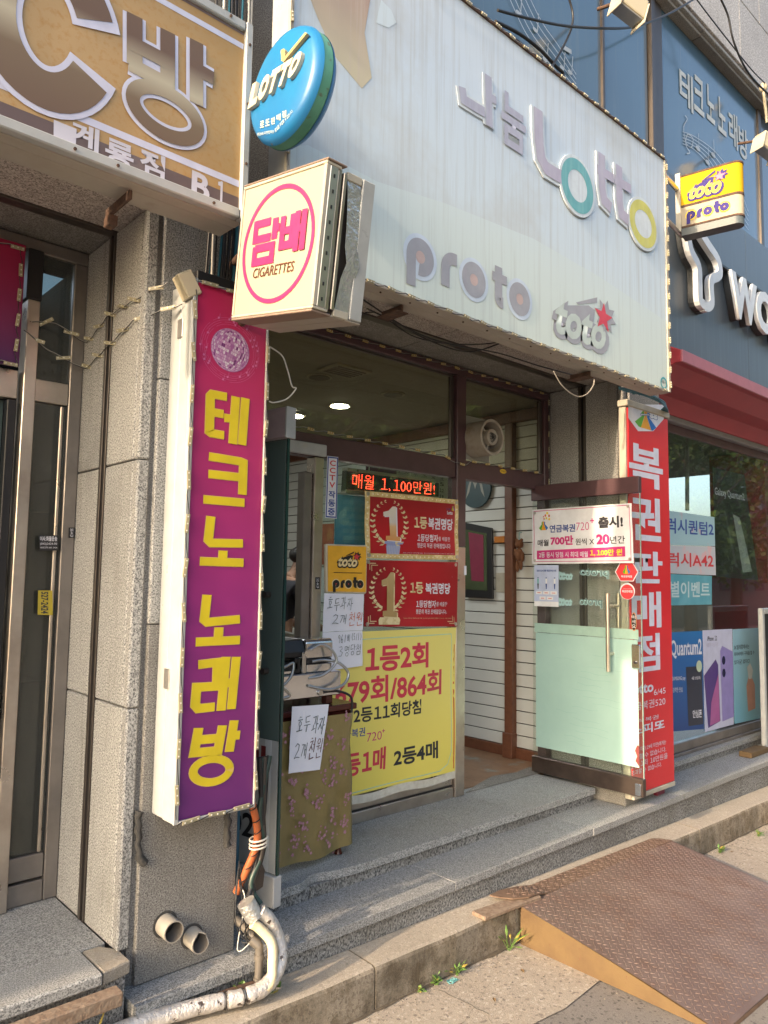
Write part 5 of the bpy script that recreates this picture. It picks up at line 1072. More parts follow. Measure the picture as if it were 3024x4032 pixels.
for a, c, t0_, t1_ in ((.165, .385, .735, .775), (.20, .35, .777, .80), (.20, .35, .80, .93)): b.add([f(a, t0_, .0018), f(c, t0_, .0018), f(c-.012, t1_, .0018), f(a+.012, t1_, .0018)], [(0, 1, 2, 3)], M('column_print', (.30, .36, .60), .4))
b.build('column_print', p1)
txt('1등', f, .49, .33, .63, .52, goldl, p1, off=.03, h=.002); txt('복권명당', f, .64, .33, .93, .52, whitel, p1, off=.03, h=.002); txt('1등당첨자', f, .53, .60, .76, .72, whitel, p1, off=.02, h=.002); txt('를 배출한', f, .765, .63, .90, .70, whitel, p1, h=.002); txt('행운의 복권 판매점입니다', f, .53, .74, .90, .82, whitel, p1, h=.002, off=.01)
txt('나눔', f, .855, .15, .90, .19, blueink, p1, h=.002); txt('Lotto', f, .86, .20, .925, .26, whitel, p1, h=.002, off=.03); F_ = f; bag(lambda a, c_: (.932+a*.04, .15+c_*.09), p1, h=.002); txt('복권은 소액으로 건전하게 즐기세요 · 청소년 미성년자에게 판매할 수 없습니다 1인당 10만원', f, .38, .895, .935, .912, whitel, p1, h=.002)
for s, t_ in ((.025, .04), (.975, .05), (.03, .955), (.975, .95)): MB().disc(f(s, t_, .001), f.n, .011, steelb, 12, .005).build('grommet', p1)
f0b = yq([(1437, 2204), (1802, 2214), (1798, 2467), (1431, 2467)], YG-.004); f = (lambda g: (lambda s, t_, h=0: g(s, t_, h+.0025+wv(s+.5, t_+.2))))(f0b); f.n = f0b.n
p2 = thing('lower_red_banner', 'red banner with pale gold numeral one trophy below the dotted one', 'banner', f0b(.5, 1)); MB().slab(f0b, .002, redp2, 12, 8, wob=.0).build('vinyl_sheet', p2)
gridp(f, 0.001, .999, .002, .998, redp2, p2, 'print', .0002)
laurel(p2, f, .23, .44, .165, .32, goldl); one(p2, f, .155, .325, .18, .86, gradz('khaki_gold', [(0, (.40, .28, .12)), (1, (.62, .50, .28))], 1.6, 1.95, .3), goldl)
poly([(.15, .86), (.34, .86), (.355, .90), (.35, .97), (.14, .97), (.135, .90)], f, goldl, p2, 'pedestal_print', .0042)
txt('1등', f, .46, .32, .60, .50, goldl, p2, off=.03, h=.002); txt('복권명당', f, .625, .33, .91, .50, whitel, p2, off=.03, h=.002); txt('1등당첨자', f, .52, .60, .745, .71, whitel, p2, off=.02, h=.002); txt('를 배출한', f, .75, .62, .88, .69, whitel, p2, h=.002); txt('행운의 복권 판매점입니다!', f, .52, .735, .875, .81, whitel, p2, h=.002, off=.01); txt('동행복권', f, .82, .16, .935, .235, whitel, p2, off=.02, h=.002); txt('복권은 소액으로 건전하게 즐기세요 · 청소년 미성년자에게 판매할 수 없습니다 1인당 10만원', f, .39, .865, .93, .88, goldl, p2, h=.002)
b = MB()
for k in range(5): a = k*1.256-1.2; stroke(b, [(.945+.006*math.cos(a), .13+.012*math.sin(a)), (.945+.018*math.cos(a), .13+.036*math.sin(a))], .006, f, whitel, .002)
for cx_, cy2, sx, sy in ((.04, .05, 1, 1), (.96, .05, -1, 1), (.04, .95, 1, -1), (.96, .95, -1, -1)):
    for o2 in (0, .018): stroke(b, [(cx_+sx*(.06+o2), cy2+sy*o2*1.6), (cx_+sx*o2, cy2+sy*o2*1.6), (cx_+sx*o2, cy2+sy*(.10+o2))], .004, f, goldl, .0022+o2*.01)
b.build('corner_print', p2)
for s, t_ in ((.025, .03), (.975, .04), (.03, .965), (.975, .96)): MB().disc(f(s, t_, .001), f.n, .011, steelb, 12, .005).build('grommet', p2)
# yellow banner
zt_, zb_ = W(1797, 2470, 'y', YG).z, W(1784, 3036, 'y', YG).z; xr = W(1795, 2700, 'y', YG).x
yb = thing('yellow_banner', 'large yellow banner listing lottery wins in red and black on the shop window', 'banner', (3, YG, zb_))
f0c = quadmap([(2.50, YG, zt_+.004), (xr, YG, zt_), (xr-.008, YG, zb_), (2.50, YG, zb_-.004)]); wv2 = lambda s, t_: .007*math.sin(s*7+t_*2)*math.cos(t_*5+s*2)
f = lambda s, t_, h=0: f0c(s, t_, h+.001+wv2(s, t_)); f.n = f0c.n
MB().slab(lambda s, t_, h=0: f0c(s, t_, h+wv2(s, t_)), .0015, yellowp, 16, 18).build('vinyl_sheet', yb)
ex_ = Vector((xr-2.5, 0, 0)); hz = zt_-zb_
def ys(u, v): p = W(u, v, 'y', YG); return ((p.x-2.5)/(xr-2.5), (zt_-p.z)/hz)
def yt(body, u0, u1, vt, vb, mat, o2=.03):
    q = rect(u0, u1, vt, vb, 'y', YG); s0, t0_ = (q[0].x-2.5)/(xr-2.5), (zt_-q[0].z)/hz; s1, t1_ = (q[2].x-2.5)/(xr-2.5), (zt_-q[2].z)/hz
    txt(body, f, s0, t0_, s1, t1_, mat, yb, off=o2, h=.0012)
rose = M('rose_red_ink', (.60, .04, .08), .5)
yt('1등2회', 1440, 1686, 2545, 2652, rose); yt('679회/864회', 1322, 1740, 2678, 2790, rose, .025); yt('2등11회당첨', 1395, 1658, 2788, 2850, inkk, .025); yt('연금복권', 1330, 1438, 2880, 2915, blueink, .015); yt('720', 1444, 1502, 2886, 2920, magenta, -.005); yt('+', 1503, 1514, 2870, 2884, magenta, .01)
yt('1등1매', 1318, 1520, 2975, 3070, rose); yt('2등4매', 1553, 1724, 2948, 3020, inkk, .03)
b = MB(); bord = M('pale_cyan_print', (.45, .62, .42), .5); pth = [(.02, .05), (.955, .045), (.962, .1), (.96, .86), (.93, .94), (.86, .975), (.02, .985)]
for a, c in zip(pth, pth[1:]): stroke(b, [(a[0]+(c[0]-a[0])*k/10, a[1]+(c[1]-a[1])*k/10) for k in range(11)], .006, f, bord, .0008)
stroke(b, [(.985, .12+.86*k/12) for k in range(13)], .012, f, M('orange_edge', (.62, .16, .03), .5), .0006); b.build('border_print', yb)
MB().slab(lambda s, t_, h=0: Vector((2.47+1.02*s, YG-.002-h, zb_-.004-.045*t_+.006*math.sin(s*14))), .001, M('clear_tape', (.62, .60, .52), .25, var=(20, (.5, .46, .38), .4, .7)), 20, 1).build('adhesive_tape', yb)
# toto proto plate
f = yq([(1273, 2142), (1437, 2147), (1434, 2337), (1274, 2334)], YG); tpz = thing('toto_proto_plate', 'golden yellow plastic plate with black sports lottery lettering on the glass', 'sign', f(.5, 1))
MB().slab(f, .022, M('plate_cream_edge', (.62, .55, .40), .4)).build('plate', tpz, .008, 3); MB().slab(lambda s, t_, h=0: f(.035+.93*s, .03+.94*t_, h+.0222), .004, yel_b).build('face_panel', tpz, .003)
g = lambda s, t_, h=0: f(.26+.56*s, .14+.34*t_, h+.0265); g.n = f.n; toto(tpz, g, 1.7, black, M('cream_ink', (.78, .62, .32), .5), M('star_red2', (.6, .05, .05), .5), hh=.001)
MB().slab(lambda s, t_, h=0: f(.17+.68*s, .575+.012*t_, h+.0265), .002, black).build('rule_line', tpz); g = lambda s, t_, h=0: f(.14+.75*s, .64+.34*t_, h+.0265); g.n = f.n; prot(tpz, (g, 2.2), black, MATS['cream_ink'], redink, .20, hh=.001)
HWR = {'호': [[(.32, .02), (.62, .0)], [(.15, .2), (.85, .16)], [(.5+.19*math.cos(k), .42+.14*math.sin(k)) for k in [j*.6 for j in range(12)]], [(.5, .58), (.48, .8)], [(.02, .86), (.95, .78)]],
 '두': [[(.80, .02), (.2, .08), (.22, .40), (.82, .34)], [(.0, .60), (1.0, .52)], [(.5, .58), (.46, 1.0)]],
 '과': [[(.05, .12), (.52, .08), (.44, .48)], [(.28, .52), (.27, .74)], [(.0, .82), (.6, .70)], [(.72, .0), (.74, 1.0)], [(.74, .50), (1.0, .47)]],
 '자': [[(.05, .14), (.55, .10), (.05, .72)], [(.30, .42), (.58, .68)], [(.78, .0), (.74, 1.0)], [(.76, .48), (1.05, .46)]],
 '2': [[(.1, .2), (.4, .02), (.75, .12), (.7, .42), (.05, .92), (.5, .85), (1.0, .9)]],
 '개': [[(.0, .15), (.42, .10), (.08, .82)], [(.60, .12), (.62, .82)], [(.62, .46), (.85, .44)], [(.88, .0), (.88, 1.0)]],
 '천': [[(.2, .0), (.42, .03)], [(.04, .18), (.55, .14), (.05, .58)], [(.28, .34), (.56, .56)], [(.62, .34), (.85, .32)], [(.86, .0), (.85, .68)], [(.22, .70), (.24, .98), (.95, .93)]],
 '원': [[(.34+.22*math.cos(k), .16+.13*math.sin(k)) for k in [j*.6 for j in range(12)]], [(.0, .42), (.64, .36)], [(.34, .40), (.35, .58)], [(.52, .52), (.80, .50)], [(.86, .0), (.85, .70)], [(.2, .70), (.22, .98), (.95, .93)]],
 '회': [[(.25, .02), (.48, .0)], [(.06, .18), (.66, .14)], [(.36+.15*math.cos(k), .38+.12*math.sin(k)) for k in [j*.6 for j in range(12)]], [(.36, .54), (.36, .74)], [(.0, .82), (.72, .74)], [(.88, .0), (.86, 1.0)]],
 '명': [[(.05, .08), (.08, .45), (.42, .43), (.45, .06), (.05, .08)], [(.5, .18), (.8, .16)], [(.5, .34), (.8, .32)], [(.84, .0), (.84, .56)], [(.5+.26*math.cos(k), .8+.17*math.sin(k)) for k in [j*.6 for j in range(12)]]],
 '당': [[(.5, .05), (.08, .08), (.1, .45), (.55, .40)], [(.76, .0), (.76, .55)], [(.76, .27), (1.0, .25)], [(.45+.26*math.cos(k), .8+.17*math.sin(k)) for k in [j*.6 for j in range(12)]]],
 '첨': [[(.2, .0), (.42, .02)], [(.04, .15), (.55, .12), (.05, .48)], [(.28, .3), (.54, .48)], [(.62, .28), (.82, .27)], [(.86, .0), (.85, .56)], [(.2, .64), (.22, .96), (.82, .94), (.85, .62), (.2, .64)]],
 '9': [[(.75, .2), (.35, .02), (.12, .25), (.4, .45), (.75, .2), (.6, 1.0)]], '6': [[(.6, .0), (.2, .45), (.2, .9), (.6, .98), (.8, .7), (.5, .52), (.2, .7)]], '1': [[(.55, .0), (.42, 1.0)]],
 '(': [[(.7, .0), (.35, .5), (.65, 1.0)]], ')': [[(.3, .0), (.65, .5), (.3, 1.0)]], '5': [[(.8, .05), (.3, .08), (.22, .45), (.7, .5), (.6, .9), (.15, .95)]], '/': [[(.7, .0), (.3, 1.0)]], '3': [[(.1, .1), (.6, .0), (.7, .25), (.3, .45), (.8, .6), (.6, .95), (.1, .95)]]}
def hand(word, f, s0, t0, s1, t1, mat, parent, wd=.0032, seed=1, slant=.12):
    q = random.Random(seed); n = len(word); W_ = (s1-s0)/n; b = MB(); c = 0
    for i, ch_ in enumerate(word):
        if ch_ == ' ': continue
        x0 = s0+W_*i+W_*.06+q.uniform(-.05, .05)*W_; y0 = t0+q.uniform(-.06, .06)*(t1-t0); hh = (t1-t0)*q.uniform(.9, 1.08)
        for st_ in HWR[ch_]:
            P = [(a+q.uniform(-.02, .02), g_+q.uniform(-.02, .02)) for a, g_ in st_]
            stroke(b, [(x0+W_*.86*(a+slant*(1-g_)), y0+hh*g_) for a, g_ in P], wd*q.uniform(.8, 1.2), f, mat, .0045+.0001*c); c += 1
    b.build('handwriting', parent)
# handwritten notes
hw = M('pencil_ink', (.10, .13, .14), .7); hwr = M('orange_marker', (.58, .17, .10), .7)
f = yq([(1277, 2336), (1433, 2339), (1427, 2481), (1270, 2489)], YG-.022); n1 = thing('handwritten_note', 'white note reading walnut cakes handwritten, taped below the yellow plate', 'note', f(.5, 1)); MB().slab(f, .0008, paper, 6, 6, wob=.003).build('paper_sheet', n1)
hand('호두과자', f, .06, .10, .70, .44, hw, n1, seed=3); hand('2개', f, .20, .56, .56, .84, hw, n1, seed=4); hand('천원', f, .60, .50, .97, .84, hwr, n1, .0042, seed=5)
f = yq([(1270, 2490), (1427, 2482), (1426, 2621), (1262, 2646)], YG-.020); n1 = thing('handwritten_note', 'white note reading third prize winners behind the cake machine', 'note', f(.5, 1)); MB().slab(f, .0008, paper, 6, 6, wob=.003).build('paper_sheet', n1)
hand('961회', f, .36, .08, .66, .30, hw, n1, .0026, seed=6); hand('(5/1)', f, .70, .07, .97, .27, hw, n1, .0026, seed=7); hand('3명당첨', f, .38, .38, .96, .68, hw, n1, .0026, seed=8)
f = yq([(1288, 1795), (1331, 1800), (1325, 2042), (1279, 2039)], YG); n1 = thing('cctv_sign', 'narrow white vertical CCTV in operation sign with dark blue border', 'sign', f(.5, 1)); MB().slab(f, .003, cardw).build('plate', n1, .001)
b = MB(); stroke(b, [(.08, .02), (.92, .02), (.92, .98), (.08, .98)], .007, f, blueink, .0036, True); b.build('border_print', n1)
for i, ch_ in enumerate('CCTV'): txt(ch_, f, .24, .065+i*.118, .76, .155+i*.118, redink, n1, off=.02, h=.004)
for i, ch_ in enumerate('작동중'): txt(ch_, f, .2, .56+i*.14, .8, .675+i*.14, blueink, n1, off=.03, h=.004)
# LED display behind the glass
YD = 3.235
f = yq([(1361, 1850), (1724, 1898), (1722, 1962), (1356, 1934)], YD); ld = thing('led_text_display', 'hanging LED display behind the glass with red scrolling Hangul', 'display', f(.5, 1)); MB().slab(f, .04, M('display_black', (.015, .012, .012), .3), h0=-.03).build('screen', ld)
for t0_, t1_ in ((-.10, .06), (.92, 1.12)): MB().slab(lambda s, t_, h=0: f(s, t0_+(t1_-t0_)*t_, h), .048, alu, h0=-.032).build('frame', ld, .002)
redled = emis('red_led', (1, .05, .02), 3.2); txt('매월 1,100만원!', f, .06, .13, .95, .86, redled, ld, off=-.012, h=.012)
b = MB()
for k in range(46):
    s = .04+k*.0205; b.add([f(s, .08, .0135), f(s+.004, .08, .0135), f(s+.004, .9, .0135), f(s, .9, .0135)], [(0, 1, 2, 3)], black)
for k in range(9):
    t_ = .10+k*.09; b.add([f(.03, t_, .0137), f(.97, t_, .0137), f(.97, t_+.016, .0137), f(.03, t_+.016, .0137)], [(0, 1, 2, 3)], black)
o = b.build('pixel_grid', ld)
for s in (.22, .66): MB().tube([f(s, -.1, .01), f(s, -1.2, .01)], .003, steelb, 6).build('hook', ld)
f = yq([(1318, 1945), (1442, 1955), (1440, 2150), (1316, 2150)], YD+.03); o_t = thing('blue_poster', 'blue poster standing inside the window behind the plate', 'poster', f(.5, 1)); MB().slab(f, .003, gradz('blue_poster_print', [(0, (.04, .20, .42)), (.5, (.08, .36, .60)), (1, (.12, .40, .58))], 1.75, 2.15, .5)).build('sheet', o_t)
for k in range(6): MB().slab(lambda s, t_, h=0: f(.25+.75*s, .1+k*.14+.08*t_, h+.0035), .0005, M('blue_poster_band', (.16, .46, .66), .5)).build('print', o_t)
f = yq([(1500, 1830), (1766, 1880), (1762, 1972), (1500, 1930)], YD+.5); c_t = thing('wall_calendar', 'wall calendar with large numbers hanging behind the LED display', 'calendar', f(.5, 1)); MB().slab(f, .003, M('calendar_paper', (.40, .42, .36), .6)).build('sheet', c_t)
for i, ch_ in enumerate(('日', '月', '火', '水', '木', '金', '土')): txt(ch_, f, .05+i*.135, .04, .12+i*.135, .18, inkk, c_t, h=.004)
k = 1
for r_ in range(3):
    for i in range(2 if r_ == 0 else 0, 7):
        txt(str(k), f, .05+i*.135, .27+r_*.26, .115+i*.135, .42+r_*.26, inkk, c_t, off=.02, h=.004); k += 1
f = yq([(1440, 1815), (1560, 1835), (1560, 1895), (1440, 1880)], YD+.4); o = MB().slab(f, .004, M('purple_board', (.10, .02, .09), .5)).build('purple_board'); tag(o, 'dark purple board hanging behind the LED display', 'board')
o = MB().slab(yq([(1722, 3036), (1763, 3048), (1760, 3068), (1720, 3058)], YF-.003), .001, cardw).build('barcode_sticker'); tag(o, 'small torn white barcode sticker at the foot of the aluminium post', 'sticker')
o = MB().slab(yq([(1827, 2228), (1836, 2228), (1836, 2264), (1827, 2264)], YF-.014), .001, paper).build('security_sticker'); tag(o, 'small white sticker at mid height on the aluminium post', 'sticker')
c = W(1981, 1856, 'y', YF-.001); o = MB().disc(c, (0, -1, 0), .034, M('sticker_yellow', (.75, .50, .03), .4), 24, .001, e=(1, 0, 0), r2=.015).build('yellow_sticker'); tag(o, 'oval yellow sticker on the maroon transom over the doorway', 'sticker')
txt('상가용품점', quadmap([c+Vector((-.025, -.002, .007)), c+Vector((.025, -.002, .007)), c+Vector((.025, -.002, -.007)), c+Vector((-.025, -.002, -.007))]), 0, 0, 1, 1, inkk, o, h=.0006)
f = yq([(1242, 2273), (1259, 2273), (1259, 2320), (1242, 2320)], YF-.010); o = MB().slab(f, .001, black).build('phone_sticker'); tag(o, 'tiny black phone number sticker on the aluminium door post', 'sticker'); txt('582-4419', lambda s, t_, h=0: f(1-t_, s, h), .1, .2, .9, .8, whitel, o, h=.0014)

# ================================================================== TABLE, CLOTH, CAKE MACHINE
YT = 2.86
tb = thing('display_table', 'dark red wooden table under the cake machine', 'table', (2.2, 3.0, .374))
MB().prism([(1.93, YT-.01, 1.056), (2.445, YT-.01, 1.056), (2.445, 3.12, 1.056), (1.93, 3.12, 1.056)], (0, 0, .03), tablew).build('table_top', tb, .006, 2)
box('apron', 1.95, 2.42, YT+.01, YT+.03, .99, 1.053, tablew, tb, .003)
for x, y in ((1.96, YT+.03), (2.375, YT+.03), (1.96, 3.09), (2.375, 3.09)): MB().tube([(x, y, 1.05), (x, y, .46), (x, y, .43), (x, y, .40), (x, y, .376)], .02, tablew, 10, rr=[.02, .016, .016, .012, .02]).build('leg', tb)
b = MB(); nu, nv = 40, 26; vs = []
path = [(1.90, 3.10), (1.915, YT+.0), (1.935, YT-.022), (2.40, YT-.022), (2.425, YT-.005), (2.43, 3.10)]
cum = [0]
for a, c in zip(path, path[1:]): cum.append(cum[-1]+math.hypot(c[0]-a[0], c[1]-a[1]))
def pa(s):
    d = s*cum[-1]
    for i in range(len(path)-1):
        if d <= cum[i+1] or i == len(path)-2:
            k = (d-cum[i])/(cum[i+1]-cum[i]); return (path[i][0]+(path[i+1][0]-path[i][0])*k, path[i][1]+(path[i+1][1]-path[i][1])*k)
for j in range(nv+1):
    t_ = j/nv
    for i in range(nu+1):
        s = i/nu; x, y = pa(s); fo = .012*t_*math.sin(s*26)+.006*math.sin(s*11+t_*4)+.004*math.exp(-((t_-.52)/.02)**2)+.003*math.exp(-((t_-.2-.1*s)/.03)**2); pin = -.02*math.exp(-((t_-.22)/.16)**2)*(1 if s > .6 else .3); zz = 1.045-t_*.625+.012*math.sin(s*9)*t_
        vs.append((x+pin*(1 if s > .5 else -1)+ (fo if s > .75 or s < .25 else 0), y-(fo if .25 <= s <= .75 else 0)-.006*t_, zz))
b.add(vs, [(j*(nu+1)+i, j*(nu+1)+i+1, (j+1)*(nu+1)+i+1, (j+1)*(nu+1)+i) for j in range(nv) for i in range(nu)], clothg, True)
clo = b.build('table_cloth'); tag(clo, 'olive gold satin cloth with pink flower clusters draped round the table', 'tablecloth')
b = MB(); q = random.Random(11)
for k in range(30):
    fx_, fz_ = 1.965+.078*(k % 6)+q.uniform(-.02, .02), .47+.125*(k//6)+(k % 2)*.06+q.uniform(-.02, .02)
    for j in range(q.randint(9, 16)):
        x, z_ = fx_+q.gauss(0, .013), fz_+q.gauss(0, .020)
        if not 1.94 < x < 2.395: continue
        a = q.uniform(0, 6.28); r_ = q.uniform(.005, .011); t_ = (1.045-z_)/.625; y = YT-.022-.010*t_*1-.006*t_-.010
        b.add([(x+r_*math.cos(a+g)*(1 if i_ % 2 else .5), y, z_+r_*math.sin(a+g)*(1 if i_ % 2 else .5)) for i_, g in enumerate([0, .63, 1.26, 1.88, 2.51, 3.14, 3.77, 4.4, 5.03, 5.65])], [range(10)], flowerp)
o = b.build('flower_print', clo); o['kind'] = 'stuff'
f = yq([(1150, 2782), (1295, 2773), (1258, 3030), (1136, 3046)], YT-.045); n1 = thing('handwritten_note', 'white note reading walnut cakes taped on the front of the olive cloth', 'note', f(.5, 1)); MB().slab(f, .0008, paper, 6, 6, wob=.003).build('paper_sheet', n1)
hand('호두과자', f, .12, .17, .95, .44, hw, n1, .0036, seed=9); hand('2개', f, .10, .56, .50, .80, hw, n1, .0036, seed=10); hand('천원', f, .54, .50, .95, .80, M('dark_marker', (.14, .07, .07), .7), n1, .0040, seed=11)
mc = thing('walnut_cake_machine', 'stainless walnut cake baking machine with black lids and flexible metal conduits', 'machine', (2.15, 2.95, 1.09))
for x in (1.99, 2.31): box('foot', x-.02, x+.02, 2.90, 2.94, 1.087, 1.128, tablew, mc, .003)
box('base_box', 1.87, 2.362, 2.878, 3.13, 1.130, 1.243, steel, mc, .004)
def prx(name, pts, x0, x1, mat, bv=.004): return MB().prism([(x0, y, z) for y, z in pts], (x1-x0, 0, 0), mat).build(name, mc, bv)
prx('upper_lid', [(2.90, 1.345), (2.925, 1.40), (3.08, 1.40), (3.11, 1.35), (3.11, 1.32), (2.90, 1.32)], 1.90, 2.16, black); prx('lower_mould', [(2.90, 1.262), (2.90, 1.298), (3.11, 1.298), (3.11, 1.262)], 1.92, 2.12, black)
box('mould_housing', 1.93, 2.12, 2.905, 3.09, 1.245, 1.261, steel, mc); prx('end_housing', [(2.90, 1.31), (2.90, 1.385), (2.915, 1.40), (3.09, 1.40), (3.11, 1.385), (3.11, 1.31)], 2.162, 2.325, steel); prx('end_mould', [(2.90, 1.285), (2.90, 1.308), (3.11, 1.308), (3.11, 1.285)], 2.17, 2.32, black); box('end_base', 2.17, 2.32, 2.90, 3.1, 1.245, 1.283, steel, mc)
box('hinge_arm', 2.135, 2.158, 2.888, 2.898, 1.244, 1.345, steelb, mc, .004); MB().tube([(2.148, 2.888, 1.338), (2.148, 2.880, 1.338)], .010, steel, 12).build('hinge_bolt', mc); box('pivot_block', 2.10, 2.132, 2.90, 2.95, 1.246, 1.318, black, mc)
def conduit(pts, r=.0075):
    P = smooth_path(pts, 14); b = MB(); b.tube(P, r, M('conduit_steel', (.45, .45, .44), .3, .9), 8, rr=[r*(1.0 if k % 2 else .86) for k in range(len(P))]); b.build('metal_conduit', mc)
conduit([(2.165, 2.88, 1.222), (2.24, 2.86, 1.235), (2.305, 2.85, 1.29), (2.29, 2.86, 1.345), (2.24, 2.88, 1.375), (2.18, 2.89, 1.352)]); conduit([(2.16, 2.872, 1.188), (2.26, 2.84, 1.166), (2.345, 2.835, 1.185), (2.375, 2.84, 1.235), (2.33, 2.86, 1.285), (2.26, 2.89, 1.30), (2.20, 2.90, 1.295)])
conduit([(1.93, 2.88, 1.30), (2.0, 2.86, 1.285), (2.06, 2.86, 1.30), (2.04, 2.85, 1.24), (1.98, 2.85, 1.195), (1.93, 2.86, 1.20)]); conduit([(1.92, 2.86, 1.25), (1.99, 2.84, 1.20), (2.03, 2.84, 1.16), (1.98, 2.85, 1.15), (1.92, 2.865, 1.165)])
MB().tube(smooth_path([(2.24, 2.876, 1.150), (2.33, 2.86, 1.150), (2.40, 2.85, 1.12), (2.41, 2.85, 1.07), (2.405, 2.85, 1.03)], 6), .006, rubber, 8).build('power_cord', mc); MB().tube([(2.232, 2.876, 1.150), (2.232, 2.868, 1.150)], .013, steelb, 12).build('cord_gland', mc)

# ================================================================== LEFT ENTRANCE (PC room door)
lf = thing('left_entrance', 'dark glazed entrance with bronze aluminium frames at far left', 'entrance', (.9, 3.15, .42))
def lfr(n, x0, x1, z0, z1, mat, y0=3.15, y1=3.20, bv=.003): return box(n, x0, x1, y0, y1, z0, z1, mat, lf, bv)
lfr('frame_post', 1.096, 1.148, .42, 3.0, alu_dk); lfr('frame_post', .908, .955, .42, 2.79, alu, 3.12); lfr('frame_post', .900, .96, 2.792, 3.0, black, 3.12); lfr('frame_rail', -1.9, 1.148, 3.002, 3.055, alu_dk); lfr('transom', .958, 1.093, 2.39, 2.48, alu); lfr('transom', -1.5, .895, 2.385, 2.50, alu)
lfr('bottom_rail', .958, 1.093, .42, .50, alu_dk); lfr('bottom_rail', .958, 1.093, .51, .60, alu_dk, 3.155)
lfr('glass_pane', .958, 1.093, .605, 2.388, glass_dark, 3.17, 3.176, 0); lfr('glass_pane', .958, 1.093, 2.483, 3.0, glass_dark, 3.17, 3.176, 0)
for x in (1.068,): lfr('glazing_bead', x, x+.014, .605, 2.385, alu, 3.158, 3.168)
lfr('glass_pane', -1.4, .86, .5, 2.38, M('green_door_glass', (.06, .085, .08), .12), 3.2, 3.21, 0); lfr('door_post', .862, .895, .42, 2.38, black, 3.15)
box('dark_wall', .4, 1.6, 3.9, 3.95, .3, 3.05, M('dark_interior', (.07, .075, .07), .8), lf, 0); box('stacked_carton', .99, 1.20, 3.28, 3.6, 1.25, 1.95, M('wrapped_carton', (.22, .17, .12), .5), lf, .004); box('side_wall', 1.16, 1.5, 3.3, 3.9, .3, 3.05, granite_dk, lf, 0)
pp = thing('transom_sign_panel', 'magenta to purple panel in the glass over the left entrance door', 'sign', (.8, 3.12, 2.5)); MB().box(-.6, .885, 3.11, 3.13, 2.505, 3.0, gradz('panel_purple', [(0, (.06, .015, .09)), (1, (.30, .008, .05))], 2.5, 3.0, .4)).build('panel', pp, .002)
led_string('LED module string round the magenta panel over the left entrance', [(.70, 3.105, 2.985), (.868, 3.105, 2.975), (.868, 3.105, 2.53), (.872, 3.105, 2.505), (.70, 3.105, 2.52)], 8, (0, -1, 0), L=.05, wav=.006)
ys_ = M('yellow_sticker_print', (.42, .33, .03), .5); f = yq([(150, 2325), (206, 2325), (208, 2422), (148, 2420)], 3.145); o = thing('yellow_phone_sticker', 'yellow phone number sticker turned sideways on the left entrance glass', 'sticker', f(.5, 1)); MB().slab(f, .001, ys_).build('sheet', o); txt('527-2424', lambda s, t_, h=0: f(1-t_, s, h), .05, .3, .95, .8, inkk, o, off=.03, h=.0016)
f = yq([(153, 2108), (228, 2108), (228, 2168), (155, 2168)], 3.145); o = thing('black_phone_sticker', 'black sticker with white moving company number on the left entrance glass', 'sticker', f(.5, 1)); MB().slab(f, .001, black).build('sheet', o); txt('이사.화물운송', f, .05, .06, .95, .38, whitel, o, h=.0016, off=.02); txt('(042)2424-00', f, .05, .48, .95, .66, whitel, o, h=.0016); txt('대표전화 583-1424', f, .05, .74, .95, .86, whitel, o, h=.0016)
f = yq([(271, 2077), (294, 2077), (293, 2118), (270, 2118)], 3.145); o = MB().slab(f, .001, black).build('small_black_sticker'); tag(o, 'tiny black sticker with white number on the bronze frame of the left entrance', 'sticker'); txt('585-4419', lambda s, t_, h=0: f(1-t_, s, h), .1, .2, .9, .75, whitel, o, h=.0014)

# ================================================================== PHONE SHOP (right neighbour)
ps = thing('phone_shop', 'dark blue grey upper panel, red awning and poster filled window of the phone shop', 'shopfront', (6.5, 2.8, .37))
dpan = gradz('dark_panel', [(0, (.060, .075, .095)), (1, (.075, .10, .125))], 3.4, 4.8, .35, streak=((.10, .125, .15), .5, .8))
for a, c in ((4.56, 6.5), (6.5, 8.4), (8.4, 9.5)): box('cladding_panel', a+.002, c-.002, 2.535, 2.57, 3.36, 4.735, dpan, ps, .002)
awr = M('red_awning_metal', (.33, .03, .042), .5, var=(3, (.28, .025, .038), .4, .7)); awp = M('pale_red_edge', (.38, .12, .15), .45)
ay, az1, az0, ax0 = 2.30, 3.262, 3.178, 4.80
box('awning_edge', ax0, 9.2, ay, ay+.012, az0, az1, awp, ps, .003); MB().prism([(ax0, ay+.013, az0), (ax0, ay+.013, az1), (ax0, 2.53, az1+.12), (ax0, 2.78, az1+.12), (ax0, 2.78, 2.99), (ax0, 2.74, 2.99), (ax0, 2.66, 3.09), (ax0, 2.50, 3.10), (ax0, ay+.06, az0)], (4.4, 0, 0), awr).build('awning_body', ps, .004)
box('track', 4.9, 9, 2.74, 2.80, 2.945, 2.988, M('grey_track', (.30, .29, .30), .4, .5), ps, .003); box('frame_rail', 4.9, 9, 2.80, 2.84, 2.88, 2.985, maroon, ps, .003)
box('bottom_rail', 4.99, 9, 2.775, 2.81, .376, .40, alu_dk, ps, .002); box('bottom_rail', 4.99, 9, 2.79, 2.835, .402, .47, alu_dk, ps, .003); MB().box(4.99, 9, 2.815, 2.821, .472, 2.878, glass_phone).build('glass_pane', ps); 
box('shop_floor', 4.99, 9, 2.85, 5.2, .2, .42, M('phone_floor', (.12, .10, .09), .4), ps, 0); box('back_wall', 4.99, 9, 5.2, 5.3, .3, 3.1, M('phone_back', (.16, .12, .12), .7), ps, 0); box('ceiling', 4.99, 9, 2.85, 5.2, 3.0, 3.05, M('phone_ceiling', (.2, .19, .19), .8), ps, 0)
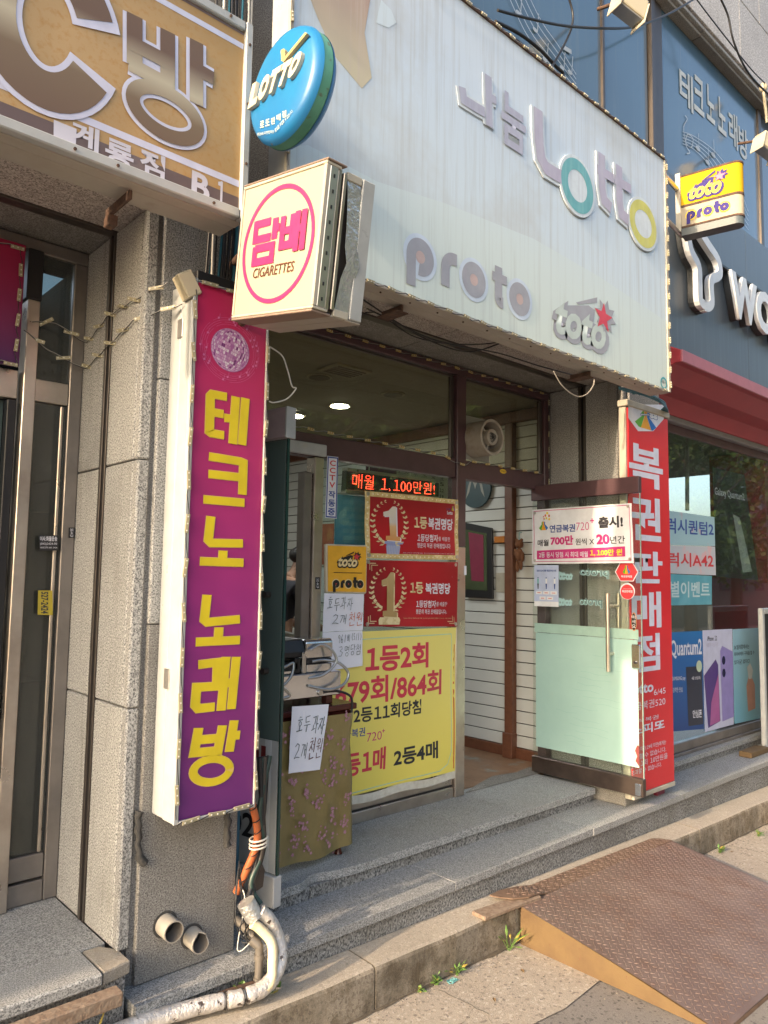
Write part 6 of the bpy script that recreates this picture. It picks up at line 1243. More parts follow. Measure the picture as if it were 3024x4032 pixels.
xw = W(2985, 2300, 'y', 2.95).x; box('red_wall', xw, xw+.5, 2.86, 3.4, .42, 2.99, M('red_interior', (.20, .012, .02), .5), ps, 0); box('side_wall', 4.99, 5.05, 2.85, 5.2, .3, 3.0, M('maroon_side', (.12, .02, .03), .6), ps, 0)
MB().tube([W(2706, 1760, 'y', 3.3), W(2706, 2010, 'y', 3.3)], .02, M('white_pole', (.45, .5, .5), .4), 8).build('white_post', ps)
YP_ = 2.80
lightc = M('extruded_white_letter', (.62, .66, .70), .35); letg = M('letter_return_grey', (.03, .035, .04), .5)
sg = thing('phone_shop_letters', 'white raised channel letters and looped logo on the dark panel at right', 'sign', (6, 2.45, 3.8))
f, s3 = PXF('y', 2.45, 2680, 3020, 880, 1300)
for pts in ([(2706, 880), (2722, 980), (2752, 1045), (2757, 1110), (2760, 1180), (2775, 1200)], [(2740, 880), (2790, 960), (2828, 1020), (2838, 1070), (2828, 1088), (2806, 1100), (2802, 1130), (2805, 1190), (2790, 1208), (2775, 1204)]):
    b = MB(); stroke(b, [s3(*p) for p in [(a[0], a[1]) for a in smooth_path([(u, v, 0) for u, v in pts], 5)]], .075, f, lightc, 0, depth=.04); b.build('logo_loop', sg)
    b = MB(); stroke(b, [s3(*p) for p in [(a[0], a[1]) for a in smooth_path([(u, v, 0) for u, v in pts], 5)]], .077, f, letg, -.0405, depth=.04); b.build('logo_return', sg)
qW = rect(2880, 3008, 1058, 1256, 'y', 2.45)
zt2, zb2 = W(2883, 1062, 'y', 2.45).z, W(2914, 1255, 'y', 2.45).z
for ch_, x0_, x1_ in (('W', 5.99, 6.50), ('O', 6.48, 6.88), ('R', 6.92, 7.28), ('L', 7.32, 7.6), ('D', 7.64, 8.0)):
    g = quadmap([(x0_, 2.45, zt2), (x1_, 2.45, zt2), (x1_, 2.45, zb2), (x0_, 2.45, zb2)]); txt(ch_, g, 0, 0, 1, 1, lightc, sg, off=.045, h=-.03, depth=.03); txt(ch_, g, 0, 0, 1, 1, letg, sg, off=.05, h=-.08, depth=.048)
box('mounting_rail', 5.7, 8.2, 2.47, 2.53, 4.21, 4.23, letg, sg, .001)
# posters inside the phone shop window
def poster(name, label, pts, mat, y=2.80, cat='poster'):
    f = yq(pts, y); o = thing(name, label, cat, f(.5, 1)); MB().slab(f, .002, mat).build('sheet', o); return o, f
cyl = M('pale_cyan_poster', (.34, .52, .58), .4, var=(7, (.60, .40, .45), .6, .7)); cyd = M('cyan_poster', (.10, .34, .42), .4, var=(6, (.16, .42, .50), .4, .7))
YW = 2.806
o, f = poster('striped_poster', 'pale striped poster with blue phone model name in the phone shop window', [(2628, 2010), (2812, 2036), (2815, 2150), (2628, 2145)], cyl, YW); txt('갤럭시퀀텀2', f, -.25, .20, .97, .66, blueink, o, off=.02, h=.003)
o, f = poster('striped_poster', 'pale striped poster with red phone model name in the phone shop window', [(2628, 2147), (2815, 2152), (2818, 2265), (2628, 2257)], M('pale_pink_poster', (.50, .52, .56), .4, var=(7, (.70, .42, .44), .55, .65)), YW); txt('갤럭시A42', f, -.25, .25, .95, .75, redink, o, off=.02, h=.003)
o, f = poster('event_poster', 'teal special event poster with pale Hangul in the phone shop window', [(2628, 2260), (2802, 2268), (2801, 2380), (2630, 2384)], cyd, YW); txt('특별이벤트', f, -.2, .22, .95, .75, M('pale_ice', (.55, .70, .72), .4), o, off=.02, h=.003)
o, f = poster('galaxy_poster', 'dark hanging phone poster with slim handset beside the red wall', [(2805, 1840), (2930, 1870), (2985, 2285), (2820, 2270)], M('dark_poster', (.018, .018, .022), .3), 2.85); txt('Galaxy Quantum2', f, .03, .18, .90, .27, whitel, o, off=.02, h=.004); txt('생활에 안심을 담다', f, .05, .06, .75, .13, M('dim_letter', (.12, .14, .17), .5), o, h=.004)
poly([(.50, .40), (.68, .42), (.86, .92), (.62, .94)], f, M('pale_handset', (.42, .46, .42), .3), o, 'handset_print', .004); poly([(.25, .38), (.30, .38), (.50, .90), (.44, .90)], f, M('dim_handset', (.08, .09, .09), .3), o, 'handset_print', .004)
bluep = gradz('blue_phone_poster', [(0, (.01, .05, .20)), (.6, (.015, .13, .38)), (1, (.02, .22, .50))], .5, 1.6, .4)
o, f = poster('blue_phone_poster', 'blue phone poster lettered in white standing at the window bottom', [(2634, 2490), (2765, 2484), (2772, 2870), (2650, 2880)], bluep, YW); txt('Quantum2', f, .02, .08, .96, .27, whitel, o, off=.02, h=.003)
poly([(.45, .36), (.95, .36), (.97, .95), (.48, .96)], f, M('navy_handset', (.012, .02, .045), .3), o, 'handset_print', .003); txt('안심폰', f, .62, .80, .92, .88, whitel, o, off=.02, h=.004); txt('SAMSUNG pay', f, .03, .45, .42, .50, whitel, o, h=.004); txt('강력한 안심', f, .03, .56, .32, .61, whitel, o, h=.004); txt('4월 23일(화)', f, .62, .46, .9, .50, whitel, o, h=.004)
MB().add([f(.86+.09*math.cos(j*.4), .36+.06*math.sin(j*.4), .005) for j in range(16)], [range(16)], M('pale_green_dot', (.5, .6, .42), .4)).build('badge_print', o)
o, f = poster('purple_phone_poster', 'white phone poster showing two overlapping purple handsets', [(2766, 2482), (2882, 2476), (2888, 2852), (2776, 2882)], M('lavender_white', (.52, .54, .70), .4), YW)
txt('iPhone 12', f, .14, .06, .46, .11, inkk, o, off=.01, h=.003); txt('새롭게 퍼플 등장', f, .10, .13, .5, .17, MATS['faded_lilac'], o, h=.003)
poly([(.0, .45), (.40, .30), (.48, .36), (.52, .93), (.10, .97)], f, M('deep_purple', (.07, .03, .20), .3), o, 'handset_print', .003); poly([(.16, .95), (.22, .72), (.48, .45), (.50, .93)], f, M('orchid', (.38, .10, .30), .3), o, 'handset_print', .004); poly([(.55, .22), (.62, .17), (1, .24), (1, .92), (.58, .94)], f, M('lilac_phone', (.28, .24, .52), .3), o, 'handset_print', .005)
for t_ in (.32, .45): MB().add([f(.66+.06*math.cos(j*.5), t_+.045*math.sin(j*.5), .007) for j in range(12)], [range(12)], M('lens_dark', (.03, .03, .08), .2)).build('lens_print', o)
o, f = poster('pale_blue_poster', 'pale blue carrier poster with dark Hangul and loaf of bread picture', [(2884, 2478), (2986, 2472), (2996, 2828), (2892, 2850)], gradz('pale_blue_print', [(0, (.16, .36, .46)), (1, (.32, .50, .58))], .6, 1.6, .4), YW); txt('SK텔레콤에서는', f, .03, .17, .60, .22, inkk, o, h=.003, off=.01); txt('파리바게뜨 구독을 할 수', f, .03, .245, .80, .29, inkk, o, h=.003, off=.01); txt('있다☑ 없다□', f, .03, .33, .6, .38, inkk, o, h=.003, off=.01)
poly([(.46, .62), (.55, .52), (.50, .42), (.62, .38), (.72, .46), (.68, .54), (.78, .62), (.78, .88), (.5, .9)], f, M('bread_print', (.40, .22, .16), .5), o, 'bread_print', .003); poly([(.5, .42), (.62, .38), (.72, .46), (.66, .55), (.55, .55)], f, M('bag_print', (.45, .50, .50), .5), o, 'bread_print', .004)
# small white A-board edge and timber at the far right
bd = thing('white_standing_board', 'white framed standing board cut off at the right picture edge', 'board', (6.75, 2.62, .29)); wb = W(2992, 2395, 'y', 2.6)
box('frame', wb.x, wb.x+.05, 2.58, 2.62, .33, wb.z, white_metal, bd, .006); box('frame', wb.x+.052, wb.x+.8, 2.58, 2.62, wb.z-.05, wb.z, white_metal, bd, .006); box('panel', wb.x+.05, wb.x+.8, 2.6, 2.61, .33, wb.z-.052, black, bd, 0)
for x in (wb.x+.01, wb.x+.7): box('leg', x, x+.04, 2.58, 2.62, .285, .329, white_metal, bd, .003)
o = box('timber_block', 6.40, 6.75, 2.56, 2.66, .286, .33, plate_s, None, .004); tag(o, 'brown timber block on the step beside the white board', 'timber block')

# ================================================================== RAMP
rp_ = thing('steel_ramp', 'brown checker plate steel ramp laid against the kerb', 'ramp', (3.75, 1.8, 0))
X0, X1, Y0_, Y1_ = 3.0, 4.51, 1.335, 2.285
ztop = lambda x, y: (gz(x)+.012)+((.167+.0115+SL*(x-2.1))-(gz(x)+.012))*max(0, min(1, (y-Y0_)/(Y1_-Y0_)))**.92
nx, ny = 24, 16; vs = []
for j in range(ny+1):
    for i in range(nx+1):
        x, y = X0+(X1-X0)*i/nx, Y0_+(Y1_-Y0_)*j/ny; vs.append((x, y, ztop(x, y)+.003*math.sin(x*4+y*5)))
b = MB(); b.add(vs, [(j*(nx+1)+i, j*(nx+1)+i+1, (j+1)*(nx+1)+i+1, (j+1)*(nx+1)+i) for j in range(ny) for i in range(nx)], plate, True)
ed = [(X0+(X1-X0)*i/nx, Y0_, ztop(X0+(X1-X0)*i/nx, Y0_)) for i in range(nx+1)]
for p0_, p1_ in zip(ed, ed[1:]): b.add([p0_, p1_, (p1_[0], p1_[1]-.002, gz(p1_[0])-.004), (p0_[0], p0_[1]-.002, gz(p0_[0])-.004)], [(0, 1, 2, 3)], plate_r)
b.build('top_plate', rp_)
# back flap lying over the kerb with a torn left corner
flp = [(3.06, 2.286), (3.02, 2.31), (2.985, 2.33), (2.965, 2.37), (2.94, 2.42), (3.06, 2.418), (3.12, 2.405), (3.3, 2.40), (3.8, 2.40), (4.1, 2.392), (4.46, 2.385), (4.50, 2.34), (4.512, 2.286)]
lift = lambda x: .020*max(0, min(1, (3.24-x)/.12))
def ip(tab, x):
    for (a, c), (a2, c2) in zip(tab, tab[1:]):
        if x <= a2: return c+(c2-c)*(x-a)/(a2-a)
    return tab[-1][1]
yfr = [(2.94, 2.405), (2.965, 2.36), (2.99, 2.325), (3.03, 2.305), (3.06, 2.286), (4.6, 2.286)]; ybk = [(2.94, 2.422), (3.02, 2.425), (3.12, 2.407), (3.3, 2.402), (3.8, 2.40), (4.1, 2.394), (4.44, 2.386), (4.48, 2.365), (4.512, 2.30)]
b = MB(); vs = []; xs_ = [2.94+.0262*k for k in range(61)]
for x in xs_:
    for z_ in (kz(x)+.012+lift(x), kz(x)+.006+lift(x)):
        for k in range(4): a_, c_ = ip(yfr, x), ip(ybk, x)+.0015*math.sin(x*40); vs.append((x, a_+(max(c_, a_+.002)-a_)*k/3, z_))
fs = []
for i in range(60):
    o1, o2 = i*8, (i+1)*8
    for k in range(3): fs += [(o1+k, o2+k, o2+k+1, o1+k+1), (o1+4+k, o1+5+k, o2+5+k, o2+4+k)]
    fs += [(o1, o1+4, o2+4, o2), (o1+3, o2+3, o2+7, o1+7)]
fs += [(0, 1, 5, 4), (1, 2, 6, 5), (2, 3, 7, 6)]; b.add(vs, fs, plate_r); b.build('back_flap', rp_)
prof2 = [(Y0_+.02, gz(X0)), (Y1_, gz(X0)), (Y1_, ztop(X0, Y1_)-.003), (1.8, ztop(X0, 1.8)-.003), (Y0_+.02, ztop(X0, Y0_)-.001)]
MB().prism([(X0+.004, y, z) for y, z in prof2], (.008, 0, 0), plate_s).build('side_plate', rp_); MB().prism([(X1-.012, y, z+SL*(X1-X0)) for y, z in prof2], (.008, 0, 0), plate_s).build('side_plate', rp_)
b = MB(); px_, py_ = .0345, .030; row = 0; y = Y0_+.03; q = random.Random(4)
while y < 2.405:
    x = X0+.02+(row % 2)*px_/2; i = 0
    while x < X1-.015:
        if y < Y1_-.004 or (ip(yfr, x)+.006 < y < ip(ybk, x)-.006 and x > 2.955):
            zf = ztop(x, y)+.003*math.sin(x*4+y*5) if y < Y1_ else kz(x)+.0125+lift(x)
            sl_ = (ztop(x, y+.01)-ztop(x, y))/.01 if y < Y1_ else 0
            a = R(42) if (i+row) % 2 else R(-42); c, s = math.cos(a), math.sin(a); Lh, Wh, hh = .0115, .0034, .0026
            pts = [(-Lh, 0), (0, -Wh), (Lh, 0), (0, Wh)]; P = [(x+c*u-s*v, y+s*u+c*v) for u, v in pts]
            vsx = [(p, r_, zf+sl_*(r_-y)+.0003) for p, r_ in P]+[(x-c*Lh*.5, y-s*Lh*.5, zf-sl_*s*Lh*.5+hh), (x+c*Lh*.5, y+s*Lh*.5, zf+sl_*s*Lh*.5+hh)]
            b.add(vsx, [(0, 1, 4), (1, 5, 4), (1, 2, 5), (2, 3, 5), (3, 4, 5), (3, 0, 4)], plate)
        x += px_; i += 1
    y += py_*.62; row += 1
o = b.build('tread_lozenges', rp_); o['kind'] = 'stuff'
b = MB(); q = random.Random(9)
for k in range(26): x, y_ = 2.96+q.uniform(0, .1), 2.29+q.uniform(0, .06); b.add([(x, y_, kz(x)+.010), (x+.006, y_, kz(x)+.010), (x+q.uniform(-.02, .01), y_-q.uniform(.01, .04), kz(x)-q.uniform(0, .03))], [(0, 1, 2)], rust)
b.build('rust_flakes', rp_)['kind'] = 'stuff'
o = MB().prism([(2.75, 2.29, kz(2.8)+.002), (3.15, 2.27, kz(3.1)+.002), (3.15, 2.345, kz(3.1)+.002), (2.755, 2.375, kz(2.8)+.002)], (0, 0, .018), plank).build('wooden_plank', None, .003); tag(o, 'short wooden plank wedged under the ramp corner on the kerb', 'plank')

# ================================================================== PIPES AND CONDUITS BY THE PILLAR
for (cx_, cz_, rr0, broken) in ((1.318, .462, .037, False), (1.425, .390, .035, True)):
    t = thing('pvc_pipe_stub', ('broken' if broken else 'intact')+' grey pipe stub sticking out of the granite pillar '+('lower right' if broken else 'upper left')+' of the two', 'pipe', (cx_, 2.56, cz_), 'pipe stubs in the pillar'); b = MB(); n = 24; vs = []; q = random.Random(3)
    for y, r_ in ((2.562, rr0), (2.515, rr0), (2.515, rr0-.004), (2.56, rr0-.004)):
        for k in range(n):
            a = 2*math.pi*k/n; yy = y+(.022*max(0, math.sin(a*1+.6))*(.6+.4*math.sin(5*a)) if broken and y < 2.55 else 0); vs.append((cx_+r_*math.cos(a)+(y-2.56)*-.25, yy, cz_+r_*math.sin(a)+(y-2.56)*.3))
    for i in range(3): b.add([vs[i*n+k] for k in range(n)]+[vs[(i+1)*n+k] for k in range(n)], [(k, (k+1) % n, n+(k+1) % n, n+k) for k in range(n)], pvc if i < 2 else pvcin, True)
    b.build('pipe_sleeve', t); MB().disc((cx_, 2.5635, cz_), (0, -1, 0), rr0*1.25, mortar, 20, .002).build('mortar_ring', t); MB().disc((cx_, 2.561, cz_), (0, -1, 0), rr0-.004, black, 20).build('dark_inside', t)
ip = thing('foil_wrapped_pipe', 'foil wrapped insulated pipe curving down from the pillar and along the kerb', 'pipe', (1.5, 2.4, .2))
main = smooth_path([(.80, 2.45, .235), (1.16, 2.44, .232), (1.313, 2.42, .230), (1.44, 2.39, .228), (1.52, 2.365, .226), (1.60, 2.355, .232), (1.665, 2.365, .262), (1.70, 2.39, .31), (1.697, 2.42, .37), (1.668, 2.43, .425), (1.63, 2.44, .465)], 8)
q = random.Random(6)
for a_, c_ in ((0, 26), (26, 33), (33, len(main)-1)):
    seg_ = main[a_:c_+1]; d_a, d_c = (seg_[1]-seg_[0]).normalized(), (seg_[-1]-seg_[-2]).normalized(); L_ = [seg_[0]+d_a*.002, seg_[0]+d_a*.008]+seg_[1:-1]+[seg_[-1]-d_c*.008, seg_[-1]-d_c*.002]
    rr_f = [.021, .0262]+[(.0275 if a_+i_ < 45 else .0245)*(1+.02*math.sin(i_*1.3+a_)+q.uniform(-.012, .012)) for i_ in range(len(seg_)-2)]+[.0262, .021]
    MB().tube(L_, .026, foil, 18, rr=rr_f).build('foil_jacket', ip)
MB().tube(smooth_path([(1.54, 2.352, .225), (1.62, 2.345, .24), (1.645, 2.365, .30), (1.655, 2.39, .36), (1.62, 2.42, .41), (1.595, 2.43, .43)], 8), .018, foam, 12).build('foam_sleeve', ip)
for p in (main[26], main[32]): 
    i = main.index(p); d = (main[i+1]-p).normalized(); a = d.orthogonal().normalized(); b2 = d.cross(a); MB().tube([p+(a*math.cos(k*.45)+b2*math.sin(k*.45))*.028 for k in range(15)], .002, rubber, 5).build('cable_tie', ip)
MB().tube([(1.615, 2.445, .44), (1.585, 2.46, .50)], .034, M('silver_foil', (.62, .62, .60), .28, .7, bmp=(60, 1)), 14).build('foil_collar', ip)
gp = thing('grey_elbow_pipe', 'old grey galvanised pipe with elbow beside the foil wrapped pipe', 'pipe', (1.62, 2.42, .19)); gpm = M('galvanised_old', (.21, .19, .165), .55, .5)
MB().tube(smooth_path([(1.618, 2.62, .40), (1.618, 2.50, .378), (1.625, 2.435, .35), (1.63, 2.43, .32), (1.63, 2.43, .21)], 5), .015, gpm, 12).build('pipe_run', gp)
for p0_, p1_ in (((1.607, 2.452, .366), (1.627, 2.433, .345)), ((1.63, 2.43, .312), (1.63, 2.43, .296)), ((1.63, 2.43, .232), (1.63, 2.43, .2))): MB().tube([p0_, p1_], .019, gpm, 12).build('collar', gp)
MB().tube([(1.63, 2.43, .212), (1.56, 2.44, .213), (1.38, 2.455, .215)], .012, rust, 10).build('rusty_pipe', gp)
oc_ = thing('orange_conduit', 'orange spiral wrap cable conduit hanging beside the pillar', 'conduit', (1.64, 2.58, .6)); path = smooth_path([(1.625, 2.50, .98), (1.622, 2.50, .86), (1.648, 2.50, .76), (1.652, 2.50, .68), (1.625, 2.52, .59), (1.60, 2.55, .50)], 8); MB().tube(path, .0145, orangec, 12).build('conduit_body', oc_)
for k in range(3, len(path)-2, 4): p = path[k]; MB().tube([p+Vector((.0155*math.cos(a), -.0155*abs(math.sin(a)), .008*math.cos(a))) for a in [j*math.pi/6 for j in range(7)]], .0022, black, 4).build('spiral_slit', oc_)
cb = thing('cable_tangle', 'tangle of black and white cables tied beside the orange conduit', 'cables', (1.68, 2.5, .5)); q = random.Random(12)
for k in range(7): MB().tube(smooth_path([(1.66+.008*k, 2.51, 1.0), (1.668+q.uniform(-.01, .02), 2.50, .80), (1.675+q.uniform(-.015, .02), 2.50, .66), (1.62+q.uniform(0, .03), 2.50, .54), (1.585+.012*k, 2.47, .47)], 6), .006 if k % 3 else .011, (rubber, rubber, M('dark_green_cable', (.03, .06, .05), .4), strip_dk)[k % 4], 6).build('cable', cb)
for k in range(9): MB().tube(smooth_path([(1.60, 2.54, .54+.01*k), (1.56+q.uniform(0, .1), 2.49, .45+q.uniform(-.06, .06)), (1.56+q.uniform(0, .08), 2.47, .36+q.uniform(-.03, .05)), (1.60, 2.44, .36)], 6), .0022, rubber if k else cablew, 5).build('thin_cable', cb)
for z in (.70, .685, .672): MB().tube([(1.66+.035*math.cos(a), 2.50+.03*math.sin(a), z+.004*math.cos(a)) for a in [j*.42 for j in range(16)]], .0035, cablew, 6).build('white_tie', cb)
MB().prism([(1.695, 2.53, .60), (1.715, 2.53, .56), (1.708, 2.53, .50), (1.68, 2.53, .49), (1.668, 2.53, .50), (1.668, 2.53, .56)], (0, .03, 0), strip_dk).build('hanging_box', cb, .003)
MB().box(1.607, 1.65, 2.62, 2.63, .45, .95, M('blue_backing', (.01, .09, .16), .5)).build('blue_panel', cb)
q = random.Random(15)
for (u0, v0, v1) in ((545, 3195, 3400), (895, 3200, 3330)):
    b = MB(); P = [];
    for k in range(9): v = v0+(v1-v0)*k/8; p = W(u0+q.uniform(-5, 5)+(22 if k == 8 and u0 < 600 else 0), v, 'y', 2.562); P.append(p)
    b.tube(P, .011, mortar, 8, rr=[.010+q.uniform(-.002, .006) for _ in P]); o = b.build('mortar_smear', None); tag(o, 'dark mortar smear on the granite pillar '+('left' if u0 < 600 else 'right')+' below the purple sign', 'mortar')

# ================================================================== CABLES, FLOODLIGHTS
def cable(label, pts, y, r=.008, mat=rubber, k=8):
    o = MB().tube(smooth_path([W(u, v, 'y', yy if isinstance(yy, float) else y) for (u, v), yy in [(p, y) for p in pts]], k), r, mat, 7).build('overhead_cable'); return tag(o, label, 'cable', group='cables strung across the facade')
cable('thick black cable crossing the blue upper windows to the right', [(1960, 40), (2080, 72), (2230, 102), (2400, 112), (2500, 105), (2580, 78), (2660, 40), (2760, -20)], 2.40)
cable('black cable hanging down to the top edge of the lottery fascia', [(2236, -20), (2255, 50), (2250, 110), (2215, 190), (2170, 268)], 2.42, .007)
cable('thick black cable bending behind the top edge of the fascia', [(1950, 85), (2040, 130), (2120, 190), (2190, 262), (2218, 292), (2200, 322)], 2.44, .010)
cable('lower short black cable near the fascia top edge', [(1960, 130), (2020, 150), (2070, 190), (2100, 232)], 2.42, .008)
cable('long thin black wire running down right over the granite tiles', [(2730, -20), (2790, 60), (2860, 150), (2960, 275), (3030, 345)], 2.40, .005)
cable('thick black cable drooping over the granite tiles at upper right', [(2830, -20), (2866, 60), (2885, 150), (2920, 240), (2965, 310), (3040, 385)], 2.38, .008)
cable('thin wires sagging under the fascia toward the pillar', [(1430, 1180), (1600, 1290), (1750, 1350), (1960, 1390), (2120, 1440), (2260, 1478)], 2.60, .004)
cable('second thin wire sagging under the fascia', [(1445, 1215), (1560, 1270), (1700, 1345), (1850, 1385), (1990, 1345), (2060, 1330)], 2.62, .004)
cable('third thin wire drooping under the left part of the fascia', [(1440, 1230), (1500, 1240), (1620, 1320), (1750, 1352), (1900, 1355), (2000, 1340)], 2.64, .0035)
cable('loop of wire hanging below the right fascia bracket', [(2180, 1462), (2215, 1520), (2270, 1560), (2310, 1552), (2335, 1520), (2340, 1495)], 2.50, .0035, cablew)
cable('grey wire loop hanging beside the purple sign', [(1062, 1365), (1110, 1400), (1130, 1450), (1150, 1520), (1165, 1530), (1130, 1570), (1080, 1585), (1060, 1580)], 2.45, .003, cablew)
q = random.Random(21)
o = thing('riser_cable_bundle', 'vertical bundle of dark cables between the two big fascia signs', 'cables', (1.4, 2.5, 3.0))
for k in range(13):
    x = 1.36+k*.013; MB().tube(smooth_path([(x, 2.50, 4.3), (x+q.uniform(-.01, .01), 2.50, 3.9), (x+q.uniform(-.01, .01), 2.49, 3.5), (x+q.uniform(-.01, .01), 2.50, 3.1), (x, 2.52, 2.8)], 4), q.choice((.003, .005, .007)), q.choice((rubber, rubber, rubber, cablew, cableb)), 6).build('cable', o)
for (u, v, s_, lab) in ((2478, 25, 1.0, 'cream floodlight above the blue window at the top edge'), (3020, 575, 1.0, 'cream floodlight cut off at the right picture edge')):
    p = W(u, v, 'y', 2.28); t = thing('floodlight', lab, 'floodlight', p, 'floodlights on the facade'); a1, a2, a3 = Vector((.9, -.3, -.3)).normalized(), Vector((.3, .95, 0)).normalized(), None; a3 = a1.cross(a2)
    MB().obox(p, (a1, a2, a3), (.10, .055, .07), cream).build('housing', t, .01, 2); MB().obox(p-a3*.072, (a1, a2, a3), (.085, .045, .004), M('lamp_glass_grey', (.25, .27, .30), .15)).build('lens', t, .002)
    for s2_ in (-1, 1): MB().obox(p+a1*.10*s2_-a3*.03, (a1, a2, a3), (.004, .062, .075), cream_metal).build('side_fin', t, .002)
    MB().tube([p+a3*.07, p+a3*.09+Vector((0, .25, .05))], .012, rust, 8).build('bracket', t)
p = W(3006, 345, 'y', 2.42); t = thing('insulator', 'white insulator with cream post on the granite cornice at right', 'insulator', p); blob('insulator_head', p, (.035, .035, .045), cream, t); MB().tube([p-Vector((0, 0, .03)), p+Vector((.06, 0, -.30))], .013, cream, 8).build('post', t)

# ================================================================== PLANTS, LITTER
def weed(label, x, y, z, n, h, seed, mat=leafm, wd=.012, group='weeds along the kerb', cat='weed'):
    q = random.Random(seed); t = thing('weed', label, cat, (x, y, z), group); b = MB(); b2 = MB()
    for k in range(n):
        a = q.uniform(0, 6.28); L_ = h*q.uniform(.5, 1); e = q.uniform(.5, 1.2); base = Vector((x+q.uniform(-.01, .01), y+q.uniform(-.008, .008), z)); d = Vector((math.cos(a)*math.cos(e), math.sin(a)*math.cos(e)*.6-.2, math.sin(e))).normalized()
        b2.tube([base, base+d*L_*.6], .0012, mat, 4); c = base+d*L_*.55; sd = d.cross(Vector((0, 0, 1))).normalized()*wd*q.uniform(.6, 1.2); up = Vector((0, 0, .004))
        tip = c+(d+Vector((0, 0, -.4))).normalized()*L_*.6; m_ = c.lerp(tip, .45)
        b.add([c, m_+sd, tip, m_-sd, m_+up], [(0, 1, 4), (1, 2, 4), (2, 3, 4), (3, 0, 4)], mat if q.random() > .15 else leafy)
    b.build('leaf', t); b2.build('stem', t)
p = W(1035, 3850, 'z', kz(1.6)); weed('broad green weed behind the foil wrapped pipe on the kerb', 1.66, 2.40, kz(1.66), 9, .05, 1, wd=.02)
weed('green weed with round leaves left of the grey elbow pipe', 1.56, 2.44, kz(1.56), 7, .05, 2, wd=.02)
for i, (u, v, n, h, lab) in enumerate(((1712, 3870, 14, .045, 'small leafy weed in the kerb joint left of the other two near the ramp'), (1790, 3830, 10, .06, 'pointed weed growing at the kerb foot'), (2005, 3740, 6, .12, 'tall grass blade weed beside the ramp side'), (2835, 3355, 16, .05, 'leafy weed at kerb foot right of the ramp'), (2985, 3290, 12, .045, 'far weed at kerb foot near the right edge'), (1645, 3900, 5, .025, 'tiny weed seedling at the kerb foot'))):
    p = W(u, v, 'z', gz(W(u, v, 'z', 0).x)); weed(lab, p.x, min(p.y, 2.29), gz(p.x), n+5, h*1.15, 30+i, wd=.008)
weed('yellowing grass stalks in front of the timber beam at lower left', .96, 2.36, .15, 12, .22, 50, leafy, .004)
t = thing('plastic_litter', 'teal plastic netting scrap at the kerb foot', 'litter', (2.55, 2.24, 0)); q = random.Random(8)
for k in range(7): MB().tube(smooth_path([(2.50+q.uniform(-.03, .03), 2.26+q.uniform(-.02, .02), gz(2.5)+.003) for _ in range(4)], 4), .0012, tealp, 4).build('strand', t)
soilg = M('small_stone_grey', (.22, .20, .18), .9); b = MB(); q = random.Random(31)
for k in range(2200):
    x = q.uniform(1.2, 6.5); y = 2.302-abs(q.gauss(0, .05)) if k % 2 else q.uniform(1.0, 2.29)
    if X0-.02 < x < X1+.02 and y < 2.3: continue
    r_ = q.uniform(.0015, .0055); z_ = gz(x)+.001; P = [(x+r_*math.cos(a)*q.uniform(.6, 1), y+r_*math.sin(a)*q.uniform(.6, 1), z_) for a in (0, 1.6, 3.1, 4.7)]
    b.add(P+[(x, y, z_+r_*.9)], [(0, 1, 4), (1, 2, 4), (2, 3, 4), (3, 0, 4)], (kerbside, apron, soilg, strip_dk)[q.randrange(4)])
o = b.build('grit'); tag(o, 'loose grit and small stones on the road and gutter', 'grit', kind='stuff')
o = MB().prism([(4.98+.02, 2.22, gz(5.6)+.002)]*0+[(6.05, 2.18, gz(6)+.002), (6.13, 2.17, gz(6)+.002), (6.14, 2.23, gz(6)+.002), (6.06, 2.24, gz(6)+.002)], (0, 0, .03), M('yellow_wrapper', (.75, .42, .02), .4)).build('yellow_wrapper', None, .008, 2); tag(o, 'crumpled yellow wrapper at the kerb foot by the right picture edge', 'litter')
o = MB().prism([(2.98, 1.335, gz(3)+.002), (3.06, 1.30, gz(3)+.002), (3.02, 1.26, gz(3)+.002), (2.93, 1.28, gz(3)+.002)], (0, 0, .004), cardw).build('paper_scrap', None); tag(o, 'pale paper scrap on the road in front of the ramp corner', 'litter')

soil = M('kerb_foot_dirt', (.06, .048, .036), .95, var=(60, (.11, .09, .06), .4, .7)); b = MB(); q = random.Random(41); vs = []; n = 160
for i in range(n+1):
    x = -2+i*.06; e = .006+.010*abs(math.sin(i*1.3)+math.sin(i*.37))*q.uniform(.3, 1); vs += [(x, 2.303-e, gz(x)+.0032), (x, 2.318, gz(x)+.010)]
b.add(vs, [(2*i, 2*i+2, 2*i+3, 2*i+1) for i in range(n)], soil); o = b.build('kerb_foot_dirt'); tag(o, kind='structure')
def crack(pts, wd, seed):
    q = random.Random(seed); b = MB(); P = []
    for (x0, y0), (x1, y1) in zip(pts, pts[1:]):
        for k in range(10): t = k/10; P.append((x0+(x1-x0)*t+q.uniform(-.006, .006), y0+(y1-y0)*t+q.uniform(-.006, .006)))
    vs = []
    for i, (x, y) in enumerate(P): e = wd*q.uniform(.4, 1.3); vs += [(x-e, y-e*.6, gz(x)+.0035), (x+e, y+e*.6, gz(x)+.0035)]
    b.add(vs, [(2*i, 2*i+1, 2*i+3, 2*i+2) for i in range(len(P)-1)], soil); tag(b.build('pavement_crack'), kind='structure')
crack([(1.6, 1.95), (2.05, 2.08), (2.3, 2.02), (2.75, 2.2)], .0016, 1); crack([(5.1, 1.86), (5.3, 2.1), (5.25, 2.28)], .002, 2); crack([(2.3, 1.86), (2.42, 2.0), (2.40, 2.28)], .0012, 3)
leafd = M('dead_leaf', (.20, .12, .05), .8); q = random.Random(43)
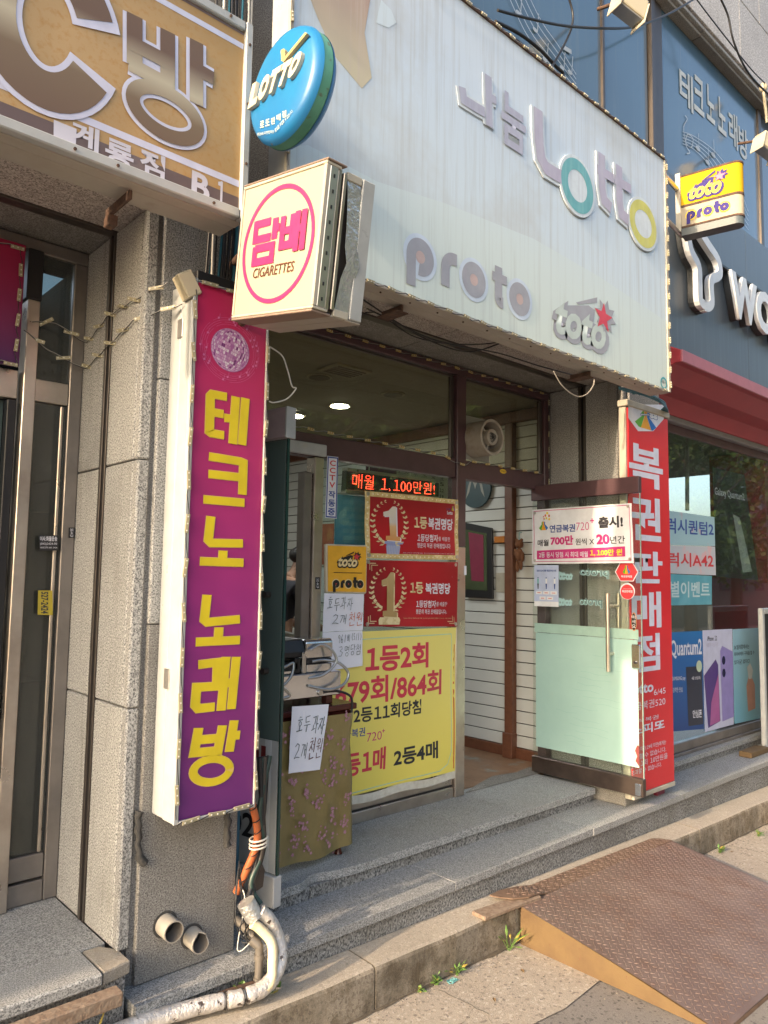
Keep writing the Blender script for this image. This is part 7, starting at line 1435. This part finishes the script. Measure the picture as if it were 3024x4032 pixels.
for x, y, lab in ((1.95, 2.20, 'small dry leaf on the gutter left of the kerb joint'), (2.52, 2.05, 'small dry leaf on the gutter below the leafy kerb weeds'), (2.80, 2.12, 'small dry leaf on the gutter just left of the ramp'), (5.15, 2.20, 'small dry leaf by the kerb right of the ramp')):
    a = q.uniform(0, 6.28); L_ = q.uniform(.014, .020); c, s_ = math.cos(a), math.sin(a); z_ = gz(x)+.004
    o = MB().add([(x-L_*c, y-L_*s_, z_), (x-s_*L_*.45, y+c*L_*.45, z_+.004), (x+L_*c, y+L_*s_, z_+.001), (x+s_*L_*.45, y-c*L_*.45, z_+.003)], [(0, 3, 2, 1)], leafd).build('fallen_leaf'); tag(o, lab, 'leaf', 'fallen leaves on the gutter')
# ================================================================== STREET TREES (across the road, mirrored in the glass)
barkm = M('bark', (.10, .075, .055), .9, bmp=(20, 1)); leaf_t = M('tree_leaf', (.055, .11, .025), .5, var=(6, (.09, .15, .03), .4, .7))
def tree_proto():
    q = random.Random(77); t = thing('street_tree', 'leafy street tree across the road, first from the left in the glass reflection', 'tree', (0, 0, 0), 'street trees across the road')
    b = MB(); b.tube([(0, 0, -.1), (.05, 0, 1.2), (0, .05, 2.4), (.1, 0, 4.2)], .14, barkm, 10, rr=[.17, .14, .12, .07])
    for k in range(7): a = k*.95; b.tube([(0, 0, 2.2+k*.2), (.8*math.cos(a), .8*math.sin(a), 3.0+k*.25), (1.5*math.cos(a), 1.5*math.sin(a), 3.5+k*.35)], .05, barkm, 6, rr=[.06, .04, .015])
    b.build('trunk', t); b = MB(); cl = [(q.gauss(0, 1.0), q.gauss(0, 1.0), q.uniform(1.9, 6.0)) for _ in range(64)]
    for c in cl:
        for k in range(110):
            p = Vector((c[0]+q.gauss(0, .34), c[1]+q.gauss(0, .34), c[2]+q.gauss(0, .26))); a = Vector((q.gauss(0, 1), q.gauss(0, 1), q.gauss(0, 1))).normalized(); e = a.orthogonal().normalized(); s = q.uniform(.05, .10)
            b.add([p-e*s, p+a.cross(e)*s*.6, p+e*s, p-a.cross(e)*s*.6], [(0, 1, 2, 3)], leaf_t)
    o = b.build('crown', t); return t
tp0 = tree_proto(); spots = [(8.5, -6.2), (12.5, -6.8), (16.5, -6.2), (20.5, -6.8), (25, -6.2), (30, -6.8), (35.5, -6.2), (42, -6.8)]
names = ['first', 'second', 'third', 'fourth', 'fifth', 'sixth', 'seventh', 'eighth']
for i, (x, y) in enumerate(spots):
    if i == 0: r_ = tp0
    else:
        r_ = tp0.copy(); COL.objects.link(r_)
        for ch_ in list(tp0.children): c = ch_.copy(); COL.objects.link(c); c.parent = r_
        r_['label'] = 'leafy street tree across the road, %s from the left in the glass reflection' % names[i]
    r_.location = (x, y, gz(x)); r_.rotation_euler = (0, 0, i*1.3); r_.scale = (1.35+.12*(i % 3),)*3
fb = thing('far_building', 'plain beige building across the road, seen only mirrored in glass', 'building', (18, -16, 0))
box('wall', 2, 75, -17, -14, -2, 10, M('beige_render', (.15, .14, .125), .9), fb, 0)
for i in range(26):
    for j in range(3): box('window', 3.5+i*2.6, 4.9+i*2.6, -13.99, -13.95, 1.2+j*2.6, 2.6+j*2.6, M('far_glass', (.05, .07, .09), .15), fb, 0)
# flat print belongs to the sheet or panel it is printed on: thing > panel > lettering
for t_ in [o for o in SC.objects if o.parent is None and 'label' in o]:
    base = next((c for k in ('face_panel', 'paper_sheet', 'vinyl_sheet', 'sheet', 'sign_face', 'front_dish', 'face') for c in t_.children if c.name.split('.')[0] == k), None)
    if base is None: continue
    for c in list(t_.children):
        n_ = c.name.split('.')[0]
        if n_ in ('lettering', 'letter_outline', 'star', 'print', 'stripe', 'handwriting', 'check_mark', 'badge') or n_.endswith('_print'):
            c.parent = base; c.matrix_parent_inverse = Matrix.Identity(4)
